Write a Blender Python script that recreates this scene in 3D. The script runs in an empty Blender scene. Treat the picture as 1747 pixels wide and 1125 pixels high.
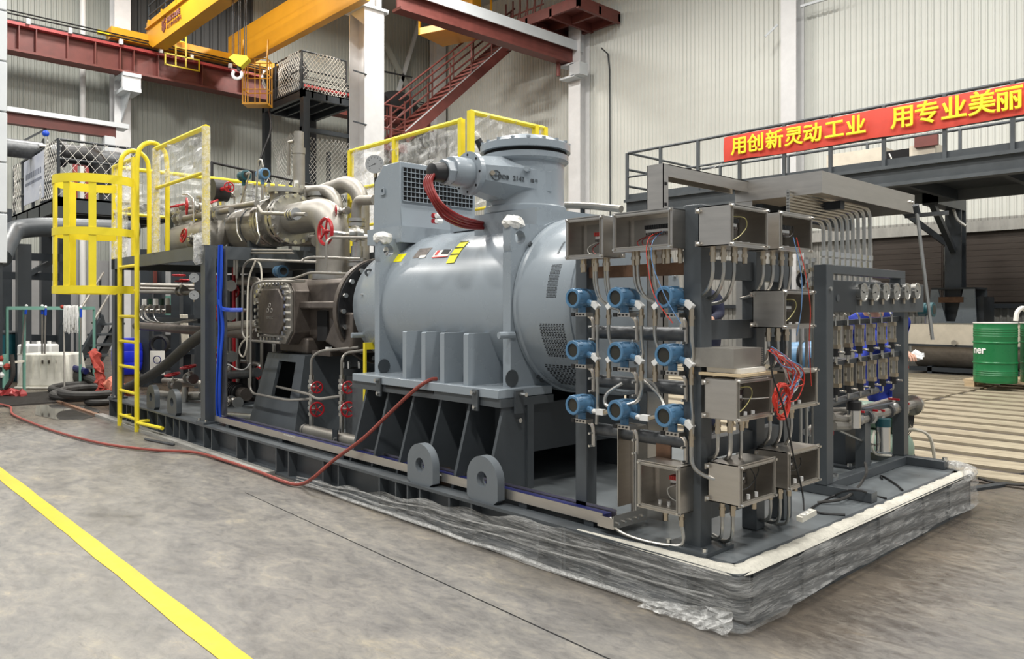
import bpy, bmesh, math, random
from mathutils import Vector, Matrix
random.seed(7)
SC = bpy.context.scene
COL = SC.collection
PI = math.pi
# ---------------------------------------------------------------- camera
CX, CY, HZ = 873.5, 562.5, 527.0
VL, VR = -355.0, 2290.0
FPX = math.sqrt((CX-VL)*(VR-CX))
ANG = math.atan((CX-VL)/FPX)
FX, FY = -math.cos(ANG), math.sin(ANG)
RX, RY = FY, -FX
CAMZ = 1.25
_Z = FPX*CAMZ/(1082-HZ); _u = (1262-CX)/FPX
CAMX, CAMY = -_Z*(FX+_u*RX), -_Z*(FY+_u*RY)
cd = bpy.data.cameras.new('camera'); cam = bpy.data.objects.new('camera', cd); COL.objects.link(cam)
cd.sensor_fit = 'HORIZONTAL'; cd.sensor_width = 36.0; cd.lens = 36.0*FPX/1747.0
cd.shift_y = -(CY-HZ)/1747.0
cd.clip_end = 200; cd.clip_start = .05
cam.location = (CAMX, CAMY, CAMZ)
cam.rotation_euler = (PI/2, 0, math.atan2(FY, FX)-PI/2)
SC.camera = cam
# ---------------------------------------------------------------- world, lights, exposure
w = bpy.data.worlds.new('world'); SC.world = w; w.use_nodes = True
w.node_tree.nodes['Background'].inputs[0].default_value = (.93, .97, 1, 1)
w.node_tree.nodes['Background'].inputs[1].default_value = .40
SC.view_settings.view_transform = 'Standard'
SC.view_settings.look = 'None'
SC.view_settings.exposure = 0.0
SC.view_settings.gamma = 1.0
SC.view_settings.use_curve_mapping = False
def area(name, loc, sx, sy, power, col=(1, .97, .92)):
    l = bpy.data.lights.new(name, 'AREA'); l.shape = 'RECTANGLE'; l.size = sx; l.size_y = sy
    l.energy = power; l.color = col
    o = bpy.data.objects.new(name, l); COL.objects.link(o); o.location = loc
    return o
for ix, x in enumerate((-19, -13, -7, -1, 5)):
    for iy, y in enumerate((-5, 2.5, 9.5)):
        area('high_bay_lamp', (x, y, 11.6), 1.6, .5, 570)
def P(px, py, x=None, y=None, z=None, d=None):
    u = (px-CX)/FPX; v = (HZ-py)/FPX
    dx, dy = FX+u*RX, FY+u*RY
    if x is not None: t = (x-CAMX)/dx
    elif y is not None: t = (y-CAMY)/dy
    elif z is not None: t = (z-CAMZ)/v
    else: t = d
    return Vector((CAMX+t*dx, CAMY+t*dy, CAMZ+t*v))
# ---------------------------------------------------------------- materials
MATS = {}
def mat(name, col, rough=.5, metal=0., var=.0, vscale=6., bump=0., bscale=40., col2=None, stretch=None, spec=.5, coat=0., emit=None):
    m = bpy.data.materials.new(name); m.use_nodes = True
    nt = m.node_tree; n = nt.nodes; L = nt.links
    b = n['Principled BSDF']
    b.inputs['Base Color'].default_value = (*col, 1); b.inputs['Roughness'].default_value = rough
    b.inputs['Metallic'].default_value = metal; b.inputs['Specular IOR Level'].default_value = spec
    b.inputs['Coat Weight'].default_value = coat
    if emit:
        b.inputs['Emission Color'].default_value = (*emit[0], 1); b.inputs['Emission Strength'].default_value = emit[1]
    if var or bump or col2:
        tc = n.new('ShaderNodeTexCoord'); mp = n.new('ShaderNodeMapping')
        L.new(tc.outputs['Object'], mp.inputs[0])
        if stretch: mp.inputs['Scale'].default_value = stretch
    if var or col2:
        t = n.new('ShaderNodeTexNoise'); t.inputs['Scale'].default_value = vscale; t.inputs['Detail'].default_value = 6
        t.inputs['Roughness'].default_value = .65
        L.new(mp.outputs[0], t.inputs['Vector'])
        r = n.new('ShaderNodeValToRGB')
        c2 = col2 if col2 else tuple(max(0, c*(1-var)) for c in col)
        c1 = col if col2 else tuple(min(1, c*(1+var)) for c in col)
        r.color_ramp.elements[0].position = .3; r.color_ramp.elements[1].position = .72
        r.color_ramp.elements[0].color = (*c2, 1); r.color_ramp.elements[1].color = (*c1, 1)
        L.new(t.outputs[0], r.inputs[0]); L.new(r.outputs[0], b.inputs['Base Color'])
        mr = n.new('ShaderNodeMapRange'); mr.inputs[3].default_value = max(.02, rough-.08); mr.inputs[4].default_value = min(1, rough+.1)
        L.new(t.outputs[0], mr.inputs[0]); L.new(mr.outputs[0], b.inputs['Roughness'])
    if bump:
        t2 = n.new('ShaderNodeTexNoise'); t2.inputs['Scale'].default_value = bscale; t2.inputs['Detail'].default_value = 4
        L.new(mp.outputs[0], t2.inputs['Vector'])
        bp = n.new('ShaderNodeBump'); bp.inputs['Strength'].default_value = bump; bp.inputs['Distance'].default_value = .01
        L.new(t2.outputs[0], bp.inputs['Height']); L.new(bp.outputs[0], b.inputs['Normal'])
    MATS[name] = m
    return m
mat('motor_grey', (.275, .315, .350), .26, 0, .03, 2, .006, 60)
mat('skid_grey', (.070, .080, .088), .38, 0, .14, 4, .03, 50)
mat('deck_grey', (.155, .172, .182), .30, 0, .25, 2.5, .03, 30)
mat('dark_steel', (.030, .036, .042), .42, 0, .15, 3)
mat('stainless', (.60, .565, .52), .33, 1., .08, 5, .02, 90, stretch=(1, 1, 8))
mat('stainless_in', (.42, .40, .37), .38, 1., .08, 5)
mat('pipe_steel', (.50, .49, .46), .33, 1., .18, 9, .03, 60)
mat('pipe_matt', (.33, .312, .28), .46, .7, .16, 7, .03, 50)
mat('dull_pipe', (.115, .12, .125), .42, .6, .35, 14, .04, 50)
mat('bolt_steel', (.72, .71, .68), .25, 1.)
mat('brass', (.55, .47, .36), .28, 1.)
mat('cast_iron', (.135, .115, .10), .42, .55, .35, 5, .12, 45)
mat('rust', (.20, .11, .065), .7, .2, .3, 12)
mat('yellow', (.86, .70, .03), .34, 0, .05, 6)
mat('yellow_film', (.80, .70, .22), .35, 0, .2, 30, .25, 60)
mat('crane_yellow', (.70, .33, .015), .42, 0, .10, .8)
mat('red', (.42, .012, .02), .32)
mat('cable_red', (.26, .014, .012), .40)
mat('hose_red', (.27, .055, .04), .5, 0, .15, 20)
mat('wire_red', (.62, .05, .03), .4)
mat('wire_blue', (.14, .28, .52), .4)
mat('wire_white', (.75, .74, .68), .4)
mat('wire_yellow', (.62, .56, .22), .4)
mat('cable_blue', (.012, .07, .52), .35)
mat('tray_blue', (.014, .018, .10), .4)
mat('black', (.012, .012, .013), .45)
mat('rubber', (.035, .033, .030), .6, 0, .3, 18, .1, 60)
mat('void', (.006, .006, .007), .9)
mat('tx_blue', (.085, .20, .34), .33, 0, .05, 10)
mat('teal_dark', (.01, .07, .085), .4)
mat('glass_dark', (.03, .028, .02), .06)
mat('white_paint', (.70, .70, .70), .55, 0, .06, 3, .06, 60)
mat('white_grey', (.60, .63, .65), .45, 0, .05, 2)
mat('white', (.80, .80, .78), .45)
mat('paper', (.78, .76, .70), .7)
mat('tape_white', (.74, .73, .69), .6, 0, .1, 40, .4, 60)
mat('primer_red', (.155, .042, .034), .5, 0, .2, 3)
mat('primer_bright', (.36, .05, .05), .45, 0, .15, 3)
mat('banner_red', (.62, .060, .035), .6, 0, .08, 3)
mat('banner_yellow', (.90, .74, .02), .55)
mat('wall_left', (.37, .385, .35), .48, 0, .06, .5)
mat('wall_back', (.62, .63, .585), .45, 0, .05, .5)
mat('wall_shade', (.045, .046, .046), .6, 0, .15, .5)  # dark colour stands in for shade high on the left wall
mat('wall_lower', (.36, .355, .33), .42, .2, .15, 6, .4, 30, stretch=(1, 1, .3))
mat('wall_concrete', (.34, .34, .34), .7, 0, .1, 1)
mat('shutter', (.045, .034, .027), .55, 0, .2, 3, .1, 20, stretch=(1, 1, 12))
mat('green_drum', (.012, .155, .05), .28, 0, .08, 3)
mat('wood', (.50, .38, .24), .65, 0, .25, 5, .1, 40, stretch=(1, 8, 8))
mat('cardboard', (.58, .46, .29), .8, 0, .1, 6)
mat('rail_light', (.52, .46, .34), .42, .3, .0, 5, .15, 20, col2=(.27, .22, .155), stretch=(.6, 4, 4))
mat('rail_gap', (.075, .062, .05), .6, .2, .3, 5)
mat('tank_cream', (.64, .58, .47), .5, 0, .12, 4)
mat('tank_steel', (.27, .24, .205), .45, .5, .25, 6)
mat('green_frame', (.17, .36, .29), .5)
mat('plastic_white', (.70, .68, .60), .45, 0, .12, 9)
mat('plastic_bright', (.78, .78, .76), .4)
mat('mop', (.82, .82, .80), .9, 0, .1, 30, .6, 90)
mat('blue_plastic', (.008, .02, .50), .3)
mat('cloth_blue', (.016, .035, .30), .8, 0, .3, 9, .3, 25)
mat('cloth_navy', (.010, .013, .035), .85, 0, .3, 9, .3, 25)
mat('cloth_red', (.33, .04, .025), .75, 0, .2, 12, .3, 30)
mat('cloth_pink', (.62, .20, .13), .8, 0, .2, 14, .5, 30)
mat('skin', (.48, .27, .19), .5)
mat('hair', (.012, .011, .010), .5)
mat('glove', (.75, .76, .76), .8, 0, .1, 20)
mat('rope', (.70, .66, .56), .85)
mat('gauge_face', (.82, .82, .80), .4)
mat('sticker_yellow', (.88, .80, .0), .5)
mat('nameplate', (.24, .21, .19), .35, .6, .4, 60)
mat('sign_red', (.62, .06, .05), .5)
mat('line_yellow', (.62, .47, .015), .5, 0, .0, 9, 0, 40, col2=(.50, .38, .03))
mat('mid_grey', (.15, .17, .187), .32, 0, .08, 4)
mat('poster', (.46, .50, .62), .4, 0, 0, 1.6, 0, 10, col2=(.70, .72, .78))
mat('poster_text', (.16, .18, .24), .5)
mat('green_paint', (.012, .05, .03), .4)
mat('pale_green', (.27, .38, .30), .45)
mat('foam', (.56, .54, .47), .8, 0, .15, 40, .5, 80)
mat('gauge_glass', (.55, .52, .40), .12)
mat('grate', (.045, .04, .036), .55, .4)
mat('teal_machine', (.01, .10, .13), .4, 0, .1, 4)
mat('water_dark', (.075, .072, .066), .03)
mat('ceiling', (.45, .46, .46), .8)
mat('net_white', (.74, .72, .66), .7)
mat('net_grey', (.52, .51, .47), .7)
def film_mat(name, lo, hi, scale, stretch, white=(.80, .80, .78)):
    m = bpy.data.materials.new(name); m.use_nodes = True
    nt = m.node_tree; n = nt.nodes; L = nt.links
    b = n['Principled BSDF']; b.inputs['Base Color'].default_value = (*white, 1); b.inputs['Roughness'].default_value = .22
    out = n['Material Output']
    tr = n.new('ShaderNodeBsdfTransparent'); mx = n.new('ShaderNodeMixShader')
    tc = n.new('ShaderNodeTexCoord'); mp = n.new('ShaderNodeMapping'); mp.inputs['Scale'].default_value = stretch
    t = n.new('ShaderNodeTexNoise'); t.inputs['Scale'].default_value = scale; t.inputs['Detail'].default_value = 5; t.inputs['Roughness'].default_value = .7
    t.inputs['Distortion'].default_value = .6
    mr = n.new('ShaderNodeMapRange'); mr.inputs[1].default_value = .42; mr.inputs[2].default_value = .72; mr.inputs[3].default_value = lo; mr.inputs[4].default_value = hi
    bp = n.new('ShaderNodeBump'); bp.inputs['Strength'].default_value = .7; bp.inputs['Distance'].default_value = .02
    L.new(tc.outputs['Object'], mp.inputs[0]); L.new(mp.outputs[0], t.inputs['Vector']); L.new(t.outputs[0], mr.inputs[0])
    L.new(t.outputs[0], bp.inputs['Height']); L.new(bp.outputs[0], b.inputs['Normal'])
    L.new(mr.outputs[0], mx.inputs[0]); L.new(tr.outputs[0], mx.inputs[1]); L.new(b.outputs[0], mx.inputs[2])
    L.new(mx.outputs[0], out.inputs[0])
    MATS[name] = m
film_mat('film_rail', .12, .85, 9, (1, 1, .7))
film_mat('film_skid', .18, .72, 7, (.9, .9, 12), (.62, .62, .60))
film_mat('film_loose', .25, .95, 22, (1, 1, 1))
def glassy(name, col, alpha):
    m = bpy.data.materials.new(name); m.use_nodes = True
    nt = m.node_tree; n = nt.nodes; L = nt.links
    b = n['Principled BSDF']; b.inputs['Base Color'].default_value = (*col, 1); b.inputs['Roughness'].default_value = .05
    tr = n.new('ShaderNodeBsdfTransparent'); mx = n.new('ShaderNodeMixShader'); mx.inputs[0].default_value = alpha
    L.new(tr.outputs[0], mx.inputs[1]); L.new(b.outputs[0], mx.inputs[2]); L.new(mx.outputs[0], n['Material Output'].inputs[0])
    MATS[name] = m
glassy('clear_tube', (.8, .78, .62), .35)
def floor_mat():
    m = bpy.data.materials.new('concrete'); m.use_nodes = True
    nt = m.node_tree; n = nt.nodes; L = nt.links
    b = n['Principled BSDF']
    tc = n.new('ShaderNodeTexCoord'); mpp = n.new('ShaderNodeMapping'); mpp.inputs['Scale'].default_value = (1.0, 1.9, 1); mpp.inputs['Rotation'].default_value = (0, 0, -.55); L.new(tc.outputs['Object'], mpp.inputs[0])
    def noise(scale, det, rgh, dist=0.):
        t = n.new('ShaderNodeTexNoise'); t.inputs['Scale'].default_value = scale; t.inputs['Detail'].default_value = det
        t.inputs['Roughness'].default_value = rgh; t.inputs['Distortion'].default_value = dist
        L.new(mpp.outputs[0], t.inputs['Vector']); return t
    def ramp(src, stops):
        r = n.new('ShaderNodeValToRGB'); e = r.color_ramp.elements
        while len(e) < len(stops): e.new(.5)
        for k, (p, c) in enumerate(stops): e[k].position = p; e[k].color = (*c, 1)
        L.new(src, r.inputs[0]); return r
    def mix(a, bb, fac, mode='MIX'):
        x = n.new('ShaderNodeMix'); x.data_type = 'RGBA'; x.blend_type = mode
        if isinstance(fac, float): x.inputs[0].default_value = fac
        else: L.new(fac, x.inputs[0])
        L.new(a, x.inputs[6]); L.new(bb, x.inputs[7]); return x.outputs[2]
    n1 = noise(1.9, 12, .78, .5); n2 = noise(10.0, 10, .78, .5); n3 = noise(.40, 4, .5)
    c1 = ramp(n1.outputs[0], [(.30, (.125, .121, .116)), (.47, (.178, .172, .162)), (.58, (.215, .204, .184)), (.70, (.31, .277, .21))])
    c2 = ramp(n2.outputs[0], [(.34, (.33, .33, .335)), (.5, (.5, .5, .5)), (.67, (.67, .655, .60))])
    c3 = ramp(n3.outputs[0], [(.35, (.43, .43, .44)), (.65, (.56, .55, .53))])
    c = mix(c1.outputs[0], c2.outputs[0], .85, 'OVERLAY'); c = mix(c, c3.outputs[0], .7, 'OVERLAY')
    # damp brown stain spreading out from the short edge of the skid
    sx = n.new('ShaderNodeSeparateXYZ'); L.new(tc.outputs['Object'], sx.inputs[0])
    def mrange(src, a, bb, c_, d_):
        r = n.new('ShaderNodeMapRange'); r.inputs[1].default_value = a; r.inputs[2].default_value = bb; r.inputs[3].default_value = c_; r.inputs[4].default_value = d_
        r.interpolation_type = 'SMOOTHSTEP'
        L.new(src, r.inputs[0]); return r.outputs[0]
    def math_(op, a, bb):
        q = n.new('ShaderNodeMath'); q.operation = op
        for k, v in enumerate((a, bb)):
            if isinstance(v, (int, float)): q.inputs[k].default_value = v
            else: L.new(v, q.inputs[k])
        return q.outputs[0]
    wob = math_('MULTIPLY', math_('SUBTRACT', n2.outputs[0], .5), .9)
    fx = mrange(math_('ADD', sx.outputs[0], wob), .10, .62, 1, 0)
    fy = mrange(sx.outputs[1], -.35, .25, 0, 1)
    fy2 = mrange(sx.outputs[1], 2.6, 5.5, 1, .0)
    st = math_('MULTIPLY', math_('MULTIPLY', fx, fy), fy2)
    dk = n.new('ShaderNodeRGB'); dk.outputs[0].default_value = (.52, .44, .36, 1)
    c = mix(c, dk.outputs[0], math_('MULTIPLY', st, .9), 'MULTIPLY')
    # damp patch by the drain
    fx3 = mrange(math_('ADD', sx.outputs[0], math_('MULTIPLY', wob, 2.5)), -7.2, -8.6, 0, 1)
    c = mix(c, dk.outputs[0], math_('MULTIPLY', fx3, .8), 'MULTIPLY')
    L.new(c, b.inputs['Base Color'])
    wet = math_('MAXIMUM', st, fx3)
    rr = math_('SUBTRACT', mrange(n1.outputs[0], .3, .75, .34, .58), math_('MULTIPLY', wet, .14))
    L.new(rr, b.inputs['Roughness'])
    bp = n.new('ShaderNodeBump'); bp.inputs['Strength'].default_value = .12; bp.inputs['Distance'].default_value = .01
    L.new(n2.outputs[0], bp.inputs['Height']); L.new(bp.outputs[0], b.inputs['Normal'])
    MATS['concrete'] = m
floor_mat()
# ---------------------------------------------------------------- mesh builder
WLOC = {}
def V(*a): return Vector(a if len(a) == 3 else a[0])
def basis(axis):
    a = Vector(axis).normalized()
    t = Vector((0, 0, 1)) if abs(a.z) < .9 else Vector((1, 0, 0))
    u = a.cross(t).normalized(); v = a.cross(u).normalized()
    return a, u, v
class MB:
    def __init__(s): s.v = []; s.f = []
    def add(s, vs, fs):
        o = len(s.v); s.v += [Vector(p) for p in vs]; s.f += [tuple(i+o for i in f) for f in fs]; return s
    def box(s, x0, x1, y0, y1, z0, z1):
        return s.add([(x0,y0,z0),(x1,y0,z0),(x1,y1,z0),(x0,y1,z0),(x0,y0,z1),(x1,y0,z1),(x1,y1,z1),(x0,y1,z1)],
            [(0,3,2,1),(4,5,6,7),(0,1,5,4),(1,2,6,5),(2,3,7,6),(3,0,4,7)])
    def obox(s, c, dx, dy, dz, ax=(1,0,0), ay=(0,1,0), az=(0,0,1)):
        c = Vector(c); ax, ay, az = Vector(ax), Vector(ay), Vector(az)
        vs = []
        for k in (-.5, .5):
            for i, j in ((-.5,-.5),(.5,-.5),(.5,.5),(-.5,.5)):
                vs.append(c+ax*dx*i+ay*dy*j+az*dz*k)
        return s.add(vs, [(0,3,2,1),(4,5,6,7),(0,1,5,4),(1,2,6,5),(2,3,7,6),(3,0,4,7)])
    def bar(s, p0, p1, wd, ht, up=(0,0,1)):
        p0, p1 = Vector(p0), Vector(p1); a = (p1-p0); l = a.length; a.normalize()
        up = Vector(up); sd = a.cross(up)
        if sd.length < 1e-4: sd = a.cross(Vector((1,0,0)))
        sd.normalize(); up2 = sd.cross(a)
        return s.obox((p0+p1)/2, l, wd, ht, a, sd, up2)
    def cyl(s, p0, p1, r, n=12, r2=None, caps=True):
        p0, p1 = Vector(p0), Vector(p1); a, u, v = basis(p1-p0); r2 = r if r2 is None else r2
        vs = []
        for p, q in ((p0, r), (p1, r2)):
            for i in range(n):
                t = 2*PI*i/n; vs.append(p+u*(q*math.cos(t))+v*(q*math.sin(t)))
        fs = [(i, n+i, n+(i+1) % n, (i+1) % n) for i in range(n)]
        if caps: fs += [tuple(range(n)), tuple(range(2*n-1, n-1, -1))]
        return s.add(vs, fs)
    def lathe(s, o, axis, prof, n=24, close=False):
        o = Vector(o); a, u, v = basis(axis); vs = []; m = len(prof)
        for r, h in prof:
            for i in range(n):
                t = 2*PI*i/n; vs.append(o+a*h+u*(r*math.cos(t))+v*(r*math.sin(t)))
        fs = []
        for k in range(m-1):
            for i in range(n):
                j = (i+1) % n; fs.append((k*n+i, (k+1)*n+i, (k+1)*n+j, k*n+j))
        if close:
            k = m-1
            for i in range(n):
                j = (i+1) % n; fs.append((k*n+i, i, j, k*n+j))
        else:
            if prof[0][0] > 1e-5: fs.append(tuple(range(n)))
            if prof[-1][0] > 1e-5: fs.append(tuple(range(m*n-1, (m-1)*n-1, -1)))
        return s.add(vs, fs)
    def tube(s, pts, r, n=8, bend=None, seg=5, caps=True):
        pts = [Vector(p) for p in pts]
        if bend:
            q = [pts[0]]
            for i in range(1, len(pts)-1):
                a, b, c = pts[i-1], pts[i], pts[i+1]
                d1, d2 = (a-b), (c-b); l = min(bend, d1.length*.49, d2.length*.49)
                s0, s1 = b+d1.normalized()*l, b+d2.normalized()*l
                for k in range(seg+1):
                    t = k/seg; q.append(s0*(1-t)**2+b*2*t*(1-t)+s1*t*t)
            q.append(pts[-1]); pts = q
        vs = []; m = len(pts); up = None
        for i, p in enumerate(pts):
            d = (pts[min(i+1, m-1)]-pts[max(i-1, 0)])
            if d.length < 1e-9: d = Vector((0,0,1))
            d.normalize()
            if up is None: _, up, _ = basis(d)
            up = (up-d*up.dot(d))
            if up.length < 1e-5: _, up, _ = basis(d)
            up.normalize(); v2 = d.cross(up)
            rr = r[i] if isinstance(r, (list, tuple)) else r
            for k in range(n):
                t = 2*PI*k/n; vs.append(p+up*(rr*math.cos(t))+v2*(rr*math.sin(t)))
        fs = []
        for i in range(m-1):
            for k in range(n):
                j = (k+1) % n; fs.append((i*n+k, i*n+j, (i+1)*n+j, (i+1)*n+k))
        if caps: fs += [tuple(range(n-1, -1, -1)), tuple(range((m-1)*n, m*n))]
        return s.add(vs, fs)
    def prism(s, poly, ext):
        poly = [Vector(p) for p in poly]; e = Vector(ext); n = len(poly)
        return s.add(poly+[p+e for p in poly], [tuple(range(n-1,-1,-1)), tuple(range(n, 2*n))]+[(i, (i+1) % n, n+(i+1) % n, n+i) for i in range(n)])
    def holed(s, outer, inner, ext):
        n = len(outer); e = Vector(ext); o = [Vector(p) for p in outer]; i_ = [Vector(p) for p in inner]
        vs = o+i_+[p+e for p in o]+[p+e for p in i_]; fs = []
        for k in range(n):
            j = (k+1) % n
            fs += [(k, n+k, n+j, j), (2*n+k, 2*n+j, 3*n+j, 3*n+k), (k, j, 2*n+j, 2*n+k), (n+k, 3*n+k, 3*n+j, n+j)]
        return s.add(vs, fs)
    def sphere(s, c, r, n=12, sc=(1,1,1)):
        c = Vector(c); vs = []; m = n//2
        for i in range(1, m):
            ph = PI*i/m
            for k in range(n):
                t = 2*PI*k/n; vs.append(c+Vector((r*math.sin(ph)*math.cos(t)*sc[0], r*math.sin(ph)*math.sin(t)*sc[1], r*math.cos(ph)*sc[2])))
        vs += [c+Vector((0,0,r*sc[2])), c-Vector((0,0,r*sc[2]))]; a, b = len(vs)-2, len(vs)-1; fs = []
        for i in range(m-2):
            for k in range(n):
                j = (k+1) % n; fs.append((i*n+k, (i+1)*n+k, (i+1)*n+j, i*n+j))
        for k in range(n):
            j = (k+1) % n; fs += [(a, k, j), (b, (m-2)*n+j, (m-2)*n+k)]
        return s.add(vs, fs)
    def torus(s, c, axis, R, r, n=20, m=6, a0=0, a1=2*PI):
        c = Vector(c); a, u, v = basis(axis); full = abs(a1-a0-2*PI) < 1e-6
        k = n if full else n+1
        pts = [c+u*(R*math.cos(a0+(a1-a0)*i/n))+v*(R*math.sin(a0+(a1-a0)*i/n)) for i in range(k)]
        if full:
            vs = []
            for p in pts:
                d = (p-c).normalized()
                for q in range(m):
                    t = 2*PI*q/m; vs.append(p+d*(r*math.cos(t))+a*(r*math.sin(t)))
            return s.add(vs, [(i*m+q, ((i+1) % n)*m+q, ((i+1) % n)*m+(q+1) % m, i*m+(q+1) % m) for i in range(n) for q in range(m)])
        return s.tube(pts, r, m)
    def build(s, name, material, parent=None, smooth=35, kind=None, origin=None, bevel=0):
        me = bpy.data.meshes.new(name)
        pl = WLOC.get(parent.name, Vector((0,0,0))) if parent else Vector((0,0,0))
        if origin is None:
            lo = Vector([min(p[i] for p in s.v) for i in range(3)]); hi = Vector([max(p[i] for p in s.v) for i in range(3)])
            origin = Vector(((lo.x+hi.x)/2, (lo.y+hi.y)/2, lo.z))
        origin = Vector(origin)
        me.from_pydata([tuple(p-origin) for p in s.v], [], s.f)
        bm = bmesh.new(); bm.from_mesh(me); bmesh.ops.recalc_face_normals(bm, faces=bm.faces); bm.to_mesh(me); bm.free()
        me.materials.append(MATS[material])
        if smooth:
            me.polygons.foreach_set('use_smooth', [True]*len(me.polygons)); me.set_sharp_from_angle(angle=math.radians(smooth))
        o = bpy.data.objects.new(name, me); COL.objects.link(o)
        if parent: o.parent = parent
        o.location = origin-pl; WLOC[o.name] = origin
        if kind: o['kind'] = kind
        if bevel:
            b = o.modifiers.new('bevel', 'BEVEL'); b.width = bevel; b.segments = 2; b.limit_method = 'ANGLE'
        return o
def tag(o, label, cat, group=None):
    o['label'] = label; o['category'] = cat
    if group: o['group'] = group
    return o
def thing(name, label, cat, loc=(0,0,0), group=None):
    o = bpy.data.objects.new(name, None); COL.objects.link(o); o.empty_display_size = .1
    o.location = loc; WLOC[o.name] = Vector(loc)
    return tag(o, label, cat, group)
def copy_tree(o, loc=None, rotz=None, label=None, parent=None):
    c = o.copy(); COL.objects.link(c)
    if parent: c.parent = parent
    if loc is not None: c.location = loc
    if rotz is not None: c.rotation_euler = (0, 0, rotz)
    if label: c['label'] = label
    WLOC[c.name] = Vector(c.location)
    for ch in o.children: copy_tree(ch, parent=c)
    return c
def one(name, mb, material, label, cat, group=None, **k):
    return tag(mb.build(name, material, None, **k), label, cat, group)
def struct(name, mb, material, parent=None, **k):
    o = mb.build(name, material, parent, **k)
    if not parent: o['kind'] = 'structure'
    return o
def textm(body, size, o, right, up, material, name, parent, depth=.002, align='LEFT', bold=0., sx=1., bev=0.):
    cu = bpy.data.curves.new('txt', 'FONT'); cu.body = body; cu.size = size; cu.extrude = depth; cu.offset = bold; cu.align_x = align; cu.bevel_depth = bev; cu.bevel_resolution = 0
    ob = bpy.data.objects.new('txt', cu); COL.objects.link(ob)
    dg = bpy.context.evaluated_depsgraph_get(); dg.update()
    me = bpy.data.meshes.new_from_object(ob.evaluated_get(dg))
    bpy.data.objects.remove(ob); bpy.data.curves.remove(cu)
    r = Vector(right).normalized(); u = Vector(up).normalized(); nrm = r.cross(u)
    M = Matrix((r*sx, u, nrm)).transposed()
    mb = MB(); mb.add([Vector(o)+M @ v.co for v in me.vertices], [tuple(p.vertices) for p in me.polygons])
    bpy.data.meshes.remove(me)
    return mb.build(name, material, parent, smooth=0)
def rot_lug(cx, cz, w_, h_, r_hole, n=24):
    """outline of a lifting lug in (u,z): flat bottom, round top, with its hole"""
    R = w_/2; out = []; inn = []
    for i in range(n):
        t = 2*PI*i/n+PI/n
        inn.append((cx+r_hole*math.cos(t), cz+h_-R+r_hole*math.sin(t)))
        c, s_ = math.cos(t), math.sin(t)
        if s_ >= 0: out.append((cx+R*c, cz+h_-R+R*s_))
        else:
            k = min(R/max(abs(c), 1e-6), (h_-R)/max(abs(s_), 1e-6)); out.append((cx+c*k, cz+h_-R+s_*k))
    return out, inn
# ================================================================ SETTING
XL, YB = -24.0, 17.0
fl = struct('floor', MB().box(-26, 8, -9, 18, -.2, 0), 'concrete', origin=(0,0,0))
m = MB()
def corr(m, p0, d, nrm, length, z0, z1, pitch=.14, depth=.028):
    p0, d, nrm = Vector(p0), Vector(d), Vector(nrm); k = int(length/pitch); pts = []
    for i in range(k):
        for f, h in ((0, 0), (.55, 0), (.66, 1), (.89, 1)):
            pts.append(p0+d*(pitch*(i+f))+nrm*(depth*h))
    vs = [p+Vector((0,0,z0)) for p in pts]+[p+Vector((0,0,z1)) for p in pts]; n = len(pts)
    m.add(vs, [(i, i+1, n+i+1, n+i) for i in range(n-1)])
corr(m, (XL, -9, 0), (0,1,0), (1,0,0), 26.4, 0, 14)
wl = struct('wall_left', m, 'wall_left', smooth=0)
m = MB(); corr(m, (8, YB, 0), (-1,0,0), (0,-1,0), 32, 3.3, 14)
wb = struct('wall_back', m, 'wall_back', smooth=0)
m = MB(); corr(m, (8, YB, 0), (-1,0,0), (0,-1,0), 32, 0, 3.3, .14, .028)
struct('lower_cladding', m, 'wall_lower', wb, smooth=0)
struct('ceiling', MB().box(-25, 8, -9, 17.4, 13.0, 13.2), 'ceiling')
# dark sheet standing in for the shadowed area above the crane runway
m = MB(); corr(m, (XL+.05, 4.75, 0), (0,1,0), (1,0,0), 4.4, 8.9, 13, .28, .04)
struct('shade_panel', m, 'wall_shade', wl, smooth=0)
# horizontal band and dark shuttered openings low on the back wall
b1 = struct('trim_1', MB().box(-12, 2.5, YB-.20, YB-.03, 2.98, 3.22), 'wall_lower')
for k, (xa, xb) in enumerate(((-6.35, -4.75), (-4.65, -3.0), (-2.9, -1.2), (-1.1, .7))):
    wnd = struct('window_%d' % (k+1), MB().box(xa, xb, YB-.06, YB-.035, 1.36, 2.98), 'shutter')
    for j in range(12): struct('slat', MB().box(xa+.03, xb-.03, YB-.085, YB-.06, 1.40+j*.13, 1.524+j*.13), 'shutter', wnd)
struct('trim_2', MB().box(-12, 2.5, YB-.14, YB-.03, 1.26, 1.36), 'dark_steel')
# floor: painted line, joint, drain, puddle, slotted bed plates
m = MB(); pts = []
r_ = random.Random(3)
n = 60; a = []; b = []
for i in range(n+1):
    x = -18+(-.93+18)*i/n; a.append((x, -1.555+r_.uniform(-.004,.004), .0025)); b.append((x, -1.462+r_.uniform(-.004,.004), .0025))
m.add(a+b, [(i, i+1, n+2+i, n+1+i) for i in range(n)])
m.prism([(-.93,-1.555,.001),(-.80,-1.555,.001),(-.62,-1.50,.001),(-.70,-1.49,.001),(-.83,-1.51,.001),(-.93,-1.50,.001)], (0,0,.0015))
struct('floor_marking', m, 'line_yellow', fl)
struct('floor_joint', MB().add([(-3.5,-.415,.0015),(0,-.545,.0015),(0,-.538,.0015),(-3.5,-.410,.0015)], [(0,1,2,3)]), 'void', fl)
dr = struct('drain_channel', MB().box(-11.6,-10.0,-.75,.35,.001,.004), 'grate', fl)
for i in range(22):
    struct('grate_bar', MB().box(-11.6+i*.073,-11.57+i*.073,-.75,.35,.004,.016), 'grate', dr)
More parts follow.
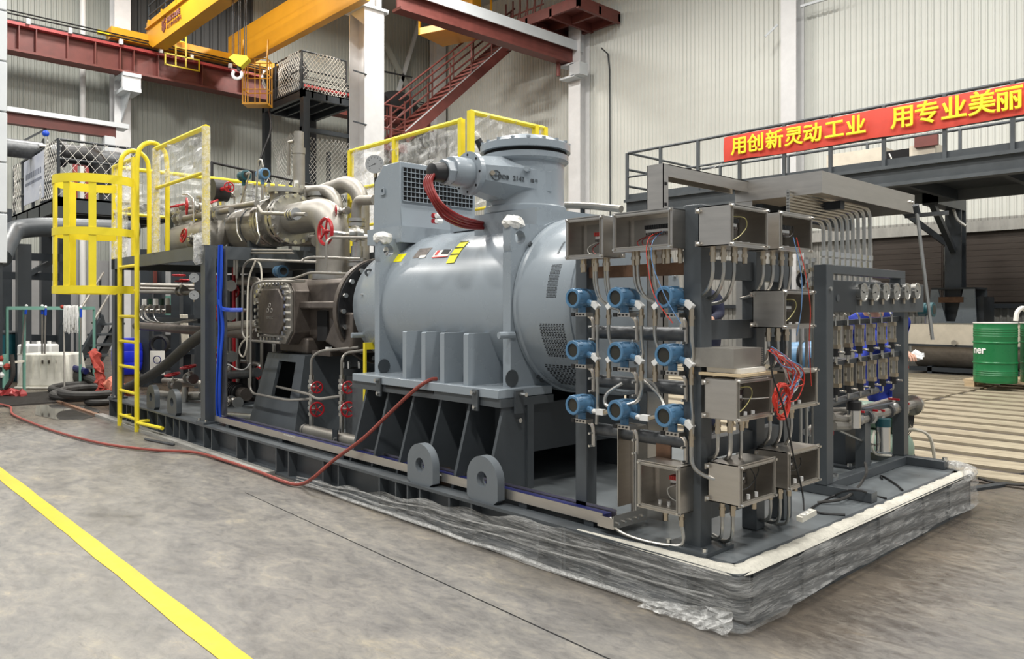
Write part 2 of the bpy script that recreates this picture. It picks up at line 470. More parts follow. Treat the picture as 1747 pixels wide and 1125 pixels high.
struct('floor_edge_rail', MB().bar(P(98,685,z=.012),P(178,712,z=.012),.05,.02), 'rust', fl)
m = MB(); pp = [P(x,y,z=.003) for x,y in ((62,692),(105,690),(150,693),(170,700),(168,710),(140,716),(95,716),(60,708))]
m.add(pp, [tuple(range(len(pp)))]); struct('puddle', m, 'water_dark', fl)
bed = struct('bed_plate', MB().box(-8.5, 4, 3.55, 13.2, .0, .012), 'rail_gap', fl)
for i in range(19):
    y = 3.62+i*.5
    for k, (xa, xb) in enumerate(((-8.4,-5.6),(-5.55,-2.2),(-2.15,.9),(.95,3.9))):
        struct('bed_rail', MB().box(xa+r_.uniform(0,.05), xb, y+r_.uniform(-.02,.02), y+.30+r_.uniform(-.02,.02), .012, .035), 'rail_light', bed)
struct('floor_cover_strip', MB().bar(P(1650,836,z=.01),P(1747,822,z=.01),.06,.02),'dark_steel',fl)
# ---------------- columns
def hcol(name, label, x, y, wf, dp, z0, z1, material, flip=False):
    t = thing(name, label, 'column', (x, y, z0))
    tf = .03
    if not flip:   # flanges face +-x
        MB().box(x+dp/2-tf, x+dp/2, y-wf/2, y+wf/2, z0, z1).build('flange', material, t)
        MB().box(x-dp/2, x-dp/2+tf, y-wf/2, y+wf/2, z0, z1).build('flange', material, t)
        MB().box(x-dp/2+tf, x+dp/2-tf, y-.015, y+.015, z0, z1).build('web', material, t)
    else:
        MB().box(x-wf/2, x+wf/2, y+dp/2-tf, y+dp/2, z0, z1).build('flange', material, t)
        MB().box(x-wf/2, x+wf/2, y-dp/2, y-dp/2+tf, z0, z1).build('flange', material, t)
        MB().box(x-.015, x+.015, y-dp/2+tf, y+dp/2-tf, z0, z1).build('web', material, t)
    return t
c = hcol('steel_column', 'tall white H-section column beside the dark netted tower', -16, 8.45, .60, .75, 0, 9.05, 'white_paint')
MB().box(-16.45, -15.55, 8.05, 8.85, 9.05, 9.12).build('cap_plate', 'white_grey', c)
for z in (4.2, 6.0, 7.3):
    MB().bar((-15.6, 8.2, z), (-15.6, 7.8, z+.03), .03, .03).build('cleat', 'dark_steel', c)
MB().prism([(-15.66,8.15,8.6),(-15.66,8.15,9.05),(-16.3,8.15,9.05)], (0,.03,0)).build('bracket', 'white_grey', c)
c = hcol('steel_column', 'white pillar on back wall carrying end of overhead red beam', -15.9, 16.70, .52, .5, 0, 13, 'white_paint', True)
MB().box(-15.75,-15.3,16.05,16.45,8.9,9.3).build('beam_seat', 'white_grey', c)
MB().box(-16.2,-15.55,16.05,16.45,8.86,8.92).build('beam_seat', 'white_grey', c)
MB().box(-16.2,-15.55,16.05,16.45,9.28,9.34).build('beam_seat', 'white_grey', c)
c = hcol('steel_column', 'white pillar on back wall right behind the red banner', -8.35, 16.74, .42, .46, 0, 13, 'white_paint', True)
MB().bar((-8.0,16.5,9.1),(-7.2,16.5,9.1),.06,.06).build('bracket_arm', 'white_grey', c)
MB().bar((-8.65,16.5,8.8),(-8.9,16.3,8.5),.05,.05).build('bracket_arm', 'white_grey', c)
c = hcol('steel_column', 'pale corner column of the hall behind the red stair', -23.55, 16.6, .45, .5, 0, 13, 'white_paint')
c = hcol('steel_column', 'white column on left wall carrying the crane runway', -23.45, 4.55, .45, .5, 0, 13, 'white_paint')
MB().box(-23.1,-22.3,4.3,4.8,7.55,7.65).build('corbel', 'white_grey', c); MB().box(-23.1,-22.3,4.3,4.8,7.98,8.08).build('corbel', 'white_grey', c)
MB().box(-22.9,-22.86,4.4,4.7,7.65,7.98).build('corbel_web', 'white_grey', c); MB().box(-22.45,-22.35,4.3,4.8,7.65,7.98).build('corbel_web', 'white_paint', c)
MB().prism([(-23.2,4.5,7.55),(-22.4,4.5,7.55),(-23.2,4.5,6.8)], (0,.04,0)).build('gusset', 'white_grey', c)
# white pipe down the left wall
t = thing('downpipe', 'white rainwater downpipe running down the left wall', 'pipe', (-23.8, 3.5, 0))
m = MB().cyl((-23.78,3.62,0),(-23.78,3.62,13),.085,12); m.build('pipe','white',t)
for z in (5.1,8.6,11): MB().box(-23.95,-23.68,3.5,3.74,z,z+.05).build('clamp','white_grey',t)
# white clad duct at the very left edge
t = thing('clad_duct', 'white panelled upright duct at the left edge of the hall', 'duct', (-11.6, -.75, 2.0))
for i in range(9):
    z = 1.9+i*.72; MB().box(-12.3,-11.38,-1.3,-.42,z,z+.70).build('panel','white_grey',t, bevel=.01)
MB().box(-12.25,-11.42,-1.25,-.47,0,1.9).build('base_frame','dark_steel',t)
MB().box(-12.2,-11.45,-1.2,-.5,1.9,8.3).build('core','dark_steel',t)
# ---------------- left wall: crane runway and platform beam
t = thing('crane_runway_beam', 'red-brown crane runway girder along the left wall', 'beam', (-22.6, 6, 8.08))
MB().box(-22.63,-22.57,-2,15.5,8.14,8.78).build('web','primer_red',t)
MB().box(-22.85,-22.35,-2,15.5,8.08,8.14).build('bottom_flange','primer_red',t)
MB().box(-22.85,-22.35,-2,15.5,8.78,8.86).build('top_flange','primer_bright',t)
MB().box(-22.65,-22.55,-2,15.5,8.86,8.97).build('rail','black',t)
for y in (-1,.1,1.1,1.75,2.15,2.9,3.6,4.25,4.62,5.3,6.6,7.9,9.2,10.5,11.8,13.1,14.4):
    MB().box(-22.57,-22.36,y-.012,y+.012,8.14,8.78).build('stiffener','primer_red',t)
for k,z in enumerate((9.02,9.10)): MB().tube([(-22.3,-2,z),(-22.3,15,z)],.02,6).build('conductor_bar','black',t)
for y in (1.9,2.9,4.2,5.3,6.2,7.4,8.5): MB().box(-22.36,-22.26,y,y+.09,8.84,8.98).build('rail_clip','white',t)
t = thing('wall_walkway_beam', 'white-topped red beam low on the left wall', 'beam', (-21.5, 2, 6.0))
MB().box(-21.75,-21.25,-2,4.15,6.22,6.34).build('deck','white_grey',t)
MB().box(-21.62,-21.38,-2,3.85,5.95,6.22).build('beam','primer_red',t)
MB().bar((-21.5,2.2,5.95),(-21.5,1.2,5.2),.05,.05).build('brace','dark_steel',t)
MB().box(-21.6,-21.3,3.55,3.8,5.4,5.95).build('hanger','white_grey',t)
# ---------------- bridge crane
t = thing('bridge_crane', 'orange-yellow overhead bridge crane with two box girders', 'crane', (-20, 6.5, 8.97))
def girder(ya, yb, z0, z1, x0, x1, taper):
    m = MB(); m.prism([(x0+taper,ya,z0),(x1,ya,z0),(x1,ya,z1),(x0,ya,z1),(x0,ya,z0+.45*(z1-z0))], (0,yb-ya,0)); return m
g1 = girder(5.0,5.38,8.84,9.46,-22.5,-9,.55).build('box_girder','crane_yellow',t)
g2 = girder(7.44,7.66,8.76,9.85,-22.45,-14.6,1.3).build('box_girder','crane_yellow',t)
MB().box(-22.4,-9,4.93,5.02,9.46,9.50).build('girder_lip','crane_yellow',t)
MB().box(-22.4,-9,4.97,5.30,9.50,9.66).build('girder_rib','crane_yellow',t)
for i in range(12): MB().box(-22.2+i*1.1,-22.14+i*1.1,4.93,4.97,9.50,9.68).build('girder_bracket','crane_yellow',t)
MB().box(-22.85,-22.35,4.0,9.9,9.0,9.32).build('end_carriage','crane_yellow',t)
MB().cyl((-22.6,3.7,9.15),(-22.6,4.0,9.15),.07,10).build('buffer','yellow',t)
for z in (9.85,10.15): MB().tube([(-22.3,5.0,z),(-9,5.0,z)],.025,6).build('handrail','dark_steel',t)
for i in range(10): MB().tube([(-22.3+i*1.4,5.0,9.66),(-22.3+i*1.4,5.0,10.15)],.02,6).build('handrail_post','dark_steel',t)
textm('EUROCRANE', .21, (-20.78,4.985,9.22), (1,0,0), (0,0,1), 'primer_red', 'lettering', t, .004, sx=.82, bev=.008)
textm('法兰泰克起重机', .13, (-20.78,4.985,9.06), (1,0,0), (0,0,1), 'primer_red', 'lettering', t, .004, sx=1.22)
m = MB()
def para(x0,z0,x1,z1,h): (m.prism([(-21.02+(x0+21.32)*.75,4.98,9.19+(z0-9.55)*.62),(-21.02+(x1+21.32)*.75,4.98,9.19+(z1-9.55)*.62),(-21.02+(x1+21.32)*.75,4.98,9.19+(z1+h-9.55)*.62),(-21.02+(x0+21.32)*.75,4.98,9.19+(z0+h-9.55)*.62)],(0,.03,0)))
para(-21.52,9.62,-21.32,9.52,.26); para(-21.32,9.70,-21.12,9.80,.16); para(-21.52,9.45,-21.32,9.28,.14); para(-21.32,9.28,-21.12,9.42,.28)
m.build('emblem','primer_red',t)
# maintenance ladder hanging under the carriage
q = MB()
for y in (5.75,6.05): q.bar((-22.25,y,8.55),(-22.25,y,9.5),.04,.04)
q.bar((-22.25,5.45,8.52),(-22.25,6.45,8.52),.04,.04); q.bar((-22.25,5.45,8.85),(-22.25,6.45,8.85),.04,.04)
for y in (5.45,6.45): q.bar((-22.25,y,8.5),(-22.25,y,8.87),.04,.04)
for z in (9.1,9.3,9.5): q.bar((-22.25,5.75,z),(-22.25,6.05,z),.03,.03)
q.build('access_frame','yellow',t)
# hook block with ropes
h0 = P(409,104,d=19.0)
t = thing('crane_hook', 'yellow hook block hanging on wire ropes by the crane', 'hook', h0)
m = MB()
RV = Vector((RX,RY,0)); FV = Vector((FX,FY,0))
m.prism([h0+RV*a_+Vector((0,0,b_))-FV*.1 for a_,b_ in ((-.24,.05),(-.12,.14),(.20,.10),(.25,.02),(.05,-.17),(-.02,-.14))], FV*.2)
m.build('block','yellow',t)
for a_ in (-.18,-.14,-.03,.01,.12,.16): MB().cyl(h0+RV*a_+Vector((0,0,.08)),h0+RV*a_+Vector((0,0,3.5)),.012,5).build('wire_rope','dark_steel',t)
MB().cyl(h0+RV*(-.02)+Vector((0,0,-.25)),h0+RV*(-.02)+Vector((0,0,-.12)),.05,8).build('hook_shank','black',t)
MB().torus(h0+RV*(-.06)+Vector((0,0,-.33)),FV,.11,.04,14,8,-.6,4.0).build('hook','white',t)
# crane inspection basket
def cage(name,label,px0,px1,py0,py1,dd,matn):
    a_=P(px0,py1,d=dd); b_=P(px1,py0,d=dd); zb,zt=a_.z,b_.z
    t=thing(name,label,'basket',((a_.x+b_.x)/2,(a_.y+b_.y)/2,zb))
    w_=(b_-a_); w_.z=0; dpt=FV*(w_.length*.6)
    cs=[Vector((a_.x,a_.y,0)),Vector((b_.x,b_.y,0)),Vector((b_.x,b_.y,0))+dpt,Vector((a_.x,a_.y,0))+dpt]
    m=MB(); m.prism([c+Vector((0,0,zb)) for c in cs],(0,0,.06)); m.build('floor_plate',matn,t)
    for k in range(4):
        c,d_=cs[k],cs[(k+1)%4]
        MB().cyl(c+Vector((0,0,zb)),c+Vector((0,0,zt)),.022,6).build('post',matn,t)
        for f in (.33,.66,1): MB().cyl(c+Vector((0,0,zb+(zt-zb)*f)),d_+Vector((0,0,zb+(zt-zb)*f)),.016,6).build('rail',matn,t)
        MB().cyl((c+d_)/2+Vector((0,0,zb)),(c+d_)/2+Vector((0,0,zt)),.016,6).build('post',matn,t)
        MB().cyl((c+d_)/2+Vector((0,0,zb)),(c+d_)/2+Vector((0,0,zb+.66*(zt-zb))),.014,6).build('brace',matn,t)
    for c in cs[:2]: MB().cyl(c+Vector((0,0,zt)),c+dpt*.2+Vector((0,0,8.9)),.025,6).build('hanger',matn,t)
    return t
cage('crane_basket','orange-yellow inspection basket hanging under the second crane girder',414,456,100,178,21.9,'crane_yellow')
# driver cabin box upper centre
t = thing('crane_cabin', 'yellow crane platform seen from below behind the overhead beam', 'crane platform', P(760,78,d=25))
a_=P(716,60,d=25.5); b_=P(800,62,d=24.6)
zz=a_.z
A=Vector((a_.x,a_.y,0)); B=Vector((b_.x,b_.y,0)); D=Vector((-.35,1.25,0))
m=MB(); m.prism([c+Vector((0,0,zz)) for c in (A,B,B+D,A+D)],(0,0,.08)); m.build('floor_plate','crane_yellow',t)
for c,d_ in ((A,B),(B,B+D),(B+D,A+D),(A+D,A)):
    MB().bar(c+Vector((0,0,zz+.12)),d_+Vector((0,0,zz+.12)),.05,.22).build('edge_beam','crane_yellow',t)
for c in (A,B+D,A+D): MB().bar(c+Vector((0,0,zz)),c+Vector((0,0,zz+1.5)),.06,.06).build('post','crane_yellow',t)
MB().bar(A+Vector((0,0,zz+.62)),B+Vector((0,0,zz+.62)),.04,.04).build('rail','crane_yellow',t)
MB().obox((A+B)/2+D*.7+Vector((0,0,zz+.75)),1.3,.5,1.2,(B-A).normalized(),D.normalized()).build('cabin_box','crane_yellow',t)
MB().obox(A+(B-A)*.25+Vector((0,0,zz+.62)),.22,.2,.3,(B-A).normalized(),D.normalized()).build('floodlight','dark_steel',t)
# ---------------- overhead beam along the hall to the back wall pillar
t = thing('overhead_beam', 'red-brown overhead beam with white top flange ending at the back pillar', 'beam', (-16,14,9.35))
MB().box(-16.2,-15.8,9.4,16.75,10.02,10.12).build('top_flange','white_grey',t)
MB().box(-15.80,-15.76,9.4,16.75,9.84,10.16).build('side_cover','white_grey',t)
MB().box(-16.03,-15.97,9.4,16.75,9.46,10.02).build('web','primer_red',t)
MB().box(-16.2,-15.8,9.4,16.75,9.38,9.46).build('bottom_flange','primer_red',t)
MB().cyl((-16.1,15.9,8.95),(-16.1,15.9,9.4),.07,8).build('tie_rod','primer_red',t)
t = thing('short_beam', 'pale beam end resting on top of the tall white column', 'beam', (-16,7.5,9.12))
MB().box(-16.2,-15.8,7.72,9.0,9.12,9.22).build('flange','white_grey',t)
MB().box(-16.03,-15.97,7.72,8.9,9.22,9.75).build('web','white_grey',t)
MB().box(-16.1,-15.9,8.7,8.8,9.22,10.0).build('end_plate','white_paint',t)
# ---------------- red stair and upper landing
t = thing('steel_stair', 'red-brown steel stair climbing the left wall to the high landing', 'stair', (-18.3,11,6.2))
S0, S1 = Vector((-17.9,11.0,6.45)), Vector((-17.9,15.6,10.5))
dst = (S1-S0).normalized(); off = Vector((-.95,0,0))
for k in (0,1): MB().bar(S0+off*k,S1+off*k,.06,.34,up=(0,-.66,.75)).build('stringer','primer_red',t)
nst=17
for i in range(nst):
    c_=S0+(S1-S0)*((i+.5)/nst)+Vector((0,0,.1)); MB().box(c_.x-.95,c_.x,c_.y-.14,c_.y+.14,c_.z-.02,c_.z+.03).build('tread','primer_red',t)
MB().bar(S0+Vector((.035,0,.20)),S1+Vector((.035,0,.20)),.02,.03).build('stringer_edge','white_grey',t)
for k in (0,1):
    for hh in (.62,1.12): MB().tube([S0+off*k+Vector((0,-.2,hh)),S1+off*k+Vector((0,0,hh))],.032,6).build('handrail','primer_red',t)
    for i in range(6):
        c_=S0+(S1-S0)*(i/5.2)+off*k; MB().cyl(c_,c_+Vector((0,0,1.12)),.028,6).build('baluster','primer_red',t)
# bottom landing
lz=6.25
MB().box(-18.9,-17.9,9.9,11.1,lz-.25,lz).build('landing','primer_red',t)
for (a_,b_) in (((-17.9,9.95),(-17.9,11.0)),((-18.9,9.95),(-17.9,9.95))):
    for hh in (.5,.85,1.2): MB().tube([(a_[0],a_[1],lz+hh-.1),(b_[0],b_[1],lz+hh-.1)],.03,6).build('landing_rail','primer_red',t)
    MB().tube([(a_[0],a_[1],lz),(b_[0],b_[1],lz+1.05)],.022,6).build('landing_brace','primer_red',t)
for x,y in ((-17.9,9.95),(-17.9,10.5),(-18.9,9.95)): MB().cyl((x,y,lz-.6),(x,y,lz+1.1),.045,8).build('landing_post','primer_red',t)
MB().box(-18.2,-17.85,9.8,10.15,5.3,6.0).build('landing_bracket','primer_red',t)
t = thing('upper_landing', 'dark red-brown steel landing high on the back wall', 'landing', (-17,16,10.6))
MB().box(-17.6,-14.3,14.9,16.9,10.75,10.83).build('deck','primer_red',t)
for y in (14.95,15.9,16.85): MB().box(-17.6,-14.3,y-.05,y+.05,10.5,10.75).build('joist','primer_red',t)
for x in (-17.5,-16.6,-15.5,-14.35): MB().box(x-.05,x+.05,14.9,16.9,10.45,10.75).build('joist','primer_red',t)
MB().box(-17.9,-16.2,15.2,16.6,10.15,10.25).build('lower_deck','primer_red',t)
MB().box(-17.9,-16.2,15.15,15.25,10.05,10.4).build('edge_beam','primer_red',t); MB().box(-16.25,-16.15,15.2,16.6,10.05,10.4).build('edge_beam','primer_red',t)
for i in range(5):
    MB().cyl((-17.8+i*.35,15.1,10.3),(-17.8+i*.35,15.1,11.6),.03,6).build('baluster','primer_red',t)
    MB().cyl((-17.8+i*.35,15.1,10.3),(-17.45+i*.35,15.1,11.3),.02,6).build('lattice','primer_red',t)
for z in (10.7,11.1): MB().cyl((-18,15.1,z),(-16,15.1,z),.025,6).build('rail','primer_red',t)
# cross bracing on the left wall
t = thing('wall_brace', 'pale X bracing on the left wall beside the white column', 'brace', (-23.7,13,5))
MB().bar(P(668,195,x=-23.75),P(722,15,x=-23.75),.14,.1,up=(1,0,0)).build('diagonal','white_grey',t)
MB().bar(P(655,70,x=-23.75),P(728,215,x=-23.75),.22,.1,up=(1,0,0)).build('diagonal','wall_left',t)
t = thing('wall_duct', 'black ribbed duct elbow low beside the red landing', 'duct', P(690,200,x=-22))
MB().tube([P(655,180,x=-21.5),P(680,172,x=-21.5),P(704,200,x=-21.5),P(708,250,x=-21.5)],.42,16,bend=1.2,seg=10).build('elbow','black',t)
MB().tube([P(655,122,x=-21),P(703,132,x=-21),P(703,200,x=-21)],.035,6).build('conduit','black',t)
one('cable_conduit',MB().tube([P(1026,82,y=16.4),P(1037,92,y=16.9),P(1040,120,y=16.93),P(1041,400,y=16.93)],.025,6),'dark_steel','thin grey cable running down the back wall beside pillar','cable')
# ================================================================ CATWALK, BANNER, RIGHT BACKGROUND
YC = 11.3
t = thing('catwalk', 'grey steel catwalk with railings along the back wall', 'catwalk', (-4,12.7,2.6))
MB().box(-9.55,3.0,YC-.04,YC+.04,3.42,3.68).build('edge_beam','skid_grey',t)
MB().box(-9.55,3.0,YC-.14,YC+.10,3.36,3.42).build('edge_flange','skid_grey',t)
MB().box(-9.55,3.0,YC-.14,YC+.10,3.66,3.72).build('edge_flange','skid_grey',t)
MB().box(-9.55,3.0,YC+2.9,YC+3.0,3.40,3.70).build('edge_beam','skid_grey',t)
MB().box(-9.55,-9.45,YC,YC+3.0,3.40,3.70).build('end_beam','skid_grey',t)
MB().box(-9.5,3.0,YC+.05,YC+2.95,3.60,3.66).build('deck','dark_steel',t)
for i in range(8): MB().box(-8.2+i*1.5,-8.1+i*1.5,YC+.05,YC+2.9,3.40,3.60).build('joist','dark_steel',t)
MB().box(-9.55,3.0,YC+.031,YC+.045,3.72,3.86).build('toe_board','skid_grey',t)
zt = 4.80
MB().tube([(-9.52,YC,zt),(3,YC,zt)],.03,8).build('top_rail','skid_grey',t)
MB().tube([(-9.52,YC,zt-.55),(3,YC,zt-.55)],.022,8).build('mid_rail','skid_grey',t)
for hh in (0,.38,.76): MB().tube([(-9.52,YC,zt-hh),(-9.52,YC+2.9,zt-hh)],.028,8).build('end_rail','skid_grey',t)
for px in (1070,1127,1191,1262,1338,1417,1508,1612,1728): 
    c_=P(px,300,y=YC); MB().box(c_.x-.03,c_.x+.03,YC-.03,YC+.03,3.68,zt).build('post','skid_grey',t)
for y in (YC+1.2,YC+2.4): MB().box(-9.55,-9.49,y,y+.06,3.68,zt).build('post','skid_grey',t)
MB().tube([(-9.5,YC+2.95,zt),(3,YC+2.95,zt)],.03,8).build('top_rail','skid_grey',t)
for i in range(7): MB().box(-9+i*1.8,-8.95+i*1.8,YC+2.92,YC+2.98,3.68,zt).build('post','skid_grey',t)
for px in (1630,):
    c_=P(px,400,y=YC+4.4); x=c_.x
    MB().box(x-.16,x+.16,YC+4.25,YC+4.29,0,3.36).build('leg','dark_steel',t); MB().box(x-.16,x+.16,YC+4.53,YC+4.57,0,3.36).build('leg','dark_steel',t)
    MB().box(x-.02,x+.02,YC+4.29,YC+4.53,0,3.36).build('leg_web','dark_steel',t)
    MB().bar((x,YC+4.4,2.5),(x-.9,YC+3.9,3.40),.11,.11).build('knee_brace','dark_steel',t)
    MB().bar((x,YC+4.4,2.4),(x,YC+3.0,3.40),.11,.11).build('knee_brace','dark_steel',t); MB().box(x-.15,x+.15,YC+2.9,YC+4.6,3.36,3.62).build('bracket_beam','dark_steel',t)
MB().tube([P(1612,335,y=YC+4.1),P(1625,350,y=YC+4.1),P(1632,375,y=YC+4.1),P(1648,386,y=YC+4.1)],.03,6,bend=.3).build('conduit','wall_lower',t)
x=-9.3
MB().box(x-.12,x+.12,YC+.1,YC+.4,0,3.36).build('leg','dark_steel',t)
# banner
t = thing('banner', 'long red cloth banner with yellow Chinese lettering on the catwalk railing', 'banner', (-4,YC-.06,4.2))
def bz(x): return 4.745+ .012*math.sin(x*1.7)
n=140; va=[]; vb=[]; vc=[]
for i in range(n+1):
    x=-7.02+i*(9.0/n); yo=YC-.06+.016*math.sin(x*5.1)+.008*math.sin(x*13)
    va.append((x,yo,4.745)); vc.append((x,yo-.02,4.50)); vb.append((x,yo-.008,4.235+.012*math.sin(x*2.6)))
m=MB(); k=n+1
m.add(va+vc+vb,[(i,i+1,k+i+1,k+i) for i in range(n)]+[(k+i,k+i+1,2*k+i+1,2*k+i) for i in range(n)])
m.build('cloth','banner_red',t,smooth=80)
chars='用创新灵动工业'; pxs=[1262,1290,1322,1355,1387,1424,1461]
def charat(ch,px,sz):
    c_=P(px,250,y=YC-.1)
    textm(ch,sz,(c_.x,YC-.125,4.375),(1,0,0),(0,0,1),'banner_yellow','character',t,.002,'CENTER',bev=.010)
for ch,px in zip(chars,pxs): charat(ch,px,.37)
for ch,px in zip('用专业美丽',(1541,1582,1628,1676,1722)): charat(ch,px,.40)
charat('世',1790,.40)
one('tie_cord',MB().tube([P(1231,279,y=YC-.06),P(1209,291,y=YC-.02)],.006,5),'white','thin white cord tying the lower banner corner to the railing','cord')
# cabinet standing on the catwalk behind the banner
t = thing('wall_cabinet','beige metal cabinet on the catwalk behind the banner','cabinet',P(1460,285,y=13.6))
a_=P(1410,288,y=13.6); b_=P(1508,272,y=13.6)
MB().box(a_.x,b_.x,13.6,14.15,3.67,4.55).build('body','tank_cream',t)
b2=P(1563,270,y=13.6)
MB().box(b_.x+.02,b2.x-.12,13.62,14.15,3.67,4.45).build('recess','void',t)
MB().box(b2.x-.12,b2.x+.35,13.58,14.15,3.67,4.48).build('side_box','tank_cream',t)
MB().box(b2.x+.0,b2.x+.42,13.5,13.58,4.42,4.62).build('hood','primer_red',t)
MB().tube([P(1517,262,y=13.5),P(1522,272,y=13.5),P(1519,282,y=13.5),P(1530,290,y=13.5)],.015,5,bend=.1).build('loose_wire','paper',t)
# ---------------- tank, grey stand, drums
t = thing('storage_tank','long bare steel trough with cream lid behind the green drums','tank',(-2.6,13.6,0))
xa=P(1549,600,y=13.3).x
MB().box(xa,1.5,13.3,15.0,.55,.95).build('lid','tank_cream',t)
m=MB(); prof=[]
cy,cz,R=14.1,.62,.62
pts=[]
for i in range(17):
    a=PI*i/16; pts.append((cy-R*1.25*math.cos(a),cz-R*.95*math.sin(a)))
m.prism([(xa+.05,p[0],p[1]-.02) for p in pts],(1.5-xa-.05,0,0)); m.build('shell','tank_steel',t)
MB().box(xa,1.5,13.28,13.31,.53,.57).build('rim','dark_steel',t)
MB().box(xa-.03,1.5,13.45,13.6,.04,.12).build('skid_rail','dark_steel',t); MB().box(xa-.03,1.5,14.6,14.75,.04,.12).build('skid_rail','dark_steel',t)
for x in (xa+.3,xa+1.6,.5): MB().box(x,x+.08,13.45,14.7,0,.14).build('cradle','dark_steel',t)
c_=P(1629,585,y=13.28); MB().cyl(c_,c_-Vector((0,.06,0)),.05,10).build('plug','bolt_steel',t)
t = thing('grey_bearing_stand','grey steel stand with V cut-out behind the trough','stand',(-3.8,15.6,0))
def standplate(y):
    xa,xb=P(1588,490,y=15.3).x,P(1662,490,y=15.3).x; w_=xb-xa
    o=[(xa,1.66),(xa+.14,1.66),(xa+.30,.98),(xb-.36,.98),(xb-.2,1.66),(xb,1.66),(xb+.10,.0),(xa-.14,.0)]
    return MB().prism([(x,y,z) for x,z in o],(0,.06,0))
standplate(15.3).build('side_plate','motor_grey',t); standplate(16.1).build('side_plate','skid_grey',t)
xa,xb=P(1588,490,y=15.3).x,P(1662,490,y=15.3).x
MB().box(xa,xb,15.3,16.16,1.66,1.70).build('top_bar','dark_steel',t)
MB().box(xa+.16,xb-.2,15.28,15.34,1.38,1.50).build('cross_bar','rust',t)
MB().box(xb-.05,xb+.15,15.4,16.1,.0,1.5).build('end_plate','dark_steel',t)
def drum(px,lab,dd,writing):
    c_=P(px,668,d=dd); cx,cy=c_.x,c_.y; R=.285; zb=.145; Hh=.92
    t=thing('oil_drum',lab,'drum',(cx,cy,zb),'green drums on the pallet')
    pr=[(R-.008,0),(R,.012),(R,.05)]
    for k in range(3): pr+=[(R,.10+k*.03),(R+.006,.115+k*.03),(R,.13+k*.03)]
    for zc in (.30,.60): pr+=[(R,zc-.015),(R+.010,zc-.006),(R+.010,zc+.006),(R,zc+.015)]
    for k in range(4): pr+=[(R,.68+k*.035),(R+.006,.695+k*.035),(R,.71+k*.035)]
    pr+=[(R,.88),(R+.006,.885)]
    MB().lathe((cx,cy,zb),(0,0,1),pr,40).build('shell','green_drum',t)
    MB().lathe((cx,cy,zb),(0,0,1),[(R+.006,.885),(R+.008,.90),(R-.012,.90),(R-.018,.885)],40,close=True).build('rim','plastic_bright',t)
    MB().cyl((cx,cy,zb+.875),(cx,cy,zb+.885),R-.015,32).build('lid','green_drum',t)
    if writing:
        # lettering wraps round the drum
        me=None
        vd=(Vector((CAMX,CAMY,0))-Vector((cx,cy,0))).normalized(); base=math.atan2(vd.y,vd.x)
        o=textm('ner',.16,(0,0,0),(1,0,0),(0,0,1),'white','lettering',t,.001,bev=.004)
        loc=WLOC[o.name]
        for v in o.data.vertices:
            w_=v.co+loc; an=base-1.20+w_.x/R
            v.co=Vector((cx+(R+.007+.5*w_.y)*math.cos(an),cy+(R+.007+.5*w_.y)*math.sin(an),zb+.44+w_.z))
        o.location=-WLOC[t.name]; o.data.update()
    return t
t=thing('pallet','wooden pallet carrying the green drums','pallet',P(1715,667,z=0))
pc=P(1722,667,z=0)
ax=Vector((1,0,0)); ay=Vector((0,1,0))
px0,py0=P(1626,655,z=.1).x+.0,P(1700,664,z=0).y-.25
for k in range(6): MB().box(px0,px0+2.2,py0+k*.21,py0+k*.21+.17,.115,.143).build('deck_board','wood',t)
for i in range(3):
    for j in range(3): MB().box(px0+.02+i*1.0,px0+.16+i*1.0,py0+j*.48,py0+j*.48+.12,.022,.09).build('block','wood',t)
for i in range(3): MB().box(px0+.02+i*1.0,px0+.16+i*1.0,py0,py0+1.2,.09,.115).build('stringer','wood',t)
for j in range(3): MB().box(px0,px0+2.2,py0+j*.48,py0+j*.48+.12,0,.022).build('bottom_board','wood',t)
drum(1698,'green drum with white lettering on the wooden pallet',11.6,True)
drum(1779,'green drum cut off by the right edge of the picture',11.6,False)
one('rag',MB().tube([P(1733,548,d=11.6),P(1735,532,d=11.6),P(1745,524,d=11.6),P(1752,532,d=11.6)],.035,7,bend=.1),'paper','white crumpled rag lying on top of the green drums','rag')
# ================================================================ SKID BASE
SL, SW, SH = 8.14, 2.78, .22
sk = thing('skid_base','dark grey welded steel skid frame under the compressor package','skid',(-4,1.4,0))
MB().box(-SL,0,.10,SW-.10,SH-.012,SH).build('deck_plate','deck_grey',sk)
for ya,yb in ((0,.12),(SW-.12,SW)):
    MB().box(-SL,0,ya,yb,SH-.016,SH+.001).build('top_flange','skid_grey',sk)
    MB().box(-SL,0,ya,yb,0,.016).build('bottom_flange','skid_grey',sk)
MB().box(-SL,0,.07,.08,.016,SH-.016).build('web','skid_grey',sk)
MB().box(-SL,0,SW-.08,SW-.07,.016,SH-.016).build('web','skid_grey',sk)
MB().box(-.012,0,.1,SW-.1,.016,SH-.012).build('end_plate','skid_grey',sk); MB().box(-SL,-SL+.012,.1,SW-.1,.016,SH-.012).build('end_plate','skid_grey',sk)
MB().box(-.1,0,.05,SW-.05,0,.016).build('bottom_flange','skid_grey',sk)
MB().box(-.1,0,.05,SW-.05,SH-.016,SH+.001).build('top_flange','skid_grey',sk)
for px in (186,203,215,224,238,251,268,282,295,305,320,347,360,403,421,470,491,550,576,646,674,694,715,765,803,916,962):
    c_=P(px,790,y=0); MB().box(c_.x-.007,c_.x+.007,.004,.07,.016,SH-.016).build('stiffener','skid_grey',sk)
for x in (-.95,-.72,-.25): MB().box(x-.007,x+.007,.004,.07,.016,SH-.016).build('stiffener','skid_grey',sk)
for y in (.5,.8,1.3,1.9,2.3): MB().box(-.0,.012,y-.007,y+.007,.016,SH-.016).build('stiffener','skid_grey',sk)
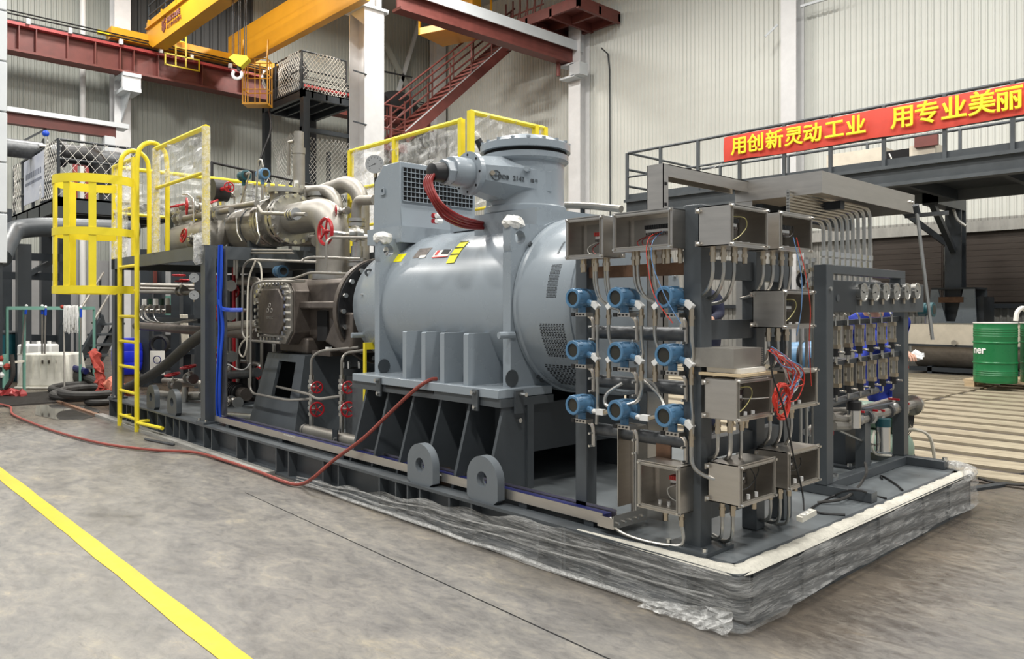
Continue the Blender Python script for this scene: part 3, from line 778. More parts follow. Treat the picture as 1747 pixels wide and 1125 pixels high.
# lifting lugs: plates standing on the near flange, hole axis along y
def lug(px,py,w_,h_,hole,y0,th,matn='mid_grey'):
    c_=P(px,py,y=y0); o,i=rot_lug(c_.x,SH,w_,h_,hole)
    MB().holed([(a,y0,b) for a,b in o],[(a,y0,b) for a,b in i],(0,th,0)).build('lifting_lug',matn,sk)
lug(716,800,.25,.24,.042,.025,.05); lug(822,820,.25,.245,.042,.025,.05)
lug(257,690,.25,.25,.042,.025,.05,'skid_grey'); lug(293,690,.25,.25,.042,.025,.05,'skid_grey')
# concrete/timber grout strip along the near edge
one('timber_packer',MB().box(-8.3,-3.9,-.09,-.002,0,.028),'wall_lower','pale packing strip under the near long edge of the skid','packer')
# stretch film round the open end
def filmwall(name,label):
    t=thing(name,label,'plastic film',(-.2,.4,0))
    r=random.Random(11); path=[]
    for i in range(58): path.append((-3.3+i*(3.3/58),-.012,0,-1))
    for k in range(5):
        a=-PI/2+k*PI/8; path.append((-.02+.045*math.cos(a),.03+.045*math.sin(a),math.cos(a),math.sin(a)))
    for i in range(50): path.append((.022,.07+i*(2.72/50),1,0))
    nz=9; vs=[]
    for i,(x,y,nx,ny) in enumerate(path):
        if y<0 and x<-.9:
            f=min(1,max(0,(x+3.3)/2.3)); top=.05+.17*f**.9+.012*math.sin(i*.9); bot=.004+.02*(1-f)
        else: top=.222+.004*math.sin(i*1.7); bot=.004+.018*abs(math.sin(i*.23))*(1 if y>.3 else .6)+ (.03 if y>.3 else 0)
        for j in range(nz):
            g=j/(nz-1); z=bot+(top-bot)*g
            o=.006+.010*math.sin(i*.37+j*1.9)+r.uniform(0,.006)
            if j==0: o+=.014
            vs.append((x+nx*o,y+ny*o,z))
    n=len(path); m=MB(); m.add(vs,[(i*nz+j,(i+1)*nz+j,(i+1)*nz+j+1,i*nz+j+1) for i in range(n-1) for j in range(nz-1)])
    m.build('sheet','film_skid',t,smooth=80)
    # gathered ropes of film
    for q,(z0,z1,ph) in enumerate(((.05,.19,0),(.03,.12,1.3),(.02,.03,2.1))):
        pts=[]
        for i in range(60):
            f=i/59; x=-3.5+f*3.4; pts.append((x,-.03-.006*math.sin(f*23+ph),z0*(1-f)+z1*f+.006*math.sin(f*31+ph) if q<2 else .012+.006*abs(math.sin(f*17))))
        MB().tube(pts,.0045 if q<2 else .011,6).build('gathered_fold','film_skid' if q<2 else 'film_loose',t)
    # crumpled tail at the corner
    g=MB(); vs=[]; nx_,ny_=16,8
    for i in range(nx_):
        for j in range(ny_):
            vs.append((-.42+i*.028,-.045-.03*r.random()-.02*(j<2),.005+j*.012*(i/nx_+.3)+r.uniform(0,.006)))
    g.add(vs,[(i*ny_+j,(i+1)*ny_+j,(i+1)*ny_+j+1,i*ny_+j+1) for i in range(nx_-1) for j in range(ny_-1)])
    g.build('crumpled_tail','film_loose',t,smooth=0)
    # white foam edge strip under the film
    cl=[]
    for i in range(26): f=i/25; cl.append((-.85+f*.79,.012+.028*f,0,1,.006+.036*f))
    for i in range(5): a=-PI/2+PI/2*i/4; cl.append((-.06+.02*math.cos(a),.06+.02*math.sin(a),-math.cos(a),-math.sin(a),.042))
    for i in range(70): f=i/69; cl.append((-.035,.10+f*2.62,-1,0,.040-.008*f))
    vs=[]
    for i,(x,y,nx,ny,hw) in enumerate(cl):
        w0=hw*(1+.18*math.sin(i*1.9)+.2*r.random())
        for o_,z_ in ((-hw-.004,.214),(-hw*.6,.221+(.010+.006*r.random())*hw/.042),(0,.221+(.013+.006*r.random())*hw/.042),(w0*.7,.2215+(.008+.004*r.random())*hw/.042),(w0,.2225)): vs.append((x+nx*o_,y+ny*o_,z_))
    MB().add(vs,[(i*5+j,(i+1)*5+j,(i+1)*5+j+1,i*5+j+1) for i in range(len(cl)-1) for j in range(4)]).build('edge_padding','foam',t,smooth=60)
    MB().tube([(.03,2.55,.222),(.0,2.70,.235),(-.10,2.78,.24),(-.25,2.8,.235)],[.02,.045,.04,.02],8).build('loose_bunch','film_loose',t,smooth=80)
filmwall('stretch_film','clear stretch film wrapped round the near corner of the skid')
# ================================================================ MOTOR AND ITS PEDESTAL
MY, MZ, MR = .88, 1.27, .53
def hit(px, py, R=MR):
    """pixel -> (x, theta) on the motor shell, theta up from the -y side"""
    u=(px-CX)/FPX; v=(HZ-py)/FPX; dx,dy=FX+u*RX,FY+u*RY
    oy,oz=CAMY-MY,CAMZ-MZ; a=dy*dy+v*v; b=2*(oy*dy+oz*v); c=oy*oy+oz*oz-R*R
    D=b*b-4*a*c
    t=(-b-math.sqrt(max(D,0)))/(2*a); y,z=oy+t*dy,oz+t*v
    return CAMX+t*dx, math.atan2(z,-y)
def cp(x,th,r): return Vector((x,MY-r*math.cos(th),MZ+r*math.sin(th)))
def patch(x0,x1,t0,t1,r,n=6,th=.002):
    m=MB(); vs=[]
    for k in range(n+1):
        t=t0+(t1-t0)*k/n
        for x,rr in ((x0,r),(x1,r),(x1,r+th),(x0,r+th)): vs.append(cp(x,t,rr))
    fs=[(0,1,2,3),(n*4+3,n*4+2,n*4+1,n*4)]
    for k in range(n):
        for j in range(4): fs.append((k*4+j,(k+1)*4+j,(k+1)*4+(j+1)%4,k*4+(j+1)%4))
    return m.add(vs,fs)
mo = thing('electric_motor','large blue-grey cylindrical electric motor on a ribbed pedestal','motor',(-2.4,MY,.75))
MB().lathe((-3.02,MY,MZ),(1,0,0),[(MR,0),(MR,1.32)],72).build('shell','motor_grey',mo)
MB().lathe((-1.66,MY,MZ),(1,0,0),[(MR-.01,0),(MR+.004,.012),(MR+.004,.035),(MR-.006,.045),(MR-.006,.40),(MR-.02,.425),(.46,.43)],72).build('end_housing','motor_grey',mo)
MB().lathe((-1.235,MY,MZ),(1,0,0),[(.50,0),(.50,.012),(.10,.014)],64).build('end_cover','motor_grey',mo)
for k in range(16):
    a=2*PI*k/16; MB().cyl((-1.222,MY+.47*math.cos(a),MZ+.47*math.sin(a)),(-1.208,MY+.47*math.cos(a),MZ+.47*math.sin(a)),.012,6).build('bolt','bolt_steel',mo)
MB().lathe((-3.04,MY,MZ),(-1,0,0),[(MR-.02,0),(MR-.025,.10),(MR-.05,.32),(MR-.10,.50),(MR-.16,.56),(.25,.57)],64).build('end_bell','motor_grey',mo)
def sqplate(x0,x1):
    m=MB(); y0,y1,z0,z1=.335,1.425,.79,1.745
    m.prism([(x0,y0,z0),(x0,y1,z0),(x0,y1,z1),(x0,y0,z1)],(x1-x0,0,0)); return m
def earplate(x0,x1):
    # plate with a lifting eye in each upper corner, built in strips round the hole
    m=MB(); y0,y1,z0,z1=.335,1.425,.79,1.745; hy,hz,r=y0+.075,z1-.085,.042
    n=24; out=[];inn=[]
    for i in range(n):
        t=2*PI*i/n+PI/n; c,s=math.cos(t),math.sin(t); k=min(.075/max(abs(c),1e-6),.085/max(abs(s),1e-6))
        out.append((x0,hy+c*k,hz+s*k)); inn.append((x0,hy+r*c,hz+r*s))
    m.holed(out,inn,(x1-x0,0,0))
    m.box(x0,x1,y0+.15,y1,z1-.17,z1); m.box(x0,x1,y0,y1,z0,z1-.17)
    return m
earplate(-1.72,-1.655).build('frame_plate','motor_grey',mo); earplate(-3.06,-3.0).build('frame_plate','motor_grey',mo)
for px,py in ((655,625),(873,646)):
    x=-2.998 if px<700 else -1.653; c_=P(px,py,x=x); MB().cyl(c_,c_+Vector((.003,0,0)),.05,18).build('frame_hole','skid_grey',mo)
def wrap(x,y,z):
    r=random.Random(int(x*100)); m=MB(); m.sphere((x,y,z),.075,14,(.75,1.0,.62))
    m.v=[p+Vector((r.uniform(-.007,.007),r.uniform(-.007,.007),r.uniform(-.007,.007))) for p in m.v]; return m
wrap(-1.69,.385,1.745).build('tape_wrap','tape_white',mo,smooth=0); wrap(-3.03,.385,1.745).build('tape_wrap','tape_white',mo,smooth=0)
MB().box(-3.12,-1.60,.19,.62,.748,.80).build('foot','motor_grey',mo,bevel=.004); MB().box(-3.12,-1.60,1.15,1.57,.748,.80).build('foot','motor_grey',mo)
for px in (690,722,754,794):
    x=P(px,610,y=.23).x; pts=[(x,.215,.80),(x,.215,1.10),(x,.225,1.105)]
    for k in range(9):
        z=1.105-(1.105-.80)*k/8; yy=MY-math.sqrt(max(MR*MR-(z-MZ)**2,0)); pts.append((x,yy+.02,z))
    MB().prism(pts,(.042,0,0)).build('foot_rib','motor_grey',mo)
for px,py in ((677,633),(823,648),(840,653),(657,631)):
    c_=P(px,py,z=.80); MB().cyl(c_,c_+Vector((0,0,.045)),.022,6).build('foot_bolt','brass',mo); 
for px,y in ((863,.30),(608,.42)):
    c_=P(px+14,572,y=y+.06); MB().cyl(c_,c_+Vector((-.02,-.10,0)),.020,10).build('drain_stub','motor_grey',mo)
c_=P(875,497,y=.42); MB().cyl(c_,c_+Vector((0,-.07,0)),.010,8).build('sensor_probe','bolt_steel',mo)
MB().cyl(c_+Vector((-.03,-.03,-.0)),c_+Vector((-.03,-.05,-.0)),.012,8).build('sensor_cap','red',mo)
c_=P(628,503,y=.45); MB().cyl(c_,c_+Vector((0,-.06,0)),.008,8).build('sensor_probe','bolt_steel',mo)
c_=P(629,465,y=.46); MB().torus(c_,(.8,-.6,0),.022,.009,14,6).build('eye_bolt','skid_grey',mo)
for px,py in ((884,420),(1088/3.75+580,960/3.75+380),(1165/3.75+580,985/3.75+380),(1150/3.75+580,158/3.75+380)):
    x,th=hit(px,py); c_=cp(-1.635,th,MR); MB().cyl(c_,c_+(cp(-1.635,th,MR+.02)-c_),.010,6).build('cover_screw','skid_grey',mo)
# stickers and plates
def sticker(pxs,mtl,name='sticker',rr=MR):
    h=[hit(*p) for p in pxs]; xs=[a for a,_ in h]; ts=[b for _,b in h]
    return patch(min(xs),max(xs),min(ts),max(ts),rr+.0005).build(name,mtl,mo)
def spatch(pl,pr,name,mtl):
    (x0,t0),(x1,t1)=hit(*pl),hit(*pr); return patch(min(x0,x1),max(x0,x1),min(t0,t1),max(t0,t1),MR+.0005).build(name,mtl,mo)
spatch((667,448),(694,433),'warning_sticker','sticker_yellow')
npl=spatch((704,441),(738,423),'nameplate','nameplate')
x0,t0=hit(715,441); x1,t1=hit(728,436); patch(x0,x1,t0,t1,MR+.003).build('nameplate_strip','paper',npl)
spatch((737,440),(772,426),'safety_sign','paper')
x0,t0=hit(742,436); x1,t1=hit(752,428); patch(x0,x1,t0,t1,MR+.003).build('sign_pictogram','sign_red',mo)
x0,t0=hit(738,439.6); x1,t1=hit(764,438.8); patch(x0,x1,t0,t1,MR+.003).build('sign_line','sign_red',mo)
for k in range(4):
    x0,t0=hit(756+3*k,434); x1,t1=hit(758+3*k,427); patch(x0,x1,t0,t1,MR+.003).build('sign_lettering','black',mo)
tp0,tp1=hit(761,450),hit(786,414)
xa,xb=hit(762,449)[0],hit(775,449)[0]
patch(xa,xb,tp0[1],tp1[1],MR+.003,10).build('yellow_tape','sticker_yellow',mo)
for f in (.33,.64,.96): patch(xa,xb,tp0[1]+(tp1[1]-tp0[1])*f,tp0[1]+(tp1[1]-tp0[1])*(f+.045),MR+.006,2).build('tape_lettering','black',mo)
# perforated vents: many small dark slots
def vent(p0,p1,nx,nt):
    (x0,t0),(x1,t1)=hit(*p0,R=MR-.006),hit(*p1,R=MR-.006); x0,x1=sorted((x0,x1)); t0,t1=sorted((t0,t1)); m=MB(); r=MR-.0055
    for i in range(nx):
        for j in range(nt):
            xa=x0+(x1-x0)*(i+.5*(j%2)*.6)/nx; xb=xa+(x1-x0)/nx*.62; ta=t0+(t1-t0)*j/nt; tb=ta+(t1-t0)/nt*.6
            m.add([cp(xa,ta,r+.001),cp(xb,ta,r+.001),cp(xb,tb,r+.001),cp(xa,tb,r+.001)],[(0,1,2,3)])
    m.build('perforated_vent','void',mo,smooth=0,kind='stuff')
vent((932,508),(960,450),9,22); vent((936,608),(962,552),9,22); vent((950,434),(966,412),8,11); vent((958,655),(980,624),8,14)
# terminal tower
TX,TY=-2.10,.88
MB().box(TX-.20,TX+.38,TY-.27,TY+.30,1.62,1.86).build('tower_neck','motor_grey',mo)
MB().lathe((TX,TY,0),(0,0,1),[(.262,1.86),(.272,1.87),(.272,1.905),(.262,1.915),(.255,1.96),(.255,2.19),(.275,2.20),(.285,2.21),(.285,2.245),(.27,2.245)],64).build('terminal_tower','motor_grey',mo)
MB().cyl((TX,TY,2.24),(TX,TY,2.272),.272,48).build('tower_gap','void',mo)  # black disc painted in for the shaded gap between rim and lid
MB().lathe((TX,TY,0),(0,0,1),[(.27,2.268),(.298,2.27),(.298,2.315),(.285,2.325),(.24,2.325),(.20,2.36),(.10,2.385),(0.0001,2.39)],64).build('tower_lid','motor_grey',mo)
for k in range(18):
    a=2*PI*k/18; MB().cyl((TX+.285*math.cos(a),TY+.285*math.sin(a),2.318),(TX+.285*math.cos(a),TY+.285*math.sin(a),2.332),.014,6).build('lid_bolt','motor_grey',mo)
MB().cyl((TX-.24,TY-.16,2.31),(TX-.26,TY-.19,2.38),.025,10).build('breather','black',mo)
# cable duct pointing to the near side
m=MB(); ring=[]
secs=[(TY-.02,.262,.150,2.055),(.62,.175,.135,2.075),(.42,.110,.108,2.085)]
vs=[]
for y,hw,hh,zc in secs:
    c=.42
    for a,b in ((-hw,-hh*c),(-hw*c,-hh),(hw*c,-hh),(hw,-hh*c),(hw,hh*c),(hw*c,hh),(-hw*c,hh),(-hw,hh*c)): vs.append((TX+a,y,zc+b))
fs=[(k*8+i,k*8+(i+1)%8,(k+1)*8+(i+1)%8,(k+1)*8+i) for k in range(2) for i in range(8)]+[tuple(range(16,24))]
m.add(vs,fs); m.build('cable_duct','motor_grey',mo,smooth=20)
ZC=2.085
MB().cyl((TX,.42,ZC),(TX,.385,ZC),.135,36).build('duct_flange','motor_grey',mo)
for k in range(8):
    a=2*PI*k/8; MB().cyl((TX+.115*math.cos(a),.386,ZC+.115*math.sin(a)),(TX+.115*math.cos(a),.383,ZC+.115*math.sin(a)),.008,8).build('flange_hole','void',mo)
MB().lathe((TX,.385,ZC),(0,-1,0),[(.092,0),(.092,.12),(.085,.14)],32).build('duct_sleeve','motor_grey',mo)
MB().cyl((TX,.25,ZC-.01),(TX,.19,ZC-.015),.078,8).build('gland_nut','motor_grey',mo)
MB().lathe((TX,.20,ZC-.015),(0,-1,-.12),[(.062,0),(.062,.02),(.055,.09),(.03,.10)],20).build('gland_boot','black',mo)
for k,(tx,px,sz) in enumerate((('⊕',837,.045),('DDB',844,.036),('2142',866,.04),('编号',890,.028))):
    # lettering on the right-hand flank of the duct
    f0=Vector((TX+.175,.62,2.06)); f1=Vector((TX+.110,.42,2.07))
    dr=(f0-f1).normalized(); st=f1+dr*(.055+.045*k+ (.055 if k>1 else 0)+(.075 if k>2 else 0))
    textm(tx,sz,st+Vector((.002,-.004,-.012)),dr,(0,0,1),'skid_grey','lettering',mo,.003)
MB().cyl((TX+.12,.475,2.08),(TX+.145,.465,2.08),.016,6).build('earth_stud','brass',mo)
c_=Vector((TX+.20,TY-.17,2.12)); MB().cyl(c_,c_+Vector((.03,-.04,0)),.018,10).build('tower_plug','motor_grey',mo)
c_=Vector((TX+.06,TY-.25,2.19)); MB().cyl(c_,c_+Vector((.005,-.02,0)),.014,10).build('tower_plug','motor_grey',mo)
# blower box on the left
bx0,bx1,by0,by1=-3.34,-2.99,.50,1.20
m=MB(); m.prism([(bx0,by0,1.83),(bx1+.02,by0,1.83),(bx1,by0,2.0),(bx1,by0,2.30),(bx0+.14,by0,2.30),(bx0+.02,by0,2.19)],(0,by1-by0,0)); m.build('blower_box','motor_grey',mo,bevel=.006)
MB().box(bx0-.03,bx1+.06,by0-.03,by1+.03,1.72,1.835).build('blower_base','motor_grey',mo)
MB().box(bx1,bx1+.004,by0+.02,by1-.03,2.02,2.262).build('grille_opening','void',mo)
for i in range(19): y=by0+.02+i*(by1-by0-.05)/18; MB().box(bx1+.004,bx1+.010,y-.0025,y+.0025,2.02,2.262).build('grille_bar','motor_grey',mo)
for i in range(8): z=2.02+i*.242/7; MB().box(bx1+.008,bx1+.014,by0+.02,by1-.03,z-.0025,z+.0025).build('grille_bar','motor_grey',mo)
o_,i_=rot_lug(0,0,.06,.06,.014)
MB().holed([(-3.2+a,by0-.012,2.08+b) for a,b in o_],[(-3.2+a,by0-.012,2.08+b) for a,b in i_],(0,.012,0)).build('blower_lug','motor_grey',mo)
MB().box(-2.72,-2.30,.74,1.10,1.79,1.87).build('junction_trough','motor_grey',mo)
for k in range(4):
    c_=P(738+6*(k%2),368+9*(k//2),y=.70); MB().cyl(c_,c_+Vector((0,.05,0)),.018,8).build('cable_gland','red' if k%2==0 else 'white',mo)
# red motor leads
for k in range(4):
    dx=(k-1.5)*.022
    pts=[Vector((TX+dx,.12,2.06)),Vector((TX-.01+dx,.09,1.99)),P(747,348,y=.11)+Vector((dx,0,0)),P(765,372,y=.2)+Vector((dx,.02*k,.004*k)),P(795,388+k,y=.42)+Vector((0,.03*k,.018*k)),P(838,389-2*k,y=.70+.02*k)]
    q=[]
    for i in range(len(pts)-1):
        a=pts[max(i-1,0)];b=pts[i];c=pts[i+1];d=pts[min(i+2,len(pts)-1)]
        for s in range(6):
            t=s/6; q.append(.5*((2*b)+(c-a)*t+(2*a-5*b+4*c-d)*t*t+(3*b-a-3*c+d)*t**3))
    q.append(pts[-1])
    one('power_cable',MB().tube(q,.0105,8),'cable_red','red power cable looping from the duct tip down to the motor','cable','red motor power cables')
# ---------------- pedestal
pe=thing('motor_pedestal','dark grey ribbed steel pedestal carrying the electric motor','pedestal',(-2.5,MY,SH))
Z0,Z1=SH+.001,.70
for ya,yb,s in ((.42,.44,-1),(1.32,1.34,1)):
    MB().box(-3.50,-1.64,ya,yb,Z0,Z1).build('web_plate','skid_grey',pe)
for px in (626,663,706,752,801,856.5):
    x=P(px,694,y=.24).x
    MB().prism([(x,.10,Z0),(x,.235,Z1),(x,.42,Z1),(x,.42,Z0)],(.022,0,0)).build('rib','skid_grey',pe)
    MB().prism([(x,1.66,Z0),(x,1.53,Z1),(x,1.34,Z1),(x,1.34,Z0)],(.022,0,0)).build('rib','skid_grey',pe)
xe=P(856.5,694,y=.24).x
MB().box(xe,xe+.035,.405,.455,Z0,Z1).build('end_post','skid_grey',pe)
MB().box(xe-.02,xe,.44,1.32,.42,Z1).build('cross_plate','dark_steel',pe)
MB().box(-3.12,-3.1,.44,1.32,Z0,Z1).build('cross_plate','dark_steel',pe)
MB().box(-3.52,-3.1,.10,.42,Z0,Z0+.012).build('base_pad','skid_grey',pe)
MB().box(-3.14,-1.59,.20,.62,Z1,.746).build('top_plate','skid_grey',pe); MB().box(-3.14,-1.59,1.14,1.56,Z1,.746).build('top_plate','skid_grey',pe)
MB().box(-2.72,-2.2,.197,.24,.730,.7475).build('shim_gap','void',pe)
for px,y in ((645,.178),(810,.178)):
    c_=P(px,668,y=y); MB().box(c_.x-.025,c_.x+.025,.178,.19,.67,.79).build('jack_bracket','skid_grey',pe)
    MB().cyl((c_.x,.19,.775),(c_.x,.15,.775),.013,8).build('jack_bolt','bolt_steel',pe)
    MB().cyl((c_.x,.19,.69),(c_.x,.165,.69),.011,6).build('jack_bolt','bolt_steel',pe)
MB().box(-1.59,-1.575,.30,.36,.66,.79).build('jack_bracket','skid_grey',pe); MB().cyl((-1.62,.33,.77),(-1.52,.33,.77),.013,8).build('jack_bolt','bolt_steel',pe)
c_=P(882,717,x=xe+.02); MB().cyl(c_,c_+Vector((.03,0,0)),.014,8).build('earth_stud','bolt_steel',pe)
one('wood_wedge',MB().prism([(-2.30,.16,SH+.001),(-2.14,.16,SH+.001),(-2.14,.16,SH+.06),(-2.22,.16,SH+.04)],(0,.12,0)),'rust','small brown wooden wedge at the foot of the motor pedestal','wedge')
# ================================================================ INSTRUMENT RACK
ra=thing('instrument_rack','dark grey steel rack carrying transmitters and junction boxes','rack',(-.4,.3,SH))
G='skid_grey'
def post(x0,x1,y0,y1,z1,z0=None):
    MB().box(x0,x1,y0,y1,SH+.001 if z0 is None else z0,z1).build('post',G,ra,bevel=.004)
post(-.360,-.272,.150,.235,1.695)                 # near corner post
MB().box(-.425,-.205,.085,.30,SH+.001,SH+.017).build('base_plate',G,ra)
for x,y in ((-.405,.105),(-.225,.105),(-.225,.28)): MB().cyl((x,y,SH+.015),(x,y,SH+.035),.012,6).build('anchor_bolt','bolt_steel',ra)
post(-1.02,-.945,.185,.26,1.66)                   # left post
post(-.345,-.27,.60,.68,1.69)                     # middle post
post(-.345,-.27,.86,.94,1.66)                     # right post
for z in (1.38,1.115,.60,.34): MB().box(-.345,-.285,.235,.90,z,z+.085).build('cross_member',G,ra)
MB().box(-1.0,-.36,.20,.25,1.40,1.455).build('cross_member','rust',ra)
MB().box(-1.0,-.36,.215,.25,1.60,1.66).build('cross_member',G,ra)
# horizontal mounting pipes
for z in (1.135,.895,.655):
    MB().cyl((-.985,.25,z),(-.34,.25,z),.032,16).build('mounting_pipe','dull_pipe',ra)
MB().box(-.56,-.48,.225,.235,.56,.64).build('pipe_clip','rust',ra)
# ---- junction boxes
class Fr:
    def __init__(s,o,facing):
        s.o=Vector(o); s.u,s.n=((Vector((1,0,0)),Vector((0,-1,0))) if facing=='S' else (Vector((0,1,0)),Vector((1,0,0))))
    def __call__(s,a,b,c): return s.o+s.u*a+s.n*b+Vector((0,0,c))
def fbox(m,F,a0,a1,b0,b1,c0,c1): return m.obox(F((a0+a1)/2,(b0+b1)/2,(c0+c1)/2),a1-a0,b1-b0,c1-c0,F.u,F.n,(0,0,1))
def catmull(pts,k=5):
    pts=[Vector(p) for p in pts]; q=[]
    for i in range(len(pts)-1):
        a=pts[max(i-1,0)];b=pts[i];c=pts[i+1];d=pts[min(i+2,len(pts)-1)]
        for s in range(k):
            t=s/k; q.append(.5*((2*b)+(c-a)*t+(2*a-5*b+4*c-d)*t*t+(3*b-a-3*c+d)*t**3))
    q.append(pts[-1]); return q
def jbox(label,o,facing,w_,h_,d_,glands,sweep,wires=(),strip=(.45,.95,.42),plain=()):
    """o: back, bottom, left corner; glands: u positions with a conduit; plain: glands without; sweep: list of local offsets"""
    F=Fr(o,facing); rr=random.Random(label)
    t=thing('junction_box',label,'junction box',F(w_/2,d_/2,0),'open stainless junction boxes on the rack')
    th=.004; m=MB()
    fbox(m,F,0,w_,0,th,0,h_); fbox(m,F,0,th,0,d_,0,h_); fbox(m,F,w_-th,w_,0,d_,0,h_); fbox(m,F,0,w_,0,d_,0,th); fbox(m,F,0,w_,0,d_,h_-th,h_)
    m.build('enclosure','stainless',t)
    m=MB(); l=.017
    for a0,a1,c0,c1 in ((-.004,w_+.004,-.004,l),(-.004,w_+.004,h_-l,h_+.004),(-.004,l,l,h_-l),(w_-l,w_+.004,l,h_-l)): fbox(m,F,a0,a1,d_-.006,d_,c0,c1)
    m.build('door_frame','stainless',t)
    m=MB()
    for a0,a1,c0,c1 in ((.010,w_-.010,.010,.015),(.010,w_-.010,h_-.015,h_-.010),(.010,.015,.015,h_-.015),(w_-.015,w_-.010,.015,h_-.015)): fbox(m,F,a0,a1,d_,d_+.004,c0,c1)
    m.build('gasket','pipe_matt',t)
    fbox(MB(),F,.02,w_-.02,.006,.010,.02,h_-.02).build('mounting_plate','stainless_in',t)
    for a in (-.012,w_+.012):
        for c in (.012,h_-.018):
            m=MB(); fbox(m,F,a-.012,a+.012,0,.004,c-.011,c+.011); m.build('mounting_lug','stainless',t)
            MB().cyl(F(a,.004,c),F(a,.014,c),.007,6).build('lug_bolt','bolt_steel',t)
    for a,c in ((.006,.006),(w_-.006,.006),(.006,h_-.006),(w_-.006,h_-.006)): MB().cyl(F(a,d_,c),F(a,d_+.012,c),.006,6).build('cover_screw','bolt_steel',t)
    # terminal strip
    s0,s1,sz=strip; a0,a1=w_*s0*.6,w_*s1
    z=h_*sz
    no=.075 if facing=='E' else 0
    if no:
        a0,a1=.065,.065+w_*(.14+.2*rr.random())
        m=MB()
        for a in (a0+.004,a1-.004): fbox(m,F,a-.003,a+.003,.010,.012+no,z,z+.01)
        m.build('rail_bracket','stainless_in',t)
    ts=fbox(MB(),F,a0,a1,.012+no,.034+no,z,z+.013).build('terminal_rail','white',t)
    m=MB(); n=max(3,int((a1-a0)/.009))
    for k in range(n): fbox(m,F,a0+k*(a1-a0)/n,a0+(k+.7)*(a1-a0)/n,.012+no,.044+no,z+.014,z+.032)
    m.build('terminal_block','black' if rr.random()<.7 else 'sign_red',t)
    m=MB()
    for k in range(n): fbox(m,F,a0+(k+.2)*(a1-a0)/n,a0+(k+.6)*(a1-a0)/n,.02+no,.04+no,z-.012,z-.002)
    m.build('terminal_block','nameplate',t)
    for k,(mt,pts) in enumerate(wires):
        MB().tube(catmull([F(a*w_,(b if b>.95 or not no else b+.28)*d_,c*h_) for a,b,c in pts]),.0022,5).build('wire',mt,t)
    for k in range(3):
        a=w_*(.25+.22*k); MB().cyl(F(a,.05+no*.8,th),F(a,.05+no*.8,.024),.008,6).build('gland_nut','white',t)
    for gi,a in enumerate(list(glands)+list(plain)):
        bb=.05 if gi%2==0 else .075
        g=MB(); g.cyl(F(a,bb,0),F(a,bb,-.022),.011,8); g.cyl(F(a,bb,-.022),F(a,bb,-.036),.0135,6); g.cyl(F(a,bb,-.036),F(a,bb,-.062),.011,10)
        go=g.build('cable_gland','brass',t)
        if gi<len(glands):
            pts=[F(a,bb,-.055)]+[F(a+du,bb+db,-.055+dz) for du,db,dz in sweep(gi)]
            MB().tube(catmull(pts),.0075,8).build('flexible_conduit','pipe_steel',go)
    return t
W_=lambda mt,*p:(mt,p)
def sw_back(k):   # down, then swept away behind the rack
    f=.012*k
    return [(0.0,0,-.05-f),(.02,-.02,-.10-f),(.06,-.08,-.13-f),(.12,-.17,-.135-f)]
def sw_right(k):
    f=.014*k
    return [(.005,0,-.07),(.03,0,-.13-f*.5),(.08,-.03,-.165-f),(.16,-.07,-.17-f)]
def sw_left(k):
    f=.008*k
    return [(.0,-.0,-.05),(.01,-.02,-.10-f*.5),(.05,-.08,-.14-f),(.10,-.17,-.155-f)]
wr=lambda c1,c2:(W_(c1,(.5,.3,.42),(.36,.5,.3),(.40,.55,.14),(.6,.5,.10)),W_(c2,(.6,.3,.42),(.48,.5,.26),(.55,.5,.12),(.75,.5,.10)))
Y0=.185
jbox('smaller open steel box at the top left end of the rack above the transmitters',(-.955,Y0,1.487),'S',.225,.19,.135,(.10,.135,.17,.205),sw_right,wr('wire_white','cable_red'),(.7,.97,.5),(.03,.06))
jbox('wide open steel box full of red wires at the top of the rack',(-.665,Y0,1.508),'S',.315,.168,.135,(.05,.09,.135,.18),sw_right,
  wr('cable_red','wire_red')+(W_('wire_red',(.62,.3,.5),(.6,.9,.3),(.62,1.1,-.2),(.75,1.1,-1.2),(1.02,1.0,-1.9)),W_('wire_blue',(.66,.3,.5),(.66,.9,.2),(.72,1.1,-.4),(.95,1.1,-1.3),(1.15,1,-1.9)),W_('cable_red',(.4,.3,.42),(.3,.6,.25),(.36,.6,.1),(.5,.5,.1))),(.55,.98,.5),(.215,.255,.30))
jbox('lowest left box of the rack with one cable running to the tray',(-.525,Y0,.385),'S',.215,.20,.135,(),sw_left,(W_('wire_white',(.62,.3,.5),(.50,.5,.42),(.55,.5,.25),(.75,.5,.18),(.95,.5,.15)),),(.75,.98,.52),(.085,.185))
X0=-.235
def rb(label,y,z,w_,h_,gl,sw,wi,st,pl=()): jbox(label,(X0,y,z),'E',w_,h_,.15,gl,sw,wi,st,pl)
w1=(W_('wire_yellow',(.28,.4,.75),(.55,.5,.75),(.62,.5,.55),(.45,.5,.3),(.25,.5,.15)),)
w2=(W_('black',(.3,.4,.4),(.5,.5,.4),(.62,.5,.55),(.6,.5,.7)),)
rb('open steel box with blue-violet side near the top of the corner post',.075,1.505,.29,.165,(.03,.07,.11,.15),sw_left,w1,(.45,.62,.5),(.2,.235))
rb('top right open box of the rack beside the steel tube bank',.47,1.508,.30,.165,(.04,.08,.12,.16,.20,.24),sw_left,w2,(.45,.58,.5))
rb('middle open box of the right rack column with a loose yellow wire',.505,1.165,.285,.167,(.05,.09,.13,.17,.21),sw_left,w1+(W_('wire_red',(.3,1.1,2.4),(.4,1.3,1.4),(.55,1.3,.5),(.62,1.2,-.4),(.8,1.1,-1.6)),W_('wire_blue',(.2,1.1,2.4),(.25,1.3,1.4),(.25,1.3,.5),(.2,1.2,-.2))),(.45,.55,.5))
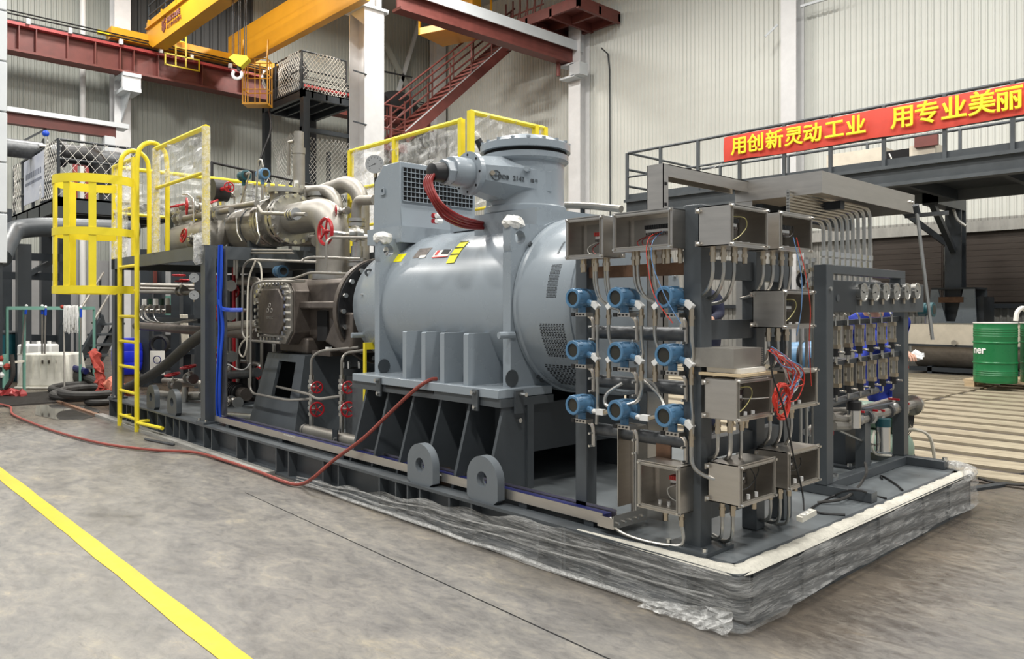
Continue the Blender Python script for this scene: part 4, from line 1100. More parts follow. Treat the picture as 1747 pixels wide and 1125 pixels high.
rb('open box below the grey block with its side facing the corner post',.122,.795,.28,.168,(.02,.07,.12,.16),sw_back,w1+(W_('wire_white',(.3,.4,.5),(.6,.5,.45),(1.0,1.0,.45)),),(.45,.6,.5),(.24,))
rb('open box behind the tangle of red and blue wires',.52,.805,.30,.168,(.05,.10,.15,.20),sw_left,w2,(.45,.58,.45))
rb('lowest open box beside the corner post with a black cable loop',.145,.445,.285,.165,(.03,.07,.11),sw_back,(W_('black',(.1,.4,.3),(.45,.5,.35),(.72,.5,.7),(.6,.5,.95)),W_('black',(.45,.4,.95),(.6,.5,.6),(.62,.5,.2))),(.45,.66,.55),(.24,))
rb('lowest right open box of the rack above the power strip',.545,.45,.295,.165,(.03,.07,.11,.15),sw_back,w2,(.45,.55,.55),(.26,))
# conduit from the lowest left box to the cable tray
one('flexible_conduit',MB().tube(catmull([(-.34,.11,.33),(-.335,.11,.25),(-.40,.09,.232),(-.55,.07,.232),(-.66,.07,.25),(-.72,.10,.285)]),.008,8),'pipe_steel','braided steel conduit lying in a curve from cable tray to lowest box','conduit')
# ---- transmitters
def transmitter(o,label,style):
    F=Fr(o,'S'); t=thing('pressure_transmitter',label,'transmitter',F(0,0,-.12),'blue pressure transmitters on the rack')
    r=.047; L=.135; ax=F.n
    h=MB().lathe(F(0,-L,0),ax,[(.034,0),(r*.93,.006),(r*.93,.028),(r*.86,.032),(r*.86,.05),(r*.90,.056),(r*.90,.092),(r,.096),(r,L-.004),(r*.94,L),(r*.70,L),(r*.70,L-.008)],28).build('housing','tx_blue',t)
    MB().cyl(F(0,-.012,0),F(0,-.007,0),r*.70,24).build('display_window','glass_dark',t)
    m=MB()
    for k in range(12):
        a=2*PI*k/12; c=F(r*.97*math.cos(a),-.018,r*.97*math.sin(a)); m.obox(c,.006,.022,.006,F.u,F.n)
    m.build('cover_knurl','tx_blue',t)
    MB().obox(F(0,-.068,r*.86),.03,.05,.012,F.u,F.n).build('top_label','tx_blue',t)
    for s in (-1,1): MB().cyl(F(s*r*.7,-.072,-.018),F(s*(r+.020),-.072,-.028),.015,10).build('conduit_port','tx_blue',t)
    MB().cyl(F(0,-.07,-.04),F(0,-.07,-.075),.020,12).build('neck','tx_blue',t)
    MB().obox(F(.01,-.065,-.078),.085,.05,.018,F.u,F.n).build('manifold_flange','stainless',t)
    MB().obox(F(-.03,-.037,-.078),.020,.004,.018,F.u,F.n).build('tag_plate','black',t)
    for k in range(3): MB().cyl(F(-.005+.02*k,-.04,-.078),F(-.005+.02*k,-.036,-.078),.0045,6).build('flange_bolt','black',t)
    # stainless bracket and U bolt down to the pipe
    MB().tube(catmull([F(.035,-.08,-.085),F(.052,-.085,-.10),F(.055,-.09,-.13),F(.055,-.09,-.20)]),.009,6).build('bracket','stainless',t)
    for z in (-.135,-.195): MB().cyl(F(.055,-.10,z),F(.052,-.06,z),.006,6).build('u_bolt','bolt_steel',t)
    # white elbow fittings on the conduit ports
    def elbow(s,pth,rr=.0085):
        c=F(s*(r+.02),-.072,-.028)
        e=MB().obox(c+F.u*(s*.016)+Vector((0,0,-.006)),.042,.026,.024,(F.u*s+Vector((0,0,-.75))).normalized(),F.n,(F.u*s*.75+Vector((0,0,1))).normalized()).build('elbow_fitting','white',t)
        c2=c+F.u*(s*.028)+Vector((0,0,-.022))
        g=MB(); g.cyl(c2,c2+Vector((0,0,-.03)),.011,8); g.cyl(c2+Vector((0,0,-.03)),c2+Vector((0,0,-.045)),.0135,6); g.cyl(c2+Vector((0,0,-.045)),c2+Vector((0,0,-.075)),.0105,10)
        go=g.build('conduit_gland','brass',t)
        if pth: MB().tube(catmull([c2+Vector((0,0,-.07))]+[c2+F.u*a+F.n*b+Vector((0,0,c_)) for a,b,c_ in pth]),rr,8).build('flexible_conduit','pipe_steel',go)
    if style=='both':
        elbow(1,[(0,0,-.12),(0,-.01,-.2),(-.02,-.02,-.24),(-.08,-.06,-.25)]); elbow(-1,[(0,0,-.12),(.02,0,-.17),(.07,-.04,-.20),(.14,-.08,-.20)])
    elif style=='right': elbow(1,[(0,0,-.12),(0,0,-.2),(-.005,0,-.30)])
    elif style=='long': elbow(1,[(0,0,-.12),(.005,0,-.22),(.0,0,-.33),(.0,0,-.40)]); elbow(-1,None)
    elif style=='bend': elbow(1,[(.0,0,-.12),(.02,0,-.17),(.09,-.02,-.20),(.15,-.06,-.20)])
    elif style=='loop': elbow(1,[(0,0,-.12),(-.02,.01,-.17),(-.10,.02,-.195),(-.19,.02,-.20),(-.20,.0,-.15),(-.15,-.05,-.10)]); elbow(-1,None)
    elif style=='level':
        c=F(r+.02,-.072,-.028); g=MB(); g.cyl(c,c+F.u*.03,.011,8); g.obox(c+F.u*.05,.045,.026,.026,F.u,F.n); g.build('elbow_fitting','white',t)
        g2=MB(); g2.cyl(c+F.u*.07,c+F.u*.11+Vector((0,0,.012)),.011,8); g2.build('conduit_gland','brass',t)
    return t
rows=('top','middle','bottom'); cols=('left','centre','right')
sty=(('right','both','both'),('right','loop','long'),('level','level','bend'))
for i,zz in enumerate((1.30,1.052,.79)):
    for j,xx in enumerate((-.922,-.662,-.397)):
        transmitter((xx,.055,zz),f'blue pressure transmitter with round window, {rows[i]} row, {cols[j]} of three',sty[i][j])
for k,(pts,lab) in enumerate((
    (((-.60,.17,.93),(-.50,.17,.86),(-.43,.12,.80)),'steel hose slanting down between centre and right transmitters'),
    (((-.66,.2,.93),(-.56,.2,.91),(-.50,.2,.83)),'short steel hose behind the centre bottom transmitter'))):
    one('steel_hose',MB().tube(catmull(pts),.007,8),'pipe_steel',lab,'hose')
one('hanging_rod',MB().tube([(-.60,.13,.60),(-.592,.12,.34)],.006,8),'pipe_steel','thin steel rod hanging left of the lowest left box','rod')
# loose wiring tangle
rr=random.Random(5)
ti=0
def wireloop(pts,mt,lab,r=.0028,g='loose red wires in the tangle'): one('loose_wire',MB().tube(catmull(pts,6),r,5),mt,lab,'wire',g)
for k in range(14):
    a=[P(1316+rr.uniform(-4,4),690+rr.uniform(-6,4),x=-.05)]
    c=P(1330,690,x=-.04); R0=.05+.012*rr.random(); ph=rr.uniform(0,.6)
    pts=[c+Vector((.02*rr.random(),R0*1.1*math.cos(ph+s*.62)*.9,R0*1.25*math.sin(ph+s*.62)+.012)) for s in range(-4,6)]
    wireloop(pts,'wire_red','red wire of the coiled bundle hanging beside the lower boxes',.0032,'coiled red wires')
for k in range(16):
    mt=('wire_red','wire_red','wire_blue','wire_white')[k%4]
    x=-.06+rr.uniform(-.02,.03)
    pts=[P(1314+rr.uniform(-6,10),598+rr.uniform(-6,6),x=x),P(1335+rr.uniform(-8,14),612+rr.uniform(-8,12),x=x),P(1352+rr.uniform(-10,20),640+rr.uniform(-15,12),x=x),P(1350+rr.uniform(-16,12),672+rr.uniform(-10,10),x=x),P(1334+rr.uniform(-8,8),690+rr.uniform(-10,10),x=x)]
    wireloop(pts,mt,{'wire_red':'thin red wire','wire_blue':'thin blue wire','wire_white':'thin white wire'}[mt]+' in the tangle between the boxes',.0026,'loose '+mt[5:]+' wires')
wireloop([P(1312,592,x=-.05),P(1318,640,x=-.03),P(1338,700,x=0),P(1352,770,x=0),P(1368,835,x=.0),P(1372,872,x=0.02)],'black','black lead running from grey block down to the power strip',.004,None)
# grey finned block, plate and cardboard on the box shelf
t=thing('finned_block','grey aluminium block with finned end lying above the boxes','heat sink',(-.2,.2,.99))
a_=P(1258,618,x=-.16)
MB().box(-.30,-.11,.14,.36,1.005,1.085).build('body','pipe_matt',t)
for k in range(9): MB().box(-.30,-.11,.362+.0,.375,1.007+k*.009,1.011+k*.009).build('fin','pipe_matt',t)
t=thing('cardboard','flattened yellow cardboard under the finned block','cardboard',(-.2,.25,.97))
MB().box(-.27,-.07,.13,.42,.972,.983).build('sheet','cardboard',t); MB().box(-.25,-.09,.16,.36,.984,1.004).build('folded_sheet','paper',t)
# power strip and black cables on deck
t=thing('power_strip','cream power strip hanging by its lead above the deck','power strip',P(1376,880,x=.02))
c_=P(1376,880,x=.02)
MB().obox(c_,.10,.03,.022,Vector((.15,.95,.18)).normalized(),Vector((.98,-.15,0)).normalized(),(0,-.18,.98)).build('body','plastic_white',t)
for k in range(3): MB().obox(c_+Vector((.0,(k-1)*.03,.013+.004*(k-1))),.018,.02,.004,Vector((.15,.95,.18)).normalized(),Vector((.98,-.15,0)).normalized(),(0,-.18,.98)).build('socket','tape_white',t)
def deckcable(pts,lab,r=.006,mt='black'): one('deck_cable',MB().tube(catmull([P(x,y,z=SH+r+dz) for x,y,dz in pts]),r,6),mt,lab,'cable')
deckcable(((1376,874,.02),(1390,864,0),(1420,848,0),(1445,838,.06),(1470,838,.07),(1490,846,0),(1512,851,0)),'black cable looping from power strip past the gauge frame foot')
deckcable(((1505,818,0),(1503,812,0),(1515,818,0),(1530,828,0),(1540,837,0)),'short black cable lying on the deck inside gauge frame')
deckcable(((1385,868,.02),(1400,876,0),(1442,879,0)),'black cable end lying right of the power strip')
deckcable(((1395,858,0),(1440,851,.02),(1465,830,.04),(1478,808,.10),(1476,790,.14)),'grey hose rising from deck beside the middle leg',.008,'rubber')
# ---- cable tray along the near edge
t=thing('cable_tray','stainless cable tray with blue lining along the near deck edge','cable tray',(-3,.13,SH))
MB().box(-5.25,-.76,.085,.089,.250,.300).build('side_wall','stainless',t); MB().box(-5.25,-.76,.185,.189,.250,.300).build('side_wall','stainless',t)
MB().box(-5.25,-.76,.089,.185,.250,.254).build('bottom','stainless',t)
MB().box(-5.25,-.78,.10,.175,.256,.285).build('blue_lining','tray_blue',t)
MB().box(-.76,-.665,.05,.30,.250,.254).build('corner_floor','stainless',t); MB().box(-.669,-.665,.05,.30,.254,.31).build('end_wall','stainless',t); MB().box(-.76,-.669,.05,.054,.254,.30).build('end_wall','stainless',t)
MB().box(-.76,-.669,.296,.30,.254,.70).build('riser_back','stainless',t); MB().box(-.672,-.668,.20,.30,.31,.70).build('riser_wall','stainless',t); MB().box(-.765,-.761,.20,.30,.31,.70).build('riser_wall','stainless',t)
for x in (-5,-4,-3.1,-2.2,-1.3,-.85): MB().box(x-.03,x+.03,.09,.185,SH+.001,.25).build('support','dark_steel',t)
for k in range(5): MB().cyl((-.665,.08+.045*k,.275),(-.655,.08+.045*k,.275),.007,6).build('bolt','bolt_steel',t)
for k in range(8): MB().box(-2.20+k*.03,-2.185+k*.03,.0835,.085,.282,.292).build('slot','tape_white',t)
for k in range(6): MB().box(-3.93+k*.03,-3.915+k*.03,.0835,.085,.286,.293).build('slot','tape_white',t)
# ================================================================ GAUGE AND FLOWMETER FRAME
gf=thing('gauge_frame','dark grey steel frame holding gauge panel and sight flowmeters','frame',(-.4,2.1,SH))
def gp(n,x0,x1,y0,y1,z0,z1,mt='skid_grey'): return MB().box(x0,x1,y0,y1,z0,z1).build(n,mt,gf,bevel=.003)
gp('post',-.43,-.355,1.50,1.585,SH+.056,1.495); gp('post',-.47,-.395,2.71,2.79,SH+.056,1.24)
gp('top_beam',-.43,-.36,1.585,2.64,1.445,1.495); gp('hanger',-.43,-.36,2.56,2.64,1.40,1.445)
gp('foot_beam',-.78,-.115,1.505,1.58,SH+.001,SH+.055); gp('foot_beam',-.78,-.15,2.71,2.79,SH+.001,SH+.055); gp('floor_beam',-.44,-.38,1.585,2.71,SH+.001,SH+.055)
gp('floor_beam',-1.4,-.78,2.64,2.72,SH+.001,SH+.055,'dark_steel')
for x,y in ((-.16,2.75),(-.42,1.75),(-.70,2.60)): MB().cyl((x,y,SH+.05),(x,y,SH+.075),.016,6).build('anchor_bolt','bolt_steel',gf)
pn=gp('panel',-.385,-.37,1.56,2.99,1.228,1.412); MB().box(-.37,-.366,1.57,1.90,1.234,1.406).build('panel_cover','dark_steel',pn)
MB().cyl((-.366,1.66,1.31),(-.362,1.66,1.31),.02,16).build('panel_cap','skid_grey',pn)
for y in (1.60,): MB().cyl((-.355,1.54,1.36),(-.345,1.54,1.36),.012,8).build('bolt','bolt_steel',gf)
for z0,zz in ((1.165,1.185),(.93,.955)): MB().bar((-.43,1.585,z0-.004),(-.43,2.71,zz),.025,.03).build('cross_rail','dark_steel',gf)
MB().cyl((-.43,1.585,.70),(-.43,2.35,.735),.022,10).build('cross_rail','dull_pipe',gf)
names=('first','second','third','fourth','fifth','sixth')
def gauge(label,c,R,axis,group,cat='gauge',thick=.04):
    a=Vector(axis).normalized(); c=Vector(c); t=thing('pressure_gauge',label,cat,c-Vector((0,0,R)),group)
    MB().lathe(c-a*thick,a,[(R*.8,0),(R*.97,.006),(R*.97,thick*.75),(R*1.06,thick*.8),(R*1.06,thick),(R*.92,thick),(R*.92,thick*.9)],28).build('case','bolt_steel',t)
    MB().cyl(c-a*(thick*.25),c-a*(thick*.12),R*.92,28).build('dial','gauge_face',t)
    _,u,v=basis(a)
    up=Vector((0,0,1)); sd=a.cross(up) if abs(a.z)<.9 else u
    sd.normalize()
    f=c-a*(thick*.10)
    m=MB()
    for k in range(11):
        th=math.radians(225-27*k); dd=sd*math.cos(th)*-1+up*math.sin(th); m.bar(f+dd*R*.68,f+dd*R*.84,R*.05,.0006,up=a)
    m.build('scale_marks','black',t)
    th=math.radians(225-27*random.uniform(.3,7)); dd=sd*math.cos(th)*-1+up*math.sin(th)
    MB().bar(f-dd*R*.2,f+dd*R*.72,R*.06,.001,up=a).build('needle','black',t)
    MB().cyl(f,f+a*.003,R*.09,8).build('hub','black',t)
    MB().cyl(c-a*(thick*.6)-up*R*.9,c-a*(thick*.6)-up*(R*1.5),R*.16,8).build('stem','brass',t)
    return t
for k,(px,py) in enumerate(((1475,499),(1495,499),(1513,498),(1531,498),(1549,498),(1566,497))):
    c=P(px,py,x=-.335); gauge(f'{names[k]} round pressure gauge from the left on the grey panel',c,.052,(1,0,0),'round gauges on the panel')
# sight flowmeters
def flowmeter(label,c,h):
    t=thing('flowmeter',label,'flowmeter',c-Vector((0,0,h/2)),'sight flowmeters in the frame'); x,y,z=c
    MB().box(x-.02,x-.012,y-.021,y+.021,z-h/2,z+h/2).build('back_plate','stainless',t)
    MB().cyl((x,y,z-h/2+.02),(x,y,z+h/2-.02),.014,12).build('sight_tube','clear_tube',t)
    MB().box(x-.012,x+.024,y-.021,y+.021,z+h/2-.024,z+h/2).build('end_block','brass',t); MB().box(x-.012,x+.024,y-.021,y+.021,z-h/2,z-h/2+.024).build('end_block','brass',t)
    for s in (-1,1): MB().box(x+.002,x+.020,y+s*.019-.0025,y+s*.019+.0025,z-h/2+.024,z+h/2-.024).build('guard_rod','stainless',t)
    MB().cyl((x,y,z-.01),(x,y,z+.005),.012,8).build('float','black',t)
    MB().cyl((x,y,z-h/2-.045),(x,y,z-h/2),.020,8).build('needle_valve','black',t); MB().cyl((x+.02,y,z-h/2-.02),(x+.055,y,z-h/2-.02),.007,8).build('knob','bolt_steel',t)
    MB().tube([(x,y,z+h/2),(x,y,z+h/2+.05),(x-.03,y+.03,z+h/2+.07)],.006,6,bend=.02).build('feed_tube','pipe_steel',t)
    MB().tube([(x,y,z-h/2-.045),(x,y,z-h/2-.08),(x-.03,y+.04,z-h/2-.09)],.006,6,bend=.02).build('drain_tube','pipe_steel',t)
for k,px in enumerate((1425,1446,1466,1485,1504,1521)):
    c=P(px,576-1.9*k,x=-.405); flowmeter(f'{names[k]} glass-tube flowmeter from the left in the upper row',c,.13)
for k,px in enumerate((1427,1447,1468,1487,1506,1524)):
    c=P(px,642-3.2*k,x=-.405); flowmeter(f'{names[k]} glass-tube flowmeter from the left in the lower row',c,.13)
# tube bank dropping into the frame
for k,px in enumerate((1405,1416,1427,1437,1446,1455,1464,1474,1484)):
    c=P(px,447,x=-.40); top=1.80-.008*(8-k)
    t=thing('steel_tube',f'{("first","second","third","fourth","fifth","sixth","seventh","eighth","ninth")[k]} bent steel tube from the left dropping into the gauge frame','tube',(c.x,c.y,1.50),'bent steel tubes of the tube bank')
    MB().tube([(-.40,1.15,top+.008*k),(-.40,c.y,top+.008*k),(-.40,c.y,1.50)],.011,8,bend=.07).build('tube','pipe_steel',t)
    m=MB(); m.cyl((-.40,c.y,1.50),(-.40,c.y,1.535),.016,6); m.cyl((-.40,c.y,1.545),(-.40,c.y,1.575),.019,6); m.build('fitting','bolt_steel',t)
    MB().cyl((-.40,c.y,1.40),(-.40,c.y,1.50),.008,8).build('tail','pipe_steel',t)
# stainless channels overhead
t=thing('overhead_channel','broad stainless steel channel hood above the gauge frame','channel',(-.45,1.8,1.84))
for b in ((-.74,-.24,1.20,1.204,1.845,1.955),(-.244,-.24,1.204,2.46,1.845,1.955),(-.74,-.736,1.204,2.46,1.845,1.955),(-.74,-.24,2.456,2.46,1.845,1.955)): MB().box(*b).build('side','stainless',t)
MB().box(-.74,-.24,1.2,2.46,1.955,1.959).build('top','stainless',t)
MB().box(-.70,-.30,1.55,1.60,1.80,1.845).build('cross_support','dark_steel',t); MB().box(-.70,-.60,1.25,2.40,1.76,1.83).build('bearer','dark_steel',t)
MB().box(-.74,-.64,1.21,1.31,SH+.001,1.845).build('riser','stainless',t)
for y,z in ((1.27,1.91),): MB().cyl((-.70,1.2,1.91),(-.70,1.19,1.91),.010,8).build('screw','bolt_steel',t)
for k in range(2): MB().cyl((-.24,2.38+.04*k,1.91),(-.232,2.38+.04*k,1.91),.010,8).build('screw','bolt_steel',t)
t=thing('stainless_arch_tray','stainless steel cable tray arching over behind the rack','cable tray',(-.68,.8,SH))
for b in ((-.76,-.66,.42,.424,SH+.001,1.955),(-.664,-.66,.42,.46,SH+.001,1.955),(-.76,-.756,.42,.50,SH+.001,1.955)): MB().box(*b).build('riser_wall','stainless',t)
for b in ((-.664,-.66,.46,1.2,1.895,1.955),(-.76,-.756,.46,1.2,1.895,1.955),(-.76,-.66,.46,1.2,1.951,1.955)): MB().box(*b).build('arm_wall','stainless',t)
for k in range(4): MB().box(-.66,-.657,.43,.445,1.55+.1*k,1.565+.1*k).build('slot','void',t)
t=thing('hanging_pole','thin steel pole hanging from the end of the stainless channel','pole',P(1590,578,x=-.05))
MB().tube([P(1564,360,x=-.10),P(1591,580,x=-.02)],.010,8).build('pole','pipe_steel',t)
MB().box(-.30,-.05,2.462,2.475,1.82,1.845).build('hook_bracket','dull_pipe',t)
MB().cyl(P(1562,350,x=-.10),P(1565,364,x=-.10),.018,8).build('collar','dark_steel',t)
# gauge-frame neighbours: dark transmitters beside the panel
def darktx(c,label):
    t=thing('level_transmitter',label,'transmitter',Vector(c)-Vector((0,0,.06)),'dark teal transmitters'); c=Vector(c)
    MB().lathe(c-Vector((.03,.0,0)),(1,0,0),[(.03,-.03),(.05,-.025),(.05,.02),(.043,.025),(.043,.04),(.052,.045),(.052,.07),(.03,.072)],20).build('housing','teal_dark',t)
    MB().cyl(c+Vector((.035,0,0)),c+Vector((.043,0,0)),.032,16).build('window','glass_dark',t)
    MB().cyl(c-Vector((0,0,.10)),c-Vector((0,0,.04)),.018,10).build('neck','stainless',t)
darktx(P(1399,512,x=-.42),'dark teal transmitter at the left post of the gauge frame'); darktx(P(1583,531,x=-.45)+Vector((0,0,.01)),'dark teal transmitter right of the gauge panel')
one('transmitter_stem',MB().tube([P(1583,545,x=-.45),P(1590,560,x=-.45),P(1588,572,x=-.45)],.010,6),'brass','brass stem hanging under the right dark transmitter','fitting')
# manifold at the foot of the frame
t=thing('valve_manifold','steel pipe manifold with red levers at the foot of the gauge frame','manifold',(-.5,2.4,.6))
def mp(pts,r,mt='pipe_matt',n='pipe'): MB().tube(pts,r,10,bend=.05).build(n,mt,t)
X=-.44
mp([P(1420,727,x=X),P(1445,727,x=X),P(1470,716,x=X),P(1560,690,x=X)],.030)
mp([P(1420,710,x=-.6),P(1450,703,x=-.6),P(1500,690,x=-.6),P(1545,680,x=-.6)],.022)
mp([P(1420,712,x=X),P(1440,716,x=X),P(1462,708,x=X)],.022); mp([P(1460,700,x=-.5),P(1530,680,x=-.5)],.018)
mp([P(1432,735,x=X),P(1468,752,x=X),P(1492,760,x=X)],.008,'pipe_steel')
for px,py in ((1465,704),(1488,702),(1500,702),(1542,690),(1525,683)):
    c=P(px,py,x=X); MB().box(c.x-.035,c.x+.035,c.y-.005,c.y+.005,c.z,c.z+.012).build('lever','red',t); MB().sphere(c-Vector((0,0,.045)),.036,10).build('valve_body','pipe_steel',t); MB().cyl(c-Vector((0,0,.04)),c,.010,8).build('valve_stem','bolt_steel',t)
for px,py in ((1450,716),(1478,712),(1515,702),(1535,696)):
    c=P(px,py,x=X); MB().cyl(c-Vector((0,.015,0)),c+Vector((0,.015,0)),.045,12).build('union','dull_pipe',t)
c=P(1556,692,x=X); MB().cyl(c,c+Vector((0,.03,0)),.07,18).build('blind_flange','bolt_steel',t)
for px,py0,py1,r in ((1457,700,730,.038),(1507,728,770,.042)):
    a,b=P(px,py0,x=-.40),P(px,py1,x=-.40); MB().cyl(b,a,r,18).build('filter_bowl','bolt_steel',t); MB().cyl(a,a+Vector((0,0,.05)),r*1.1,12).build('filter_head','teal_dark' if px>1480 else 'black',t)
MB().tube(catmull([P(1492,735,x=X),P(1488,760,x=X),P(1495,775,x=X),P(1520,778,x=-.4)]),.008,6).build('hose','rope',t)
MB().box(-.48,-.42,2.16,2.24,SH+.001,.62).build('leg','skid_grey',t)
MB().box(-.465,-.435,2.2,2.66,.60,.63).build('bearer','skid_grey',t)
t=thing('support_column','dark grey square column standing behind the gauge frame','column',(-.75,2.4,SH))
MB().box(-.86,-.62,2.34,2.54,SH+.016,.92).build('shaft','dark_steel',t); MB().box(-.92,-.56,2.28,2.60,SH+.001,SH+.016).build('base_plate','dark_steel',t)
for x,y in ((-.58,2.31),(-.58,2.57)): MB().cyl((x,y,SH+.016),(x,y,SH+.035),.014,6).build('bolt','bolt_steel',t)
# machinery standing on the floor beyond the skid
t=thing('portable_compressor','dark green air compressor with pale green tank beyond the skid','compressor',Vector((P(1548,768,y=3.3).x-.5,3.3,0)))
b=Vector((P(1548,768,y=3.3).x,3.2,-.05))
MB().cyl(b+Vector((-1.1,.1,.27)),b+Vector((-.05,.1,.27)),.13,20).build('air_tank','pale_green',t); MB().sphere(b+Vector((-.05,.1,.27)),.13,18,(.7,1,1)).build('tank_end','pale_green',t)
MB().cyl(b+Vector((-.5,.1,.50)),b+Vector((-.15,.1,.50)),.10,18).build('motor','pale_green',t)
MB().cyl(b+Vector((-.10,.1,.50)),b+Vector((-.02,.1,.50)),.13,20).build('belt_guard','green_paint',t)
for k in range(7): MB().torus(b+Vector((0,.1,.50)),(1,0,0),.03+.016*k,.003,18,5).build('guard_ring','black',t)
MB().box(b.x-.95,b.x-.55,b.y-.05,b.y+.3,.40,.62).build('pump_block','green_paint',t)
MB().tube(catmull([b+Vector((-.03,.1,.40)),b+Vector((.05,.12,.42)),b+Vector((.12,.2,.36)),b+Vector((.14,.25,.15))]),.012,6).build('hose','rope',t)
MB().cyl(b+Vector((-.85,.1,.05)),b+Vector((-.85,.1,.18)),.05,8).build('foot','black',t); MB().cyl(b+Vector((-.15,.1,.05)),b+Vector((-.15,.1,.18)),.05,8).build('foot','black',t)
one('floor_cable',MB().tube(catmull([P(1640,800,z=.01),P(1680,810,z=.01),P(1720,812,z=.01),P(1760,808,z=.01)]),.012,6),'black','black cable on the floor right of the skid','cable')
one('thick_floor_cable',MB().tube(catmull([P(1558,778,z=.02),P(1600,792,z=.02),P(1640,806,z=.02),P(1700,824,z=.02),P(1760,828,z=.02)]),.009,6),'rubber','thin grey cable curving across the floor beyond the skid','cable')
# blue cylinder seen between the racks
t=thing('blue_cylinder','light blue steel cylinder lying behind the rack','cylinder',P(1385,612,y=3.2))
a,b=P(1352,614,y=3.2),P(1400,612,y=3.2)
MB().cyl(a,b,.14,20).build('shell','tx_blue',t); MB().torus((a+b)/2,b-a,.14,.012,20,6).build('band','black',t)
MB().box(a.x-.2,b.x+.2,3.05,3.35,0,(a.z-.13)).build('cradle','dark_steel',t)

# ================================================================ COMPRESSOR, PIPING
co=thing('screw_compressor','dark cast-iron screw compressor with bolted octagonal cover','compressor',(-4.4,.9,.86))
CI='cast_iron'
MB().lathe((-3.78,MY,MZ-.04),(-1,0,0),[(.20,0),(.435,0),(.435,.05),(.39,.065),(.34,.14),(.29,.32),(.28,.4)],40).build('coupling_housing',CI,co)
for k in range(20):
    a=2*PI*k/20; c=Vector((-3.76,MY+.395*math.cos(a),MZ-.04+.395*math.sin(a))); MB().cyl(c,c+Vector((.035,0,0)),.021,6).build('flange_bolt','bolt_steel',co)
MB().cyl((-3.779,MY,MZ-.04),(-3.76,MY,MZ-.04),.425,40).build('flange_face','black',co); MB().cyl((-3.76,MY,MZ-.04),(-3.60,MY,MZ-.04),.30,32).build('coupling_disc','black',co)
MB().box(-4.62,-3.95,.60,1.20,.98,1.50).build('rotor_casing',CI,co,bevel=.05)
MB().box(-4.62,-3.90,.50,.62,1.25,1.31).build('casing_ledge',CI,co,bevel=.012)
MB().box(-4.33,-4.16,.585,.601,.98,1.235).build('casing_pocket','void',co)
MB().prism([(-4.1,.52,.98),(-3.9,.52,1.22),(-3.68,.52,1.22),(-3.68,.52,.90),(-3.85,.52,.90)],(0,.6,0)).build('casing_web',CI,co,bevel=.02)
def octo(cx,cz,hw,hh,c): return [(cx-hw,cz-hh+c),(cx-hw+c,cz-hh),(cx+hw-c,cz-hh),(cx+hw,cz-hh+c),(cx+hw,cz+hh-c),(cx+hw-c,cz+hh),(cx-hw+c,cz+hh),(cx-hw,cz+hh-c)]
bc=P(471,532,y=.45); BX,BZ=bc.x,bc.z
MB().prism([(x,.45,z) for x,z in octo(BX,BZ,.335,.285,.11)],(0,.55,0)).build('end_casing',CI,co,bevel=.01)
cov=MB().prism([(x,.425,z) for x,z in octo(BX,BZ,.325,.275,.105)],(0,.024,0)).build('cover_flange','pipe_matt',co,bevel=.004)
MB().prism([(x,.395,z) for x,z in octo(BX-.01,BZ,.235,.20,.085)],(0,.03,0)).build('cover_plate',CI,co,bevel=.012)
def octpt(f,hw,hh,c):
    p=octo(BX,BZ,hw,hh,c); L=[math.dist(p[i],p[(i+1)%8]) for i in range(8)]; s=f*sum(L)
    for i in range(8):
        if s<=L[i]: a,b=p[i],p[(i+1)%8]; return (a[0]+(b[0]-a[0])*s/L[i],a[1]+(b[1]-a[1])*s/L[i])
        s-=L[i]
    return p[0]
for k in range(30):
    x,z=octpt((k+.5)/30,.285,.238,.095); MB().cyl((x,.425,z),(x,.385,z),.019,6).build('cover_bolt','bolt_steel',co)
# emblem: three diamonds and lettering cast into the cover
m=MB()
for dx,dz in ((0,.045),(-.035,.0),(.035,.0)): m.torus((BX-.01+dx,.394,BZ+dz+.01),(0,1,0),.018,.005,10,5)
m.build('emblem','pipe_matt',co); textm('SRMTEC',.036,(BX-.01,.394,BZ-.065),(1,0,0),(0,0,1),'pipe_matt','lettering',co,.002,'CENTER')
MB().box(-4.95,-4.45,.55,1.15,.86,1.0).build('foot',CI,co,bevel=.02)
MB().box(-4.35,-4.05,.55,1.15,.86,.90).build('foot',CI,co); MB().cyl((-4.2,.62,.90),(-4.2,.62,.93),.03,6).build('foot_bolt','white',co)
# compressor pedestal with window
cpd=thing('compressor_pedestal','dark grey tapered box pedestal with square window under compressor','pedestal',(-4.7,.7,SH))
b_=[Vector(P(424,732,y=.33)[:2]+(SH+.001,)) if False else Vector((P(424,700,y=.33).x,.33,SH+.001)),Vector((P(502,700,y=.33).x,.33,SH+.001)),Vector((P(502,700,y=.33).x,1.05,SH+.001)),Vector((P(424,700,y=.33).x,1.05,SH+.001))]
xa,xb=P(461,605,y=.5).x,P(524,610,y=.5).x
t_=[Vector((xa,.48,.858)),Vector((xb,.48,.858)),Vector((xb,.98,.858)),Vector((xa,.98,.858))]
m=MB(); m.add([b_[1],b_[2],t_[2],t_[1]],[(0,1,2,3)]); m.add([b_[2],b_[3],t_[3],t_[2]],[(0,1,2,3)]); m.add([b_[3],b_[0],t_[0],t_[3]],[(0,1,2,3)]); m.add(t_,[(0,1,2,3)])
def bil(u,v,n=0): return (b_[0]*(1-u)+b_[1]*u)*(1-v)+(t_[0]*(1-u)+t_[1]*u)*v+Vector((0,n,0))
us,vs_=(0,.36,.80,1),(0,.42,.90,1)
for i in range(3):
    for j in range(3):
        if i==1 and j==1: continue
        m.add([bil(us[i],vs_[j]),bil(us[i+1],vs_[j]),bil(us[i+1],vs_[j+1]),bil(us[i],vs_[j+1])],[(0,1,2,3)])
